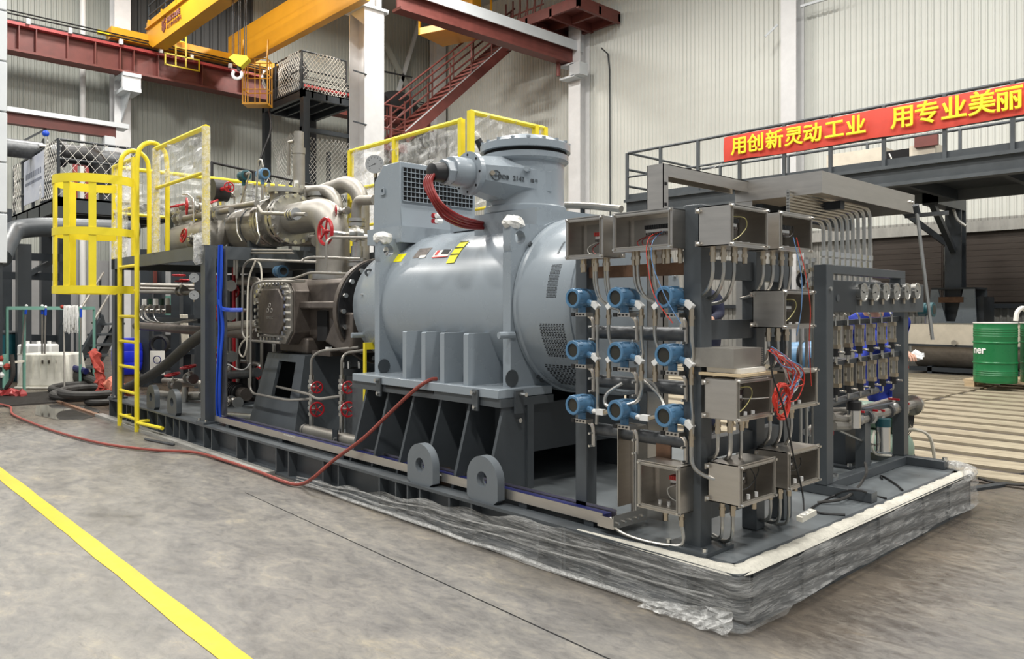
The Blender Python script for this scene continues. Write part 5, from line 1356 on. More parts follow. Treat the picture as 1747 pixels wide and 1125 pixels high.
w4=[(us[1],vs_[1]),(us[2],vs_[1]),(us[2],vs_[2]),(us[1],vs_[2])]
for k in range(4):
    a,b=w4[k],w4[(k+1)%4]; m.add([bil(*a),bil(*b),bil(*b,.03),bil(*a,.03)],[(0,1,2,3)])
m.build('box','skid_grey',cpd,smooth=0)
MB().add([bil(a,b,.35) for a,b in w4],[(0,1,2,3)]).build('inner_wall','dark_steel',cpd)
# ---------------- generic piping helpers
def pipe_thing(label,pts,r,mt='pipe_matt',bend=None,name='pipe',cat='pipe',n=10,group=None,seg=6):
    return one(name,MB().tube(pts,r,n,bend=bend,seg=seg),mt,label,cat,group)
def flange(m,c,axis,R,th,n=24): a=Vector(axis).normalized(); m.cyl(Vector(c)-a*th/2,Vector(c)+a*th/2,R,n); return m
def bolts(parent,c,axis,R,n,r=.012,l=.03,mt='bolt_steel'):
    a,u,v=basis(axis)
    for k in range(n):
        t=2*PI*k/n; p=Vector(c)+u*R*math.cos(t)+v*R*math.sin(t); MB().cyl(p-a*l,p+a*l,r,6).build('bolt',mt,parent)
def wheel(parent,c,axis,R,mt='red'):
    m=MB(); m.torus(c,axis,R,R*.14,20,6); a,u,v=basis(axis)
    for k in range(5):
        t=2*PI*k/5; m.cyl(c,Vector(c)+u*R*math.cos(t)+v*R*math.sin(t),R*.09,5)
    m.cyl(Vector(c)-a*R*.2,Vector(c)+a*R*.2,R*.2,8); return m.build('handwheel',mt,parent)
def valve(label,c,pipe_axis,wheel_axis,s,wr,group=None,stem=1.7,mt='pipe_steel',sup=None):
    c=Vector(c); pa=Vector(pipe_axis).normalized(); wa=Vector(wheel_axis).normalized()
    t=thing('gate_valve',label,'valve',c-Vector((0,0,s)),group)
    if sup: MB().cyl((c.x,c.y,sup),c,s*.3,8).build('support_stub',mt,t)
    MB().sphere(c,s*.85,12).build('body',mt,t)
    m=MB(); m.cyl(c-pa*s*1.5,c+pa*s*1.5,s*.55,12); m.build('ends',mt,t)
    for k in (-1,1):
        MB().cyl(c+pa*k*s*1.25,c+pa*k*s*1.55,s*1.0,14).build('flange',mt,t)
    MB().cyl(c,c+wa*s*1.3,s*.5,10).build('bonnet',mt,t); MB().cyl(c+wa*s,c+wa*s*1.15,s*.8,12).build('bonnet_flange',mt,t)
    MB().cyl(c+wa*s,c+wa*s*(stem+.6),s*.14,8).build('stem','bolt_steel',t)
    wheel(t,c+wa*s*(stem+.5),wa,wr)
    return t
# ---------------- suction elbow and header
sx=P(568,450,y=.9).x
t=thing('suction_elbow','big silver suction pipe elbow rising from the compressor','pipe',(sx,.9,1.50))
MB().tube([(sx,.9,1.56),(sx,.9,2.12),(-5.35,.9,2.12)],.150,28,bend=.34,seg=14).build('elbow','pipe_matt',t)
MB().tube([(sx,.9,1.50),(sx,.9,1.66)],.153,28).build('weld_neck','pipe_matt',t)
flange(MB(),(sx,.9,1.535),(0,0,1),.22,.05,32).build('flange','pipe_steel',t); bolts(t,(sx,.9,1.535),(0,0,1),.195,14,.014,.045)
flange(MB(),(sx,.9,1.485),(0,0,1),.235,.04,32).build('flange','cast_iron',t)
t=thing('check_valve','flanged silver check valve body on the suction line','valve',(-5.55,.9,1.9))
for x,R in ((-5.37,.245),(-5.44,.25),(-5.66,.25),(-5.73,.25),(-5.80,.245)):
    flange(MB(),(x,.9,2.12),(1,0,0),R,.05,32).build('flange','pipe_steel',t); 
for x in (-5.40,-5.70,-5.77): bolts(t,(x,.9,2.12),(1,0,0),.226,16,.021,.072)
MB().cyl((-5.7,.9,2.12),(-5.4,.9,2.12),.20,28).build('body','pipe_matt',t)
MB().cyl((-5.55,.9,2.12),(-5.55,.9,2.40),.14,24).build('bonnet','pipe_matt',t); flange(MB(),(-5.55,.9,2.41),(0,0,1),.19,.05,28).build('bonnet_flange','pipe_steel',t)
bolts(t,(-5.55,.9,2.42),(0,0,1),.165,10,.018,.055)
t=thing('suction_strainer','brown-silver strainer vessel lying on the suction line','vessel',(-6.4,.9,1.9))
MB().lathe((-5.82,.9,2.10),(-1,0,0),[(.15,0),(.21,.05),(.215,.4),(.215,.75),(.22,.76),(.22,.80),(.215,.81),(.215,1.15),(.17,1.28),(.08,1.34)],32).build('shell','pipe_matt',t)
for x in (-6.1,-6.5): MB().torus((x,.9,2.10),(1,0,0),.218,.008,32,6).build('weld_band','dull_pipe',t)
for x in (-6.05,-6.75): MB().box(x-.03,x+.03,.75,1.05,1.83,1.95).build('saddle','skid_grey',t)
MB().box(-6.16,-6.0,.76,.80,2.20,2.28).build('nameplate','bolt_steel',t)
# safety valve
sv=P(510,330,y=1.05)
t=thing('safety_valve','tall silver safety valve standing above the suction line','valve',(sv.x,1.05,2.3))
for z0,z1,r in ((2.20,2.34,.075),(2.34,2.40,.105),(2.40,2.47,.07),(2.47,2.80,.058),(2.80,2.86,.064),(2.86,3.02,.048)):
    MB().cyl((sv.x,1.05,z0),(sv.x,1.05,z1),r,20).build('stage','pipe_matt',t)
MB().tube([(sv.x-.04,1.02,2.93),(sv.x-.12,1.0,2.93),(sv.x-.12,1.0,2.60)],.018,8,bend=.02).build('vent_tube','pipe_matt',t)
bolts(t,(sv.x,1.05,2.37),(0,0,1),.09,8,.01,.05)
flange(MB(),(sv.x+.14,1.2,2.33),(0,0,1),.12,.05).build('side_flange','pipe_matt',t); flange(MB(),(sv.x+.14,1.2,2.39),(0,0,1),.12,.04).build('side_flange','pipe_steel',t); MB().cyl((sv.x+.14,1.2,2.1),(sv.x+.14,1.2,2.34),.08,16).build('side_nozzle','pipe_matt',t)
MB().cyl((sv.x+.06,.99,2.40),(sv.x+.06,.99,2.52),.022,10).build('test_plug','white',t)
# further silver pipes
pipe_thing('silver pipe bending down behind the big suction elbow',[P(505,327,y=1.2),P(562,326,y=1.2),P(576,345,y=1.2),P(576,420,y=1.2)],.06,'pipe_matt',.2,n=16)
pipe_thing('silver pipe arching over towards the blower box',[P(545,330,y=1.5),P(596,312,y=1.5),P(616,332,y=1.5),P(616,470,y=1.5)],.085,'pipe_matt',.28,n=18)
pipe_thing('grey pipe elbow beside the motor blower',[P(640,341,y=1.0),P(612,342,y=1.0),P(608,352,y=1.0),P(608,380,y=1.0)],.045,'pipe_matt',.12,n=14)
pipe_thing('horizontal silver pipe under the suction elbow',[P(465,410,y=1.1),P(540,411,y=1.1)],.06,'pipe_matt',n=16)
t=thing('stacked_valve','upright flanged valve stack between compressor and blower box','valve',P(609,470,y=1.0))
c0=P(609,460,y=1.0)
for py,r,h in ((376,.075,.03),(384,.075,.03),(396,.06,.09),(407,.075,.03),(418,.04,.08),(430,.055,.10),(444,.085,.03),(452,.085,.03),(462,.05,.08)):
    c=P(609,py,y=1.0); MB().cyl((c0.x,1.0,c.z-h/2),(c0.x,1.0,c.z+h/2),r,16).build('section','pipe_steel',t)
MB().cyl((c0.x,1.0,1.45),(c0.x,1.0,2.2),.03,12).build('core','pipe_matt',t)
t=thing('gate_valve','valve with large red handwheel in front of the suction elbow','valve',P(590,395,y=.75))
c=P(555,395,y=.50); c2=c+Vector((0,.55,-.02))
wheel(t,c,(0,1,0),.105); MB().cyl(c,c2,.016,8).build('stem','bolt_steel',t)
MB().cyl(c+Vector((0,.2,0)),c+Vector((0,.34,0)),.045,12).build('bonnet','pipe_steel',t); MB().cyl(c+Vector((0,.26,0)),c+Vector((0,.29,0)),.07,12).build('bonnet_flange','pipe_steel',t)
MB().sphere(c2,.075,12).build('body','pipe_steel',t); MB().cyl(c2,c2+Vector((.35,0,0)),.055,12).build('outlet','dull_pipe',t)
valve('small valve with red wheel right of the elbow top',P(588,360,y=.95),(1,0,0),(-.4,-.9,0),.035,.045)
valve('valve with red wheel on pipe left of the yellow post',P(300,362,y=.7),(1,0,0),(-1,0,0),.06,.07,sup=1.82)
valve('valve with small red wheel above the strainer vessel',P(400,332,y=1.1),(1,0,0),(0,-1,.2),.04,.05,sup=2.2)
valve('valve with red wheel beside the upper strainer pipe',P(372,335,y=.9),(1,0,0),(1,-.3,0),.04,.05,sup=2.0)
pipe_thing('silver pipe running along the strainer to the check valve',[P(300,372,y=.62),P(345,357,y=.62),P(395,354,y=.62),P(438,347,y=.62)],.030,'pipe_matt',.1,n=12)
pipe_thing('thin silver pipe from check valve across to the elbow',[P(440,352,y=.6),P(447,364,y=.6),P(522,366,y=.6)],.018,'pipe_matt',.04)
t=thing('instrument_flange','small bolted flange pair on the thin silver pipe','flange',P(500,366,y=.6)-Vector((0,0,.06)))
c=P(500,366,y=.6)
for dx in (-.05,0,.05): MB().cyl(c+Vector((dx-.012,0,0)),c+Vector((dx+.012,0,0)),.055,14).build('flange','bolt_steel',t)
for lab,pts in (('looped thin tube rising to the blue transmitter',[P(437,345,y=.75),P(440,275,y=.75),P(446,271,y=.75),P(449,285,y=.75)]),
  ('slanting thin tube beside the teal transmitter',[P(410,350,y=.8),P(427,293,y=.8),P(420,297,y=.8)]),
  ('thin hooked tube above the left pipework',[P(332,440,y=.5),P(330,340,y=.5),P(322,332,y=.5),P(312,332,y=.5)]),
  ('thin tube hanging down from check valve',[P(437,358,y=.65),P(440,395,y=.6),P(444,405,y=.6),P(438,416,y=.6)]),
  ('thin tube hanging under the strainer',[P(403,372,y=.65),P(405,398,y=.65),P(413,412,y=.65)])):
    pipe_thing(lab,pts,.009,'pipe_steel',.04,'impulse_tube','tube',8)
def smalltx(c,mt,label):
    t=thing('pressure_transmitter',label,'transmitter',Vector(c)-Vector((0,0,.2))); c=Vector(c)
    MB().lathe(c-Vector((.07,0,0)),(1,0,0),[(.04,0),(.055,.01),(.055,.05),(.048,.055),(.048,.085),(.058,.09),(.058,.135),(.04,.14)],18).build('housing',mt,t)
    MB().cyl(c+Vector((.066,0,0)),c+Vector((.074,0,0)),.036,14).build('window','glass_dark',t)
    MB().cyl(c-Vector((0,0,.11)),c-Vector((0,0,.04)),.022,10).build('neck',mt,t); MB().cyl(c-Vector((0,0,.36)),c-Vector((0,0,.11)),.016,8).build('stem','pipe_steel',t)
    MB().cyl(c-Vector((0,0,.42)),c-Vector((0,0,.36)),.07,14).build('flange','bolt_steel',t)
smalltx(P(448,297,y=1.0),'tx_blue','blue transmitter on a stem above the check valve'); smalltx(P(416,300,y=.95),'teal_dark','dark teal transmitter left of the blue one above the pipes')
gauge('large white dial gauge beside the far yellow railing',P(639,280,y=1.62),.088,(.75,-.65,0),None,'gauge',.05)
pipe_thing('black pipe of the far dial gauge',[P(641,292,y=1.65),Vector((P(640,345,y=1.65).x,1.65,1.81))],.016,'black')
# left upper valve cluster between the yellow posts, standing on the platform deck
t=thing('receiver_vessel','short silver vessel lying on the platform behind the film panel','vessel',(-7.1,.62,1.82))
MB().lathe((-6.45,.62,2.02),(-1,0,0),[(.03,0),(.12,.03),(.185,.10),(.19,.2),(.19,.45),(.205,.46),(.205,.50),(.19,.51),(.19,1.1),(.15,1.22),(.03,1.27)],28).build('shell','pipe_matt',t)
for x in (-7.45,-6.8): MB().box(x-.04,x+.04,.50,.74,1.816,1.90).build('saddle','skid_grey',t)
flange(MB(),(-6.9,.62,2.26),(0,0,1),.11,.04).build('flange','pipe_steel',t); MB().cyl((-6.9,.62,2.15),(-6.9,.62,2.26),.06,14).build('nozzle','pipe_matt',t); bolts(t,(-6.9,.62,2.27),(0,0,1),.09,8,.011,.035)
valve('flanged valve with red wheel on top of the receiver vessel',(-6.9,.62,2.36),(0,0,1),(-.3,-1,0),.075,.085)
valve('second flanged valve left of the receiver nozzle',(-7.35,.55,2.27),(1,0,0),(0,-.3,1),.07,.08,stem=1.6)
valve('flanged valve at the right end of the receiver vessel',(-6.35,.55,2.22),(1,0,0),(0,-.5,1),.065,.07,stem=1.6)
valve('low flanged valve on the deck edge between yellow posts',(-6.57,.42,1.98),(1,0,0),(0,-1,.2),.06,.07,sup=1.8)
pipe_thing('silver header pipe joining the valves above the receiver vessel',[(-7.7,.55,2.27),(-6.0,.55,2.24)],.032,'pipe_matt',n=12)
pipe_thing('silver riser pipe at the left end of the receiver vessel',[(-7.62,.62,2.05),(-7.62,.62,2.42),(-7.2,.62,2.42)],.045,'pipe_matt',.1,n=12)
t=thing('black_actuator','black round actuator behind the near yellow post','actuator',P(371,345,y=.62)); ac=P(371,325,y=.62); MB().cyl(ac-Vector((0,.06,0)),ac+Vector((0,.1,0)),.115,22).build('case','black',t); MB().cyl(ac+Vector((0,.05,0)),Vector((ac.x,.72,1.82)),.025,8).build('stem','bolt_steel',t); MB().cyl(ac+Vector((.1,0,0)),ac+Vector((.3,0,0)),.02,8).build('shaft','red',t); wheel(t,ac+Vector((.3,0,0)),(1,0,0),.05)
vs2=P(385,390,y=1.6)
for k,(px,lab) in enumerate(((290,'grey upright post among the left valves'),(315,'second grey upright post among the left valves'),(396,'slim grey post in front of the strainer'))):
    c=P(px,420,y=.5+.2*k); one('pipe_support',MB().box(c.x-.03,c.x+.03,c.y-.03,c.y+.03,1.82,P(px,370,y=.5+.2*k).z),'skid_grey',lab,'support')
# ---------------- oil manifold with risers and red wheels
t=thing('oil_manifold','short capped oil pipe lying on the deck below the compressor','pipe',P(560,745,y=.42)-Vector((0,0,.08)))
c1,c2=P(520,733,y=.40),P(640,712,y=.40); c2.z=c1.z; c2.y=c1.y
MB().tube([c1,c2],.045,18).build('pipe','pipe_matt',t); MB().sphere(c1,.045,16,(.7,1,1)).build('end_cap','pipe_matt',t)
MB().torus(c1+Vector((.03,0,0)),(1,0,0),.045,.004,18,5).build('weld','dull_pipe',t)
cb=P(572,735,y=.35); MB().box(cb.x-.035,cb.x+.035,.345,.355,SH+.001,c1.z+.07).build('clamp_plate','dark_steel',t); MB().cyl((cb.x,.345,c1.z),(cb.x,.335,c1.z),.012,6).build('clamp_bolt','bolt_steel',t); MB().box(cb.x-.02,cb.x+.07,.29,.345,SH+.001,SH+.012).build('clamp_foot','dark_steel',t)
for k,(px,lab) in enumerate(((531,'left'),(583,'right'))):
    base=P(px,722,y=.40); tt=thing('oil_riser',f'{lab} steel riser with two red handwheels on the oil pipe','pipe',(base.x,.40,c1.z),'risers with red handwheels')
    top=P(px,640,y=.40).z
    MB().cyl((base.x,.40,c1.z),(base.x,.40,top),.018,10).build('riser','pipe_steel',tt)
    for py in (660,697):
        c=P(px,py,y=.40); c=Vector((base.x,.40,c.z)); MB().sphere(c,.032,10).build('valve_body','pipe_steel',tt)
        for q in (-.045,.045): MB().cyl(c+Vector((0,0,q-.012)),c+Vector((0,0,q+.012)),.026,8).build('union','pipe_steel',tt)
        MB().cyl(c,c+Vector((.085,0,0)),.014,8).build('bonnet','pipe_steel',tt); wheel(tt,c+Vector((.095,0,0)),(1,-.25,0),.044 if py<680 else .054)
TB=(('white-taped tube from left oil riser up to the motor',[P(531,642,y=.40),P(531,610,y=.40),P(547,599,y=.45),P(612,593,y=.55)],.05),
 ('white-taped tube from right oil riser up to the motor',[P(583,642,y=.40),P(583,612,y=.40),P(591,602,y=.45),P(622,598,y=.55)],.04),
 ('long steel tube looping round the octagonal cover to left riser',[P(530,681,y=.40),P(493,684,y=.30),P(432,672,y=.30),P(427,664,y=.30),P(429,488,y=.30),P(445,480,y=.32),P(520,480,y=.5)],.10),
 ('steel tube from right riser into the pedestal window',[P(582,676,y=.40),P(541,682,y=.32),P(527,673,y=.32),P(468,659,y=.45)],.06),
 ('outer steel tube looping round the octagonal cover',[P(478,585,y=.33),P(420,581,y=.30),P(413,570,y=.30),P(414,455,y=.30),P(426,443,y=.32),P(540,447,y=.5)],.10),
 ('steel tube arching above the compressor to the motor side',[P(556,460,y=.45),P(557,412,y=.45),P(565,405,y=.5),P(645,406,y=.6)],.08),
 ('upper of three steel tubes leaving the platform beam',[P(400,470,y=.45),P(400,436,y=.45),P(408,427,y=.45),P(498,427,y=.55)],.08),
 ('middle of three steel tubes leaving the platform beam',[P(404,475,y=.45),P(405,440,y=.45),P(414,432,y=.45),P(500,432,y=.55)],.08),
 ('steel tube bending over the compressor casing',[P(514,447,y=.4),P(517,443,y=.42),P(530,439,y=.45),P(615,442,y=.6)],.05),
 ('thin tube across the top of the compressor',[P(450,477,y=.45),P(500,476,y=.45),P(530,465,y=.5),P(600,468,y=.6)],.05))
for lab,pts,bd in TB: pipe_thing(lab,pts,.011,'pipe_matt',bd,'steel_tube','tube',8)
pipe_thing('beige armoured cable looping beside the octagonal cover',catmull([P(436,445,y=.33),P(424,480,y=.32),P(422,540,y=.28),P(421,590,y=.28),P(415,609,y=.28),P(408,600,y=.28),P(413,585,y=.28),P(428,573,y=.30)]),.008,'rope',None,'armoured_cable','cable',8)
pipe_thing('second beige cable beside the octagonal cover',catmull([P(437,444,y=.35),P(445,455,y=.35),P(446,485,y=.34),P(440,500,y=.34)]),.008,'rope',None,'armoured_cable','cable',8)
pipe_thing('white wire sagging below the octagonal cover',catmull([P(376,633,y=.2),P(388,622,y=.25),P(405,630,y=.28),P(418,630,y=.28),P(427,620,y=.29)]),.005,'white',None,'white_wire','wire',6)
t=thing('coupling_guard','slim yellow coupling guard strip between compressor and motor pedestal','guard',(P(623,620,y=.42).x,.42,.4)); gx=P(623,620,y=.42).x; MB().box(gx-.012,gx+.012,.41,.425,SH+.001,1.0).build('strip','yellow',t); MB().box(gx-.012,gx+.12,.425,.50,.70,.745).build('bracket','yellow',t); MB().box(gx-.012,gx+.012,.425,1.2,.95,1.0).build('top_bar','yellow',t)
t=thing('oil_filter','dark oil filter canister behind the risers','filter',P(604,690,y=.75))
c=P(604,700,y=.75); MB().cyl((c.x,.75,SH+.001),(c.x,.75,P(604,640,y=.75).z),.07,18).build('canister','dull_pipe',t); MB().cyl((c.x,.75,P(604,640,y=.75).z),(c.x,.75,P(604,628,y=.75).z),.10,16).build('cap','dark_steel',t)
for k in range(6): a=2*PI*k/6; MB().cyl((c.x+.085*math.cos(a),.75+.085*math.sin(a),P(604,628,y=.75).z),(c.x+.085*math.cos(a),.75+.085*math.sin(a),P(604,618,y=.75).z),.012,6).build('bolt','bolt_steel',t)
# blue transmitter under the elbow
smalltx(P(478,463,y=.85),'tx_blue','blue transmitter partly hidden above the compressor cover')
# oil separator and lower pipework behind the posts
t=thing('oil_separator','large dark grey horizontal vessel at the back of the skid','vessel',(-6.2,1.95,SH))
MB().lathe((-4.5,1.95,.98),(-1,0,0),[(.05,0),(.3,.05),(.45,.16),(.5,.3),(.5,2.6),(.45,2.75),(.3,2.85),(.05,2.9)],40).build('shell','dark_steel',t)
for x in (-5.2,-6.8): MB().box(x-.1,x+.1,1.6,2.3,SH+.001,.62).build('saddle','skid_grey',t)
pipe_thing('brown insulated pipe running low behind the posts',[P(232,556,y=1.0),P(360,566,y=.75),P(440,570,y=.62)],.055,'cast_iron',None,n=14)
pipe_thing('silver pipe stub left of the octagonal cover',[P(380,558,y=.65),P(440,553,y=.65)],.045,'pipe_matt',n=14)
pipe_thing('thick dark hose slanting from the pipe down to the floor coil',catmull([P(353,566,y=.35),P(320,590,y=.3),P(280,625,y=.3),P(245,648,y=.3),P(205,668,y=.3)]),.055,'rubber',None,'suction_hose','hose',12)
pipe_thing('horizontal silver pipe to the three small gauges',[P(240,498,y=.8),P(340,499,y=.6)],.022,'pipe_matt')
for k,(px,py) in enumerate(((334,440),(331,474),(331,504))): gauge(('upper','middle','lower')[k]+' small white gauge left of the near platform post',P(px,py,y=.30),.045,(.9,-.4,0),'small gauges by the platform post')
valve('silver valve with red lever wheel left of the small gauges',P(310,497,y=.65),(1,0,0),(0,0,1),.055,.07,stem=1.6)
t=thing('valve_island','row of small steel valve blocks on a rail behind the ladder','valve block',P(262,540,y=.6))
for k in range(5):
    c=P(246+10*k,528,y=.6); MB().box(c.x-.03,c.x+.03,.57,.63,c.z-.05,c.z+.05).build('block','pipe_steel',t); MB().cyl(c+Vector((0,-.03,-.02)),c+Vector((0,-.07,-.02)),.022,10).build('knob','bolt_steel',t)
    MB().cyl(c+Vector((0,0,.05)),c+Vector((0,0,.13)),.028,10).build('actuator','green_paint' if k%2 else 'white',t)
a,b=P(236,500,y=.6),P(300,500,y=.6); 
MB().box(P(240,540,y=.62).x,P(340,540,y=.62).x,.60,.66,P(262,545,y=.6).z-.03,P(262,545,y=.6).z+.02).build('rail','dark_steel',t)
rr=random.Random(21)
for k in range(7):
    px=240+rr.uniform(0,30); pipe_thing('thin pale tube loop among the valve blocks',catmull([P(px,520,y=.5),P(px-6+rr.uniform(-5,5),532,y=.48),P(px+2,548,y=.48),P(px+25+rr.uniform(0,25),552,y=.5),P(px+60+rr.uniform(0,30),546,y=.5)]),.005,'pipe_steel',None,'tube_loop','tube',6,'pale tube loops')
for k,(px,py,lab) in enumerate(((298,640,'lower valve with red wheel left of the near post'),(325,628,'second lower valve with red wheel left of near post'),(388,470,'top red-wheeled valve right of the near post'),(388,520,'second red-wheeled valve right of the near post'),(390,590,'third red-wheeled valve right of the near post'),(400,668,'lowest red-wheeled valve right of the near post'))):
    valve(lab,P(px,py+18,y=.75),(1,0,0),(0,-.2,1) if px<350 else (0,-1,.1),.06,.085,stem=1.8)
for k,(px,lab) in enumerate(((383,'left upright red pipe right of the near post'),(399,'right upright red pipe right of the near post'))):
    pipe_thing(lab,[P(px,455,y=1.0),P(px,690,y=1.0)],.022,'red',name='red_pipe')
for k,(pts,lab,r) in enumerate((([P(280,650,y=.9),P(345,655,y=.9),P(345,690,y=.9)],'lower steel pipe bend on the deck left of near post',.04),([P(255,690,y=.7),P(330,700,y=.7)],'steel pipe lying on the deck left of near post',.04),([P(315,700,y=.5),P(316,660,y=.5)],'short steel stub pipe on the deck',.035),([P(375,708,y=.4),P(435,712,y=.4)],'steel pipe on the deck right of near post',.03),([P(268,672,y=.5),P(300,676,y=.55),P(345,676,y=.6)],'grey pipe behind the lower valves',.045),
  ([P(395,640,y=.9),P(440,636,y=.9)],'dark pipe under the outer tube loop',.05),([P(372,600,y=1.3),P(372,470,y=1.3)],'upright dark pipe behind the blue cables',.05),([P(405,455,y=1.1),P(405,700,y=1.1)],'upright steel pipe behind the tube loops',.035),([P(412,480,y=1.0),P(440,480,y=1.0),P(440,520,y=1.0)],'steel pipe elbow behind octagonal cover',.05))):
    pipe_thing(lab,pts,r,'pipe_steel' if k in (2,3,7) else 'pipe_matt' if k%2==0 else 'dull_pipe',.08,n=12)
t=thing('oil_pump','small black oil pump set on the deck behind the near post','pump',P(405,700,y=.9)-Vector((0,0,.05)))
c=P(402,670,y=.9); MB().cyl(c+Vector((-.2,0,0)),c+Vector((.15,0,0)),.10,18).build('motor','black',t)
for k in range(7): MB().cyl(c+Vector((-.18+.045*k,0,0)),c+Vector((-.17+.045*k,0,0)),.112,18).build('fin','black',t)
MB().cyl(c+Vector((.15,0,0)),c+Vector((.28,0,0)),.07,14).build('pump_head','cast_iron',t); MB().box(c.x-.22,c.x+.3,c.y-.1,c.y+.1,SH+.001,c.z-.09).build('base','dark_steel',t)
# blue cable bundle down the near post into the tray
for k in range(9):
    r2=random.Random(k); ox=r2.uniform(-3.5,3.5); y=.06+.004*k
    pipe_thing('blue cable of the bundle hanging beside the near post',catmull([P(376+ox,418,y=y),P(375+ox*1.3,470,y=y),P(374+ox,515,y=y),P(377+ox*1.4,560,y=y+.02),P(374+ox,610,y=y),P(372+ox*1.2,670,y=y),P(374+ox,712,y=y+.03),P(384+2*k,722,y=.12)]),.0075,'cable_blue',None,'blue_cable','cable',6,'blue cables beside the near post')
for k in range(3): pipe_thing('blue cable branching right from the bundle',catmull([P(373,512+2*k,y=.06),P(378,524+2*k,y=.07),P(390,527+2*k,y=.1),P(414,527+2*k,y=.2)]),.0075,'cable_blue',None,'blue_cable','cable',6,'branching blue cables')
one('tray_riser',MB().box(P(370,560,y=.10).x-.015,P(383,560,y=.10).x,.11,.125,.31,1.78),'dull_pipe','grey riser tray behind the blue cable bundle','cable tray')
# red air hose across the floor to the motor foot
pts=[P(0,690,z=.02),P(18,695,z=.02),P(22,707,z=.02),P(60,724,z=.02),P(110,741,z=.02),P(180,758,z=.02),P(260,768,z=.02),P(330,772,z=.02),P(380,785,z=.02),P(440,805,z=.02),P(490,824,z=.02),P(515,826,z=.03)]
pts+= [P(535,815,y=-.1),P(570,785,y=-.02),P(620,748,y=.05),P(660,710,y=.12),P(700,672,y=.16),P(722,655,y=.17),P(735,648,y=.21),P(745,647,y=.25)]
one('air_hose',MB().tube(catmull(pts,8),.0125,8),'hose_red','long red-brown air hose across the floor up to the motor foot','hose')
one('pry_bar',MB().tube([P(248,749,z=.015),P(255,751,z=.012),P(297,759,z=.012)],.012,6),'dull_pipe','grey steel bar lying on the floor by the skid edge','bar')

t=thing('vent_pipe','grey pipe on a stub support right of the terminal tower','pipe',P(1000,372,y=1.2))
MB().tube([P(958,350,y=1.2),P(1012,352,y=1.2),P(1060,357,y=1.2)],.024,10).build('pipe','pipe_matt',t); MB().cyl((P(994,372,y=1.2).x,1.2,1.55),P(994,352,y=1.2),.016,8).build('support','dark_steel',t)

# fittings and small valves seen between the rack and the gauge frame
t=thing('fitting_column','column of steel fittings left of the gauge frame post','fittings',(P(1372,490,x=-.55).x,P(1372,490,x=-.55).y,SH))
for k,px in enumerate((1366,1376,1387)):
    c=P(px,460,x=-.55); MB().cyl((c.x,c.y,SH+.001),(c.x,c.y,1.55),.010,8).build('tube','pipe_steel',t)
    for j in range(5): z=1.28+.055*j+.012*k; MB().cyl((c.x,c.y,z),(c.x,c.y,z+.025),.020,6).build('union','brass' if j%2 else 'bolt_steel',t)
c=P(1366,478,x=-.53); MB().torus(c,(1,0,0),.035,.010,16,6).build('knob_ring','black',t)
def small_valve(px,py,label,x=-.6):
    c=P(px,py,x=x); t=thing('gate_valve',label,'valve',(c.x,c.y,SH)); MB().cyl((c.x,c.y,SH+.001),(c.x,c.y,c.z),.022,10).build('riser','pipe_steel',t); MB().sphere(c,.04,10).build('body','pipe_steel',t)
    MB().cyl(c-Vector((0,.09,0)),c+Vector((0,.09,0)),.025,10).build('ends','pipe_steel',t); MB().cyl(c,c+Vector((.09,0,0)),.012,8).build('stem','bolt_steel',t); wheel(t,c+Vector((.09,0,0)),(1,-.2,0),.045)
small_valve(1388,735,'valve with red wheel between the lower boxes and gauge frame')
t=thing('flange_stack','stacked steel flanges between boxes and the gauge frame','flange',(P(1388,700,x=-.6).x,P(1388,700,x=-.6).y+.05,SH))
c=P(1388,703,x=-.62)+Vector((0,.05,0)); MB().cyl((c.x,c.y,SH+.001),(c.x,c.y,c.z),.03,10).build('stand_pipe','pipe_matt',t)
for j in range(3): MB().cyl((c.x,c.y,c.z+.028*j),(c.x,c.y,c.z+.018+.028*j),.06,16).build('flange','bolt_steel',t)
MB().tube([c,c+Vector((0,.25,-.02)),c+Vector((.1,.5,-.03))],.022,10,bend=.06).build('branch_pipe','pipe_matt',t)
t=thing('yellow_plate','small yellow plate behind the middle leg of gauge frame','plate',(-1.05,2.55,SH)); c=P(1452,757,y=2.55); MB().box(c.x-.06,c.x+.06,2.55,2.565,SH+.001,c.z+.06).build('plate','sticker_yellow',t)
# ================================================================ PLATFORM, RAILINGS, LADDER
pf=thing('access_platform','dark grey steel platform frame above the left half of the skid','platform',(-6.7,1.3,SH))
PZ=1.82
def pb(n,*b,mt='skid_grey'): MB().box(*b).build(n,mt,pf)
for x in (-8.02,-5.38):
    for y in (.03,2.62): pb('post',x-.05,x+.05,y,y+.10,SH+.02,PZ-.0)
    pb('base_plate',x-.09,x+.09,.0,.16,SH+.002,SH+.02)
    for s in (-.075,.075): MB().cyl((x+s,.03,SH+.02),(x+s,.03,SH+.04),.012,6).build('anchor_bolt','bolt_steel',pf)
pb('edge_beam',-8.1,-5.43,.03,.07,PZ-.12,PZ); pb('edge_beam',-8.1,-3.6,2.65,2.72,PZ-.12,PZ); pb('edge_beam',-8.1,-8.04,.13,2.62,PZ-.12,PZ)
pb('edge_beam',-5.41,-5.35,.13,2.62,PZ-.12,PZ); pb('cross_beam',-6.6,-6.54,.07,2.65,PZ-.12,PZ); pb('edge_beam',-5.35,-3.6,1.62,1.68,PZ-.12,PZ); pb('post',-3.68,-3.6,1.62,1.70,SH+.02,PZ-.12)
pb('deck',-8.04,-6.6,.07,2.65,PZ-.02,PZ-.005,mt='dark_steel'); pb('deck',-6.54,-5.41,1.4,2.65,PZ-.02,PZ-.005,mt='dark_steel')
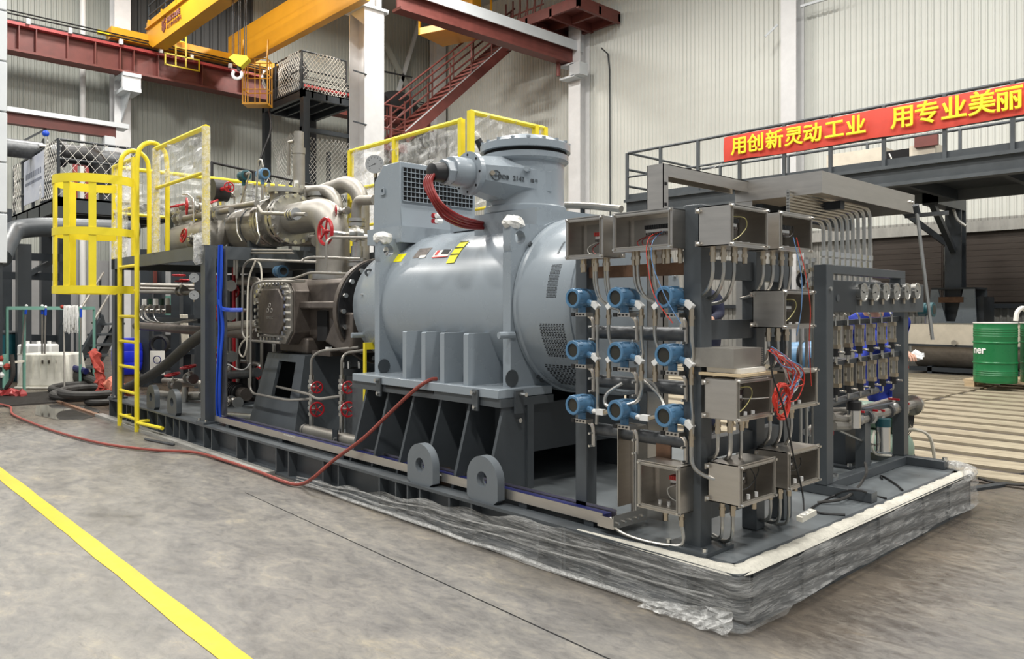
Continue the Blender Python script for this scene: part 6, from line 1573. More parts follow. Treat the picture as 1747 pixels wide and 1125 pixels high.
def film(parent,a,b,z0,z1,mt='film_rail',seed=0,amp=.02,nrm=(0,-1,0)):
    r=random.Random(seed); a,b=Vector(a),Vector(b); nx,nz=14,10; vs=[]; nn=Vector(nrm)
    for i in range(nx+1):
        for j in range(nz+1):
            p=a+(b-a)*(i/nx); e=0 if i in (0,nx) else 1
            vs.append(p+Vector((0,0,z0+(z1-z0)*j/nz))+nn*(e*(amp*math.sin(i*1.3+j*.5+seed)+r.uniform(-amp,amp))))
    k=nz+1
    return MB().add(vs,[(i*k+j,(i+1)*k+j,(i+1)*k+j+1,i*k+j+1) for i in range(nx) for j in range(nz)]).build('plastic_film',mt,parent,smooth=0)
def railing(label,pts,z0,z1,mids=(.5,),posts=None,mt='yellow',filmed=True,seed=0):
    t=thing('safety_railing',label,'railing',Vector((pts[0][0],pts[0][1],z0)))
    pp=[Vector((x,y,0)) for x,y in pts]
    for i in range(len(pp)-1):
        a,b=pp[i],pp[i+1]
        MB().cyl(a+Vector((0,0,z1)),b+Vector((0,0,z1)),.024,8).build('top_rail',mt,t)
        for f in mids: MB().cyl(a+Vector((0,0,z0+(z1-z0)*f)),b+Vector((0,0,z0+(z1-z0)*f)),.018,8).build('mid_rail',mt,t)
        if filmed:
            n=(b-a).normalized(); film(t,a,b,z0+(z1-z0)*mids[0],z1,seed=seed+i,nrm=(n.y,-n.x,0))
    for p in (posts or pp): p=Vector((p[0],p[1],0)); MB().box(p.x-.024,p.x+.024,p.y-.024,p.y+.024,z0,z1+.01).build('post',mt,t)
    return t
RZ=2.88
t=railing('yellow railing panel wrapped in film right of the ladder',[(-6.66,.05),(-5.36,.05)],PZ,RZ,(.62,),seed=3)
MB().cyl((-5.36,.05,PZ),(-5.36,.05,RZ),.040,8).build('film_sleeve','film_loose',t); MB().cyl((-6.66,.05,PZ),(-6.66,.05,RZ),.042,8).build('film_sleeve','film_loose',t)
m=MB(); m.sphere((-5.42,-.0,PZ-.02),.07,10,(1,.6,2.2)); r=random.Random(2); m.v=[p+Vector((r.uniform(-.02,.02),r.uniform(-.02,.02),r.uniform(-.03,.03))) for p in m.v]; m.build('film_tail','film_loose',t,smooth=0)
t=railing('short yellow railing wrapped in film left of the ladder',[(-8.05,.05),(-7.36,.05)],PZ,RZ,(.5,),seed=9)
film(t,(-8.05,.03,0),(-7.5,.03,0),PZ,PZ+.55,'film_loose',4)
railing('yellow railing across the left end of the platform',[(-8.05,.05),(-8.05,2.66)],PZ,RZ,(.5,),[(-8.05,1.3),(-8.05,2.66)],seed=5)
x9=P(620,262,z=RZ+.05); x8=P(795,207,z=RZ+.05)
railing('yellow railing with torn film behind the motor blower',[(x9.x,1.70),(x8.x,1.70)],PZ,RZ+.05,(.5,),[(x9.x,1.7),((x9.x+x8.x)/2-.1,1.7),(x8.x,1.7)],seed=14)
railing('yellow film-covered railing behind the terminal tower',[(x8.x+.13,1.70),(x8.x+.13,2.62)],PZ,RZ+.1,(.55,),[(x8.x+.13,1.7),(x8.x+.13,2.62),(x8.x+.13,2.5)],seed=17)
railing('low yellow railing behind the suction elbow',[(-8.0,2.62),(-3.7,2.62)],PZ,RZ-.1,(.5,),[(-7,2.62),(-6,2.62),(-5,2.62),(-4.2,2.62)],seed=19)
# ladder with cage
la=thing('cage_ladder','yellow steel ladder with safety cage at the skid side','ladder',(-7.05,-.10,0))
LX0,LX1,LY=-7.33,-6.77,-.10
for x in (LX0,LX1):
    MB().tube([(x,LY,0.0),(x,LY,2.72),(x,LY+.02,2.90),(x,LY+.15,2.98),(x,LY+.28,2.90),(x,LY+.30,2.72),(x,LY+.30,PZ)],.024,10,bend=.1).build('side_rail','yellow',la)
for k in range(7): MB().cyl((LX0,LY,.12+.262*k),(LX1,LY,.12+.262*k),.017,8).build('rung','yellow',la)
MB().cyl((LX1,LY,.10),(LX1+.0,.02,.10),.018,8).build('stay','yellow',la); MB().cyl((LX1,LY,.09),(LX1+.62,LY+.04,.10),.018,8).build('stay','yellow',la); MB().cyl((LX0,LY,.10),(LX0,.02,.10),.018,8).build('stay','yellow',la)
def hoop(z,h):
    m=MB(); n=22; c=Vector(((LX0+LX1)/2,LY-.30,0)); R=.385; outer=[];inner=[]
    a0=math.asin(.28/R); 
    angs=[PI/2-a0-(2*PI-2*a0)*i/n for i in range(n+1)]
    vs=[]
    for a in angs:
        d=Vector((math.cos(a),math.sin(a),0)); p=c+d*R
        for rr_,zz in ((0,z),(.008,z),(.008,z+h),(0,z+h)): vs.append(p+d*rr_+Vector((0,0,zz)))
    fs=[(0,1,2,3),(n*4,n*4+1,n*4+2,n*4+3)]
    for i in range(n):
        for j in range(4): fs.append((i*4+j,(i+1)*4+j,(i+1)*4+(j+1)%4,i*4+(j+1)%4))
    m.add(vs,fs); m.build('cage_hoop','yellow',la); return c,R
for z,h in ((1.40,.075),(1.97,.075),(2.48,.085)): c,R=hoop(z,h)
for a in (200,237,270,303,340):
    a=math.radians(a); d=Vector((math.cos(a),math.sin(a),0)); s=Vector((-d.y,d.x,0)); p=c+d*(R-.004)
    MB().obox(p+Vector((0,0,1.98)),.068,.008,1.16,s,d).build('cage_strap','yellow',la)
# ================================================================ LEFT BACKGROUND
struct('lower_dado',MB().box(XL+.03,XL+.06,-8.9,16.8,0,2.7),'wall_concrete',wl)
def net(parent,a,b,z0,z1,pitch,r,mt,sag=.03,seed=1,nrm=(0,-1,0)):
    a,b=Vector(a),Vector(b); L=(b-a).length; H=z1-z0; d=(b-a)/L; rr=random.Random(seed); m=MB(); nn=Vector(nrm)
    def pt(s,h): return a+d*s+Vector((0,0,z0+h))+nn*(sag*math.sin(s*5+seed)*math.sin(h*4+seed))
    k=-int(H/pitch)-1
    while k*pitch<L+H:
        for sgn in (1,-1):
            pts=[]; n=10
            for i in range(n+1):
                h=H*i/n; s=(k*pitch+h*.8) if sgn>0 else (k*pitch+H*.8-h*.8)
                if 0<=s<=L: pts.append(pt(s,h)+d*rr.uniform(-.006,.006))
            if len(pts)>1: m.tube(pts,r,4,caps=False)
        k+=1
    return m.build('safety_net',mt,parent,smooth=0)
DS='dark_steel'
pl=thing('equipment_platform','dark steel equipment platform with netted railing at far left','platform',(-17,1.8,0))
AX,AY,DZ=-15.17,1.07,3.40
YR=3.3
def pb2(n,*b,mt=DS): return MB().box(*b).build(n,mt,pl)
pb2('edge_beam',-19.6,AX,AY,AY+.08,DZ-.28,DZ); pb2('edge_beam',AX-.08,AX,AY,YR,DZ-.28,DZ); pb2('deck',-19.6,AX,AY,YR,DZ-.04,DZ); pb2('edge_beam',-19.6,AX,YR-.08,YR,DZ-.28,DZ)
for k in range(4): pb2('joist',-19+k*1.1,-18.9+k*1.1,AY,YR,DZ-.26,DZ-.04)
def prl(a,b,z,r=.025,mt=DS): MB().cyl((a[0],a[1],z),(b[0],b[1],z),r,8).build('rail',mt,pl)
for f in (.36,.73,1.1): prl((-19.2,AY),(AX,AY),DZ+f); prl((AX,AY),(AX,2.5),DZ+f)
for x,y in ((-19.2,AY),(-18.3,AY),(-16.5,AY),(AX,AY),(AX,2.5),(-17.3,AY)): MB().cyl((x,y,DZ),(x,y,DZ+1.1),.03,8).build('post',DS,pl)
net(pl,(AX+.03,AY,0),(AX+.03,2.5,0),DZ+.02,DZ+1.1,.20,.004,'net_white',.02,3,(1,0,0)); net(pl,(-16.5,AY-.03,0),(AX,AY-.03,0),DZ+.02,DZ+1.1,.11,.005,'net_white',.03,4); net(pl,(-19.2,AY-.03,0),(-18.3,AY-.03,0),DZ+.02,DZ+1.1,.17,.006,'net_white',.02,5)
xa,xb=P(41,300,y=AY-.05).x,P(75,300,y=AY-.05).x
po=thing('poster','pale blue poster with dark lettering on the far left railing','poster',(xa,AY-.05,DZ+.05))
MB().box(xa,xb,AY-.055,AY-.045,DZ+.08,DZ+1.02).build('sheet','poster',po)
for k in range(9): MB().box(xa+(xb-xa)*(.12+.088*k),xa+(xb-xa)*(.12+.088*k+.055),AY-.058,AY-.055,DZ+.60,DZ+.72).build('lettering','poster_text',po)
for k in range(12): MB().box(xa+(xb-xa)*(.08+.07*k),xa+(xb-xa)*(.08+.07*k+.05),AY-.058,AY-.055,DZ+.47,DZ+.53).build('lettering','poster_text',po)
for px,dd in ((40,13.2),(108,14.2),(8,14.5),(78,16.5)):
    c=P(px,500,d=dd); pb2('leg',c.x-.1,c.x+.1,c.y-.1,c.y+.1,0,DZ-.28 if dd>14 else 2.35)
for py,z in ((437,.0),(470,.0)):
    a,b=P(0,py,d=13.6),P(105,py+3,d=13.6); MB().bar(a,b,.1,.13).build('cross_beam',DS,pl)
MB().bar(P(45,470,d=13.4),P(100,440,d=13.9),.08,.08).build('brace',DS,pl); MB().bar(P(0,575,d=14.2),P(105,578,d=14.2),.1,.12).build('cross_beam',DS,pl)
# pipes of the platform
t=thing('main_pipe','big dark pipe with flanges above the far left platform','pipe',P(50,270,x=-17.2))
a,b=P(8,251,x=-17.2),P(205,268,x=-17.2); b.z=a.z
MB().cyl(a,b,.19,22).build('pipe','dull_pipe',t)
for px in (76,104,108,160,165):
    c=P(px,255,x=-17.2); c.z=a.z; MB().cyl(c-Vector((0,.03,0)),c+Vector((0,.03,0)),.28,22).build('flange','black',t)
for px in (103,163): c=P(px,255,x=-17.2); c.z=a.z; bolts(t,c,(0,1,0),.25,12,.02,.07)
for px,z0 in ((82,3.4),(180,3.4)): c=P(px,260,x=-17.2); MB().box(c.x-.12,c.x+.12,c.y-.1,c.y+.1,DZ,a.z-.15).build('support',DS,t)
MB().tube([P(108,262,x=-16.6),P(170,268,x=-16.6),P(170,330,x=-16.6)],.20,18,bend=.4,seg=8).build('branch','black',t)
c=P(78,228,x=-16.9); MB().sphere(c,.07,10).build('actuator','cable_blue',t); MB().cyl(c-Vector((0,0,.25)),c,.025,8).build('actuator_stem','bolt_steel',t)
c=P(76,250,x=-16.9); MB().cyl(c+Vector((0,-.1,0)),c+Vector((0,.12,0)),.05,10).build('handle','bolt_steel',t)
t=thing('elbow_pipe','thick grey pipe bending down under the far left platform','pipe',P(60,400,x=-13.9))
MB().tube([P(235,392,x=-13.7),P(70,387,x=-13.7),P(22,392,x=-13.7),P(0,440,d=12.2)],.165,22,bend=.5,seg=10).build('pipe','skid_grey',t)
c=P(92,388,x=-13.7); MB().torus(c,(0,1,0),.167,.008,22,6).build('weld','dull_pipe',t)
t=thing('red_portal','red painted steel frame standing on the far left platform','frame',P(140,315,x=-18.5))
a,b=P(128,318,x=-18.5),P(148,278,x=-18.5)
for y in (a.y,b.y): MB().box(-18.55,-18.45,y-.04,y+.04,DZ,b.z).build('leg','primer_bright',t)
MB().box(-18.55,-18.45,a.y,b.y,b.z-.08,b.z).build('beam','primer_bright',t)
# stair under the platform
t=thing('small_stair','dark steel stair behind the white tub','stair',P(150,650,d=14))
s0,s1=P(122,640,d=13.6),P(176,545,d=15.0)
for off in (0,.7):
    o=Vector((-.5,.45,0)).normalized()*off; MB().bar(s0+o,s1+o,.05,.22).build('stringer',DS,t); MB().cyl(s0+o+Vector((0,0,.9)),s1+o+Vector((0,0,.9)),.022,8).build('handrail','pipe_matt',t)
    for f in (.1,.9): p=s0+(s1-s0)*f+o; MB().cyl(p,p+Vector((0,0,.9)),.02,8).build('baluster',DS,t)
for k in range(5):
    p=s0+(s1-s0)*((k+.5)/5)+Vector((-.5,.45,0)).normalized()*.35; MB().obox(p,.72,.26,.04,Vector((-.5,.45,0)).normalized(),Vector((.45,.5,0)).normalized()).build('tread','skid_grey',t)
# ---------------- netted tower behind the white column
d0=21.7
c0=P(515,150,d=d0); TX0,TY0,TZ=c0.x,c0.y,c0.z
tw=thing('netted_tower','dark steel tower with white safety nets behind the white column','tower',(TX0-1,TY0+1,0))
xl=P(447,183,y=TY0).x; yr=P(606,165,x=TX0).y
def tb(n,*b,mt=DS): return MB().box(*b).build(n,mt,tw)
for zz in (TZ,P(515,318,x=TX0).z):
    tb('edge_beam',xl,TX0,TY0,TY0+.12,zz-.25,zz); tb('edge_beam',TX0-.12,TX0,TY0,yr,zz-.25,zz); tb('edge_beam',xl,TX0,yr-.12,yr,zz-.25,zz); tb('edge_beam',xl,xl+.12,TY0,yr,zz-.25,zz)
    tb('deck',xl,TX0,TY0,yr,zz-.06,zz-.03)
    for k in range(4): tb('joist',xl,TX0,TY0+.3+k*.45,TY0+.36+k*.45,zz-.22,zz-.06)
for x,y in ((TX0-.11,TY0),(xl,TY0),(TX0-.11,yr-.2),(xl,yr-.2)): tb('leg',x,x+.2,y,y+.2,0,TZ-.25)
tb('mid_beam',TX0-.15,TX0,TY0,yr,P(515,215,x=TX0).z-.12,P(515,215,x=TX0).z)
zt2=P(515,86,x=TX0).z
for f in (.5,1):
    z=TZ+(zt2-TZ)*f
    for p,q in (((xl+.9,TY0),(TX0,TY0)),((TX0,TY0),(TX0,yr-.3))): MB().cyl((p[0],p[1],z),(q[0],q[1],z),.025,8).build('rail',DS,tw)
for x,y in ((TX0,TY0),(TX0,yr-.3),(xl+.9,TY0),(TX0-.05,yr)): MB().cyl((x,y,TZ),(x,y,zt2),.03,8).build('post',DS,tw)
net(tw,(xl+1.1,TY0-.04,0),(TX0,TY0-.04,0),TZ,zt2,.115,.008,'net_white',.06,6); net(tw,(TX0+.04,TY0,0),(TX0+.04,yr-.3,0),TZ-.05,zt2,.115,.008,'net_white',.06,7,(1,0,0))
zl=P(515,318,x=TX0).z; zl2=P(515,225,x=TX0).z
net(tw,(xl+.9,TY0-.05,0),(TX0,TY0-.05,0),zl,zl2,.12,.007,'net_grey',.09,8); net(tw,(TX0+.05,TY0,0),(TX0+.05,yr,0),zl,zl2-.1,.12,.007,'net_grey',.09,9,(1,0,0))
for k,y in enumerate((TY0+.5,TY0+1.1,TY0+1.7)): tb('inner_post',TX0-.6,TX0-.5,y,y+.1,zl,zl+1.2)
t=thing('capped_pipe','dark pipe end wrapped in white plastic on the netted tower','pipe',P(470,150,y=TY0+.5))
a,b=P(466,138,y=TY0+.45),P(508,146,y=TY0+.45)
b.z=a.z; MB().cyl(a,b,.34,20).build('pipe','black',t)
m=MB(); m.sphere(a,.42,16,(.35,.9,1.0)); r=random.Random(4); m.v=[p+Vector((r.uniform(-.04,.04),r.uniform(-.04,.04),r.uniform(-.04,.04))) for p in m.v]; m.build('plastic_cap','film_loose',t,smooth=0)
MB().box(min(a.x,b.x),max(a.x,b.x),a.y-.2,a.y+.2,TZ,a.z-.38).build('cradle',DS,t)
one('hanging_cable',MB().tube(catmull([Vector((xl+.5,TY0-.03,TZ-.1)),P(462,220,d=21.6),P(450,255,d=21.4),P(440,285,d=21.3)]),.03,6),'black','black cable hanging down from the netted tower','cable')
# dark railing with net behind the skid
t=thing('background_railing','black railing with net beyond the compressor pipework','railing',P(430,330,d=16))
a,b=P(361,277,d=14.5),P(600,304,d=18.5); b.z=a.z
MB().cyl(a,b,.025,8).build('top_rail','black',t); MB().cyl(a-Vector((0,0,.5)),b-Vector((0,0,.5)),.02,8).build('mid_rail','black',t)
for f in (0,.25,.5,.75,1): p=a+(b-a)*f; MB().cyl((p.x,p.y,0),p,.035,8).build('post','black',t)
n_=(b-a).normalized(); net(t,(a+(b-a)*.3).to_tuple()[:2]+(0,),b.to_tuple()[:2]+(0,),a.z-1.1,a.z,.2,.008,'net_grey',.06,12,(n_.y,-n_.x,0))
# ---------------- floor clutter on the left
tc=P(73,664,z=0); d=Vector((RX,RY,0)); f=Vector((FX,FY,0))
t=thing('plastic_tub','white plastic tub standing upside down by the drain','tub',tc)
def frustum(c,w0,d0_,w1,d1,z0,z1,mt,n,par,bev=.03):
    m=MB(); vs=[]
    for w_,dd_,z in ((w0,d0_,z0),(w1,d1,z1)):
        for a,b in ((-1,-1),(1,-1),(1,1),(-1,1)): vs.append(c+d*(a*w_/2)+f*(b*dd_/2)+Vector((0,0,z)))
    m.add(vs,[(3,2,1,0),(4,5,6,7),(0,1,5,4),(1,2,6,5),(2,3,7,6),(3,0,4,7)]); return m.build(n,mt,par,bevel=bev)
tc2=tc+f*.28
frustum(tc2,.84,.56,.70,.46,.03,.55,'plastic_white','body',t); frustum(tc2,.88,.60,.88,.60,0,.035,'plastic_white','rim',t,.01)
for k in range(6): MB().obox(tc2+d*(-.30+.12*k)-f*.262+Vector((0,0,.30)),.02,.012,.40,d,f,Vector((0,0,1))).build('rib','plastic_white',t)
for k in range(3): MB().obox(tc2+d*(-.02+.10*k)-f*.255+Vector((0,0,.42)),.02,.02,.05,d,f).build('drain_slot','rail_gap',t)
for k,(px,lab) in enumerate(((47,'left'),(66,'middle'),(84,'right'))):
    c=P(px,606,d=12.9); c.z=0; t=thing('jerrycan',f'{lab} white plastic canister behind the white tub','canister',c,'white canisters')
    frustum(c,.20,.26,.20,.26,0,.66,'plastic_bright','body',t); MB().cyl(c+Vector((0,0,.66)),c+Vector((0,0,.71)),.03,10).build('cap','white',t); MB().obox(c-f*.132+Vector((0,0,.5)),.18,.006,.012,d,f).build('seam','plastic_white',t)
t=thing('rack_frame','green tube frame holding mops and brooms over the tub','frame',P(75,660,d=11.8))
pa,pb_=P(12,526,d=11.4),P(137,526,d=12.1); pb_.z=pa.z
for p in (pa,pb_,pb_+f*.4,pa+f*.4): MB().cyl((p.x,p.y,0),(p.x,p.y,pa.z),.022,8).build('leg','green_frame',t)
for p,q in ((pa,pb_),(pb_,pb_+f*.4),(pa,pa+f*.4)): MB().bar(p,q,.035,.05).build('top_bar','green_frame',t)
MB().bar(Vector((pa.x,pa.y,.45)),Vector((pa.x,pa.y,.45))+f*.4,.03,.03).build('brace','rope',t)
for k,(p0,p1,lab) in enumerate((((45,522),(36,604),'leftmost pole with blue grip leaning on the green frame'),((72,522),(72,604),'second pole leaning on the green frame'),((78,524),(76,604),'third pole with blue sleeve on the green frame'),((138,524),(137,622),'rightmost pole at the green frame post'))):
    a,b=P(*p0,d=11.75),P(*p1,d=11.75); t=thing('mop_pole',lab,'pole',b); MB().cyl(b,a,.013,8).build('pole','pipe_matt',t); MB().cyl(a+(b-a)*.03,a+(b-a)*.18,.018,8).build('grip','cable_blue',t); MB().sphere(a,.022,8).build('end_knob','white',t)
t=thing('string_mop','white string mop hanging head up on the green frame','mop',P(116,610,d=11.7))
m=MB(); r=random.Random(8)
for k in range(170):
    px=109+r.uniform(0,23); py=521+r.uniform(0,6); ln=r.uniform(18,44); dd=11.62+r.uniform(0,.08)
    m.tube([P(px,py,d=dd),P(px+r.uniform(-2,2),py+ln*.5,d=dd-.02),P(px+r.uniform(-3,3),py+ln,d=dd)],.009,4)
m.build('strings','mop',t,kind='stuff'); MB().cyl(Vector((P(110,608,d=11.45).x,P(110,608,d=11.45).y,0)),P(109,525,d=11.75),.012,8).build('handle','pipe_matt',t); MB().sphere(P(106,524,d=11.65),.03,10).build('end_knob','cloth_red',t)
t=thing('teal_machine','dark teal machine with rounded lid at the left edge','machine',P(12,625,d=13.4))
c=P(8,600,d=13.4); MB().cyl((c.x,c.y,0),(c.x,c.y,P(8,570,d=13.4).z),.30,24).build('body','teal_machine',t); MB().lathe((c.x,c.y,P(8,570,d=13.4).z),(0,0,1),[(.31,0),(.31,.03),(.2,.05),(.02,.06)],24).build('lid','dark_steel',t)
t=thing('blue_barrel','blue plastic barrel behind the yellow ladder','barrel',P(217,645,d=12.2))
c=P(217,600,d=12.2); zb,zt_=P(217,638,d=12.2).z,P(217,577,d=12.2).z; h=zt_-zb
MB().lathe((c.x,c.y,zb),(0,0,1),[(.16,0),(.205,h*.12),(.222,h*.3),(.218,h*.33),(.225,h*.36),(.225,h*.62),(.219,h*.65),(.224,h*.68),(.205,h*.85),(.15,h*.9),(.15,h)],32).build('shell','blue_plastic',t)
MB().cyl((c.x,c.y,0),(c.x,c.y,zb),.12,14).build('stand','rust',t)
t=thing('hose_coil','coil of thick black hose on the floor by the skid end','hose',P(150,680,z=0))
for k,(px,py,Rr,rr_,z) in enumerate(((150,672,.42,.055,.06),(158,668,.36,.055,.15),(172,684,.16,.04,.05),(140,662,.40,.05,.05))):
    c=P(px,py,z=z); MB().torus(c,(.05,.0,1),Rr,rr_,30,10).build('turn','rubber',t)
MB().tube(catmull([P(118,628,d=12.6),P(140,642,d=12.3),P(165,652,d=11.8),P(190,668,d=10.8),P(225,660,d=10.3),P(240,645,d=10)]),.06,10).build('tail','rubber',t)
t=thing('blue_tray','dark hose with blue mouth lying right of the tub','hose',P(133,640,d=12.4))
MB().tube([P(118,636,d=12.4),P(148,648,d=12.2)],.13,14).build('hose','rubber',t); MB().tube([P(117,626,d=12.3),P(147,634,d=12.1)],.05,8).build('mouth','tray_blue',t)
t=thing('red_tarpaulin','crumpled red cloth hanging beside the far skid post','cloth',P(175,680,d=10.2))
m=MB(); r=random.Random(6)
pts=[P(160,600,d=10.6),P(168,625,d=10.5),P(172,650,d=10.4),P(176,672,d=10.3)]
m.tube(catmull(pts),[.05,.05,.05,.045,.045,.045,.045,.045,.05,.05,.055,.06,.06,.065,.07,.07],10); m.v=[p+Vector((r.uniform(-.03,.03),r.uniform(-.03,.03),r.uniform(-.03,.03))) for p in m.v]; m.build('cloth','cloth_red',t,smooth=0)
m=MB(); m.tube(catmull([P(190,650,d=9.8),P(200,660,d=9.7),P(215,668,d=9.6),P(232,664,d=9.6)]),.075,10); m.v=[p+Vector((r.uniform(-.03,.03),r.uniform(-.03,.03),r.uniform(-.03,.03))) for p in m.v]; m.build('cloth_end','cloth_pink',t,smooth=0)
t=thing('red_hose_reel','small red fittings and black hose at the left edge','hose reel',P(6,660,d=11))
for px,py,mt in ((4,612,'cloth_red'),(12,626,'cloth_red'),(5,640,'white'),(3,622,'white')): MB().sphere(P(px,py,d=11),.05,8).build('fitting',mt,t)
MB().tube(catmull([P(20,605,d=11),P(22,640,d=11),P(12,660,d=11),P(0,666,d=11)]),.03,8).build('hose','rubber',t); MB().cyl(P(8,664,d=11),P(8,605,d=11),.03,8).build('stand','green_frame',t)
m=MB(); m.tube(catmull([P(-5,672,z=.04),P(20,672,z=.04),P(40,673,z=.04)]),.06,8); m.v=[p+Vector((r.uniform(-.03,.03),r.uniform(-.03,.03),r.uniform(-.02,.02))) for p in m.v]
one('red_rag',m,'primer_bright','dark red crumpled rag on the floor at left edge','rag',smooth=0)

# ---------------- dark machinery beyond the left end of the skid
t=thing('background_machine','dark steel machine frame with pipes beyond the skid end','machine',P(290,640,d=12))
def bm(n,px0,px1,py0,py1,dd,mt,th=.12):
    a,b=P(px0,py1,d=dd),P(px1,py0,d=dd); c=(a+b)/2; w_=Vector((b.x-a.x,b.y-a.y,0)).length
    return MB().obox(c+FV*th/2,w_,th,b.z-a.z,RV,FV).build(n,mt,t)
for px,dd in ((250,12.4),(272,13.0),(302,12.6),(322,13.2),(342,12.2)):
    c=P(px,560,d=dd); MB().obox(Vector((c.x,c.y,1.1)),.14,.14,2.2,RV,FV).build('post',DS,t)
for py,dd in ((455,12.5),(542,12.4),(600,13.0)): bm('beam',242,350,py-4,py+5,dd,DS)
bm('cabinet',243,262,456,495,12.8,'primer_red',.3); bm('panel',262,284,470,500,13.5,'wall_concrete',.05); bm('cabinet',300,335,452,490,13.6,'black',.4); bm('cabinet',276,300,505,550,13.4,'green_frame',.3); bm('cabinet',322,348,505,560,13.2,'skid_grey',.4)
bm('cabinet',262,300,572,640,14.2,'black',.5); bm('cabinet',305,345,575,650,13.8,'dark_steel',.5); bm('base',238,350,640,668,13.0,'black',.9)
c=P(272,588,d=12.3); MB().torus(c,FV,.13,.035,20,8).build('rubber_ring','black',t)
for k in range(6): MB().cyl(P(308+2.2*k,537,d=11.8),P(312+2.0*k,600,d=11.9),.012,6).build('rod','rope',t)
bm('sign_board',256,280,599,640,11.6,'paper',.02); MB().torus(P(268,614,d=11.55),FV,.055,.008,16,6).build('sign_mark','tray_blue',t)
for k in range(3): MB().cyl(P(240,486+6*k,d=12.0),P(335,488+6*k,d=12.2),.03,8).build('pipe','pipe_matt',t)
for px,py in ((305,470),(318,478)): MB().torus(P(px,py,d=11.9),(0,0,1),.09,.014,16,6).build('handwheel','red',t)
t=thing('lube_console','dark lubrication console behind the pipes left of compressor','console',(-6.7,1.45,SH))
MB().box(-7.9,-5.55,1.30,1.42,SH+.02,1.66).build('back_panel','black',t); MB().box(-7.9,-5.55,1.10,1.9,SH+.001,SH+.03).build('tray','dark_steel',t)
for k,x in enumerate((-7.6,-6.9,-6.2,-5.7)): MB().box(x-.04,x+.04,1.2,1.3,SH+.02,1.66).build('post','dark_steel',t)
rr=random.Random(31)
for k in range(16):
    x=-7.7+rr.random()*1.9; z=.4+rr.random()*1.1
    if k%3==0: MB().tube([(x,1.2,z),(x+.3,1.2,z),(x+.3,1.2,z-.35)],.028,8,bend=.06).build('pipe','pipe_steel',t)
    elif k%3==1: MB().tube([(x,1.15,z),(x,1.15,max(.3,z-.5))],.02,8).build('pipe','pipe_matt',t)
    else:
        MB().sphere((x,1.15,z),.05,10).build('valve_body','pipe_steel',t); MB().cyl((x,1.15,z),(x,1.05,z),.015,6).build('valve_stem','bolt_steel',t); wheel(t,(x,1.04,z),(0,1,0),.065)
# ================================================================ PEOPLE
def person(label,J,edges,regions,base,mt0):
    """J: name -> (pos, radius); edges: pairs; regions: [(centre, radius, material)] painted onto the one body mesh"""
    names_=list(J); idx={n:i for i,n in enumerate(names_)}
    me=bpy.data.meshes.new('person'); me.from_pydata([J[n][0] for n in names_],[(idx[a],idx[b]) for a,b in edges],[])
    o=bpy.data.objects.new('person',me); COL.objects.link(o)
    o.modifiers.new('skin','SKIN'); sd=o.modifiers.new('sub','SUBSURF'); sd.levels=2; sd.render_levels=2
    for i,n in enumerate(names_):
        r=J[n][1]; me.skin_vertices[0].data[i].radius=r if isinstance(r,tuple) else (r,r); me.skin_vertices[0].data[i].use_root=(n=='pelvis')
    dg=bpy.context.evaluated_depsgraph_get(); dg.update()
    m2=bpy.data.meshes.new_from_object(o.evaluated_get(dg)); bpy.data.objects.remove(o)
    body=bpy.data.objects.new('person',m2); COL.objects.link(body)
    base=Vector(base)
    for v in m2.vertices: v.co-=base
    body.location=base; WLOC[body.name]=base
    m2.materials.clear(); m2.materials.append(MATS[mt0])
    for c,r,mt in regions:
        m2.materials.append(MATS[mt]); k=len(m2.materials)-1
        for p in m2.polygons:
            if (p.center+base-Vector(c)).length<r: p.material_index=k
    for p in m2.polygons: p.use_smooth=True
    tag(body,label,'person'); return body
def hand(J,E,wrist,palm,dirv,up,side,pre,sc=1.):
    dirv=Vector(dirv).normalized(); up=Vector(up).normalized(); sd=dirv.cross(up).normalized()*side
    J[pre+'palm']=(palm,(.030*sc,.018*sc)); E.append((wrist,pre+'palm'))
    for k,(o,l) in enumerate(((-.028,.060),(-.009,.072),(.010,.068),(.028,.052))):
        k1=palm+dirv*.04+sd*o; k2=k1+dirv*l*.55-up*.012; k3=k2+dirv*l*.35-up*.03
        J[pre+f'f{k}a']=(k1,.010*sc); J[pre+f'f{k}b']=(k2,.009*sc); J[pre+f'f{k}c']=(k3,.007*sc)
        E+= [(pre+'palm',pre+f'f{k}a'),(pre+f'f{k}a',pre+f'f{k}b'),(pre+f'f{k}b',pre+f'f{k}c')]
    t1=palm-sd*.04+dirv*.0; t2=t1-sd*.015+dirv*.035-up*.01; J[pre+'ta']=(t1,.012*sc); J[pre+'tb']=(t2,.009*sc); E+=[(pre+'palm',pre+'ta'),(pre+'ta',pre+'tb')]
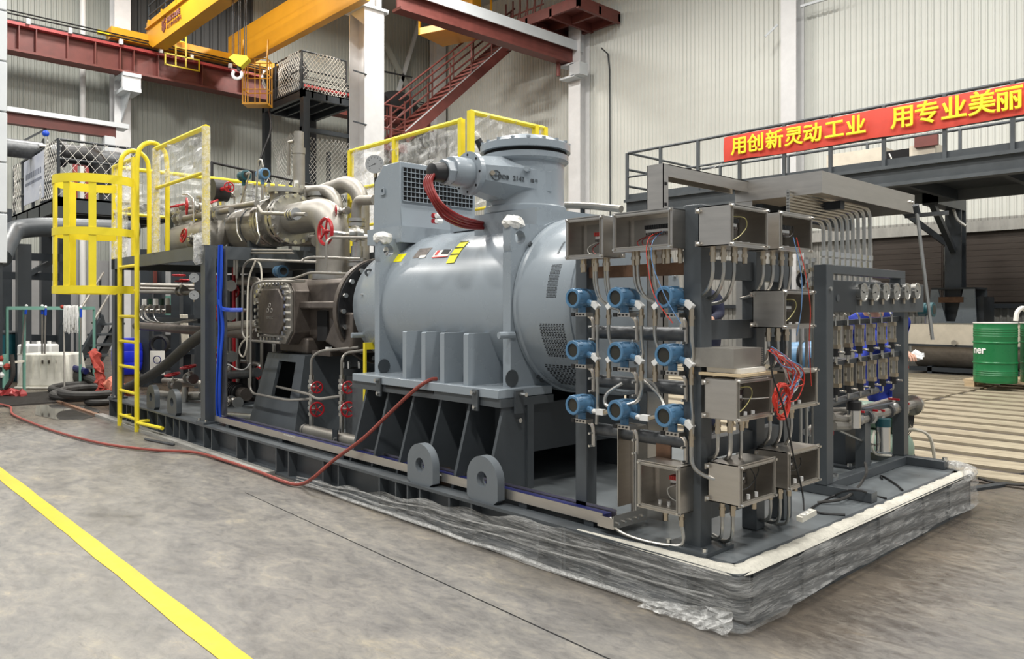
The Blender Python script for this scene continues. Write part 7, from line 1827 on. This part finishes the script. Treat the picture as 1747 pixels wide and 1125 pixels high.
def build_person(label,feet,yaw,hip,chest,neck,head,larm,rarm,mt0,extra=(),skin='skin'):
    F_=Vector((math.cos(yaw),math.sin(yaw),0)); S_=Vector((-F_.y,F_.x,0)); J={}; E=[]
    hip,chest,neck,head=map(Vector,(hip,chest,neck,head))
    J['pelvis']=(hip,(.17,.13)); mid=(hip+chest)/2; J['mid']=(mid,(.16,.13)); J['chest']=(chest,(.19,.14)); J['neck']=(neck,.06); J['head0']=(neck+(head-neck)*.55,(.075,.085)); J['head']=(head,(.085,.10)); J['crown']=(head+(head-neck).normalized()*.07,.06)
    E+=[('pelvis','mid'),('mid','chest'),('chest','neck'),('neck','head0'),('head0','head'),('head','crown')]
    for s,n,ft in ((1,'l',feet[0]),(-1,'r',feet[1])):
        ft=Vector(ft); h=hip+S_*s*.10-Vector((0,0,.08)); k=(h+ft)/2+F_*.06; 
        J[n+'hip']=(h,.105); J[n+'knee']=(k,.072); J[n+'ank']=(ft+Vector((0,0,.09)),.05); J[n+'toe']=(ft+F_*.15+Vector((0,0,.045)),.042)
        E+=[('pelvis',n+'hip'),(n+'hip',n+'knee'),(n+'knee',n+'ank'),(n+'ank',n+'toe')]
    hands=[]
    for s,n,ar in ((1,'l',larm),(-1,'r',rarm)):
        sh=chest+S_*s*.19+Vector((0,0,.05)); el,wr=Vector(ar[0]),Vector(ar[1])
        J[n+'sh']=(sh,.075); J[n+'el']=(el,.052); J[n+'wr']=(wr,.034)
        E+=[('chest',n+'sh'),(n+'sh',n+'el'),(n+'el',n+'wr')]
        dv=(wr-el).normalized(); palm=wr+dv*.06; hand(J,E,n+'wr',palm,dv,(0,0,1),s,n); hands.append((palm+dv*.04,.125))
    reg=[(head,.155,skin)]+[(c,r,skin) for c,r in hands]+[(Vector(f_)+F_*.06,.17,'black') for f_ in feet]
    b=person(label,J,E,reg,(hip.x,hip.y,0),mt0)
    # face and hair as parts
    hd=head; up=(head-neck).normalized(); fw=(F_-up*F_.dot(up)).normalized(); sd=fw.cross(up)
    MB().sphere(hd+up*.035-fw*.02,.108,14,(1,1,.85)).build('hair','hair',b)
    for s in (-1,1):
        MB().sphere(hd+fw*.085+sd*s*.032-up*.0,.011,8).build('eye','black',b); MB().sphere(hd+sd*s*.088-up*.015,.026,8,(.6,.6,1.1)).build('ear',skin,b)
    MB().sphere(hd+fw*.10-up*.03,.017,8).build('nose',skin,b); MB().bar(hd+fw*.088+sd*.025-up*.065,hd+fw*.088-sd*.025-up*.065,.012,.01).build('mouth','cloth_pink',b)
    return b,hands
# worker in blue bending behind the flowmeter frame
q=lambda px,py,y=3.55:P(px,py,y=y)
hip=q(1512,642,3.75); fz=Vector((hip.x,hip.y,0))
b,hs=build_person('person in blue overalls stooping behind the flowmeter frame',((fz.x-.12,fz.y-.05,0),(fz.x+.14,fz.y+.08,0)),math.radians(-60),hip,q(1497,563,3.6),q(1492,527,3.52),q(1490,506,3.46),
   (q(1470,600,3.4),q(1462,640,3.25)),(q(1527,600,3.45),q(1543,604,3.3)),'cloth_blue')
wr=q(1543,604,3.3)
one('red_lanyard',MB().tube(catmull([q(1538,556,3.62),q(1543,580,3.5),q(1541,602,3.45),q(1546,628,3.5)]),.022,7),'cloth_red','red strap hanging beside the worker in blue','strap')
m=MB(); m.sphere(P(1563,607,y=3.32),.05,10,(1,1,.6)); r=random.Random(9); m.v=[p+Vector((r.uniform(-.015,.015),r.uniform(-.015,.015),r.uniform(-.015,.015))) for p in m.v]
one('white_cloth',m,'glove','white wiping cloth held by the worker in blue','cloth',smooth=0)
# worker in navy behind the instrument rack
q=lambda px,py,y=3.6:P(px,py,y=y)
hip=q(1203,590); 
b,hs=build_person('person in navy jacket standing behind the instrument rack',((hip.x-.10,hip.y-.05,0),(hip.x+.12,hip.y+.03,0)),math.radians(-120),hip,q(1205,520),q(1198,490),q(1194,470,3.5),
   (q(1228,538,3.5),q(1212,546,3.3)),(q(1182,545,3.5),q(1190,556,3.3)),'cloth_navy')
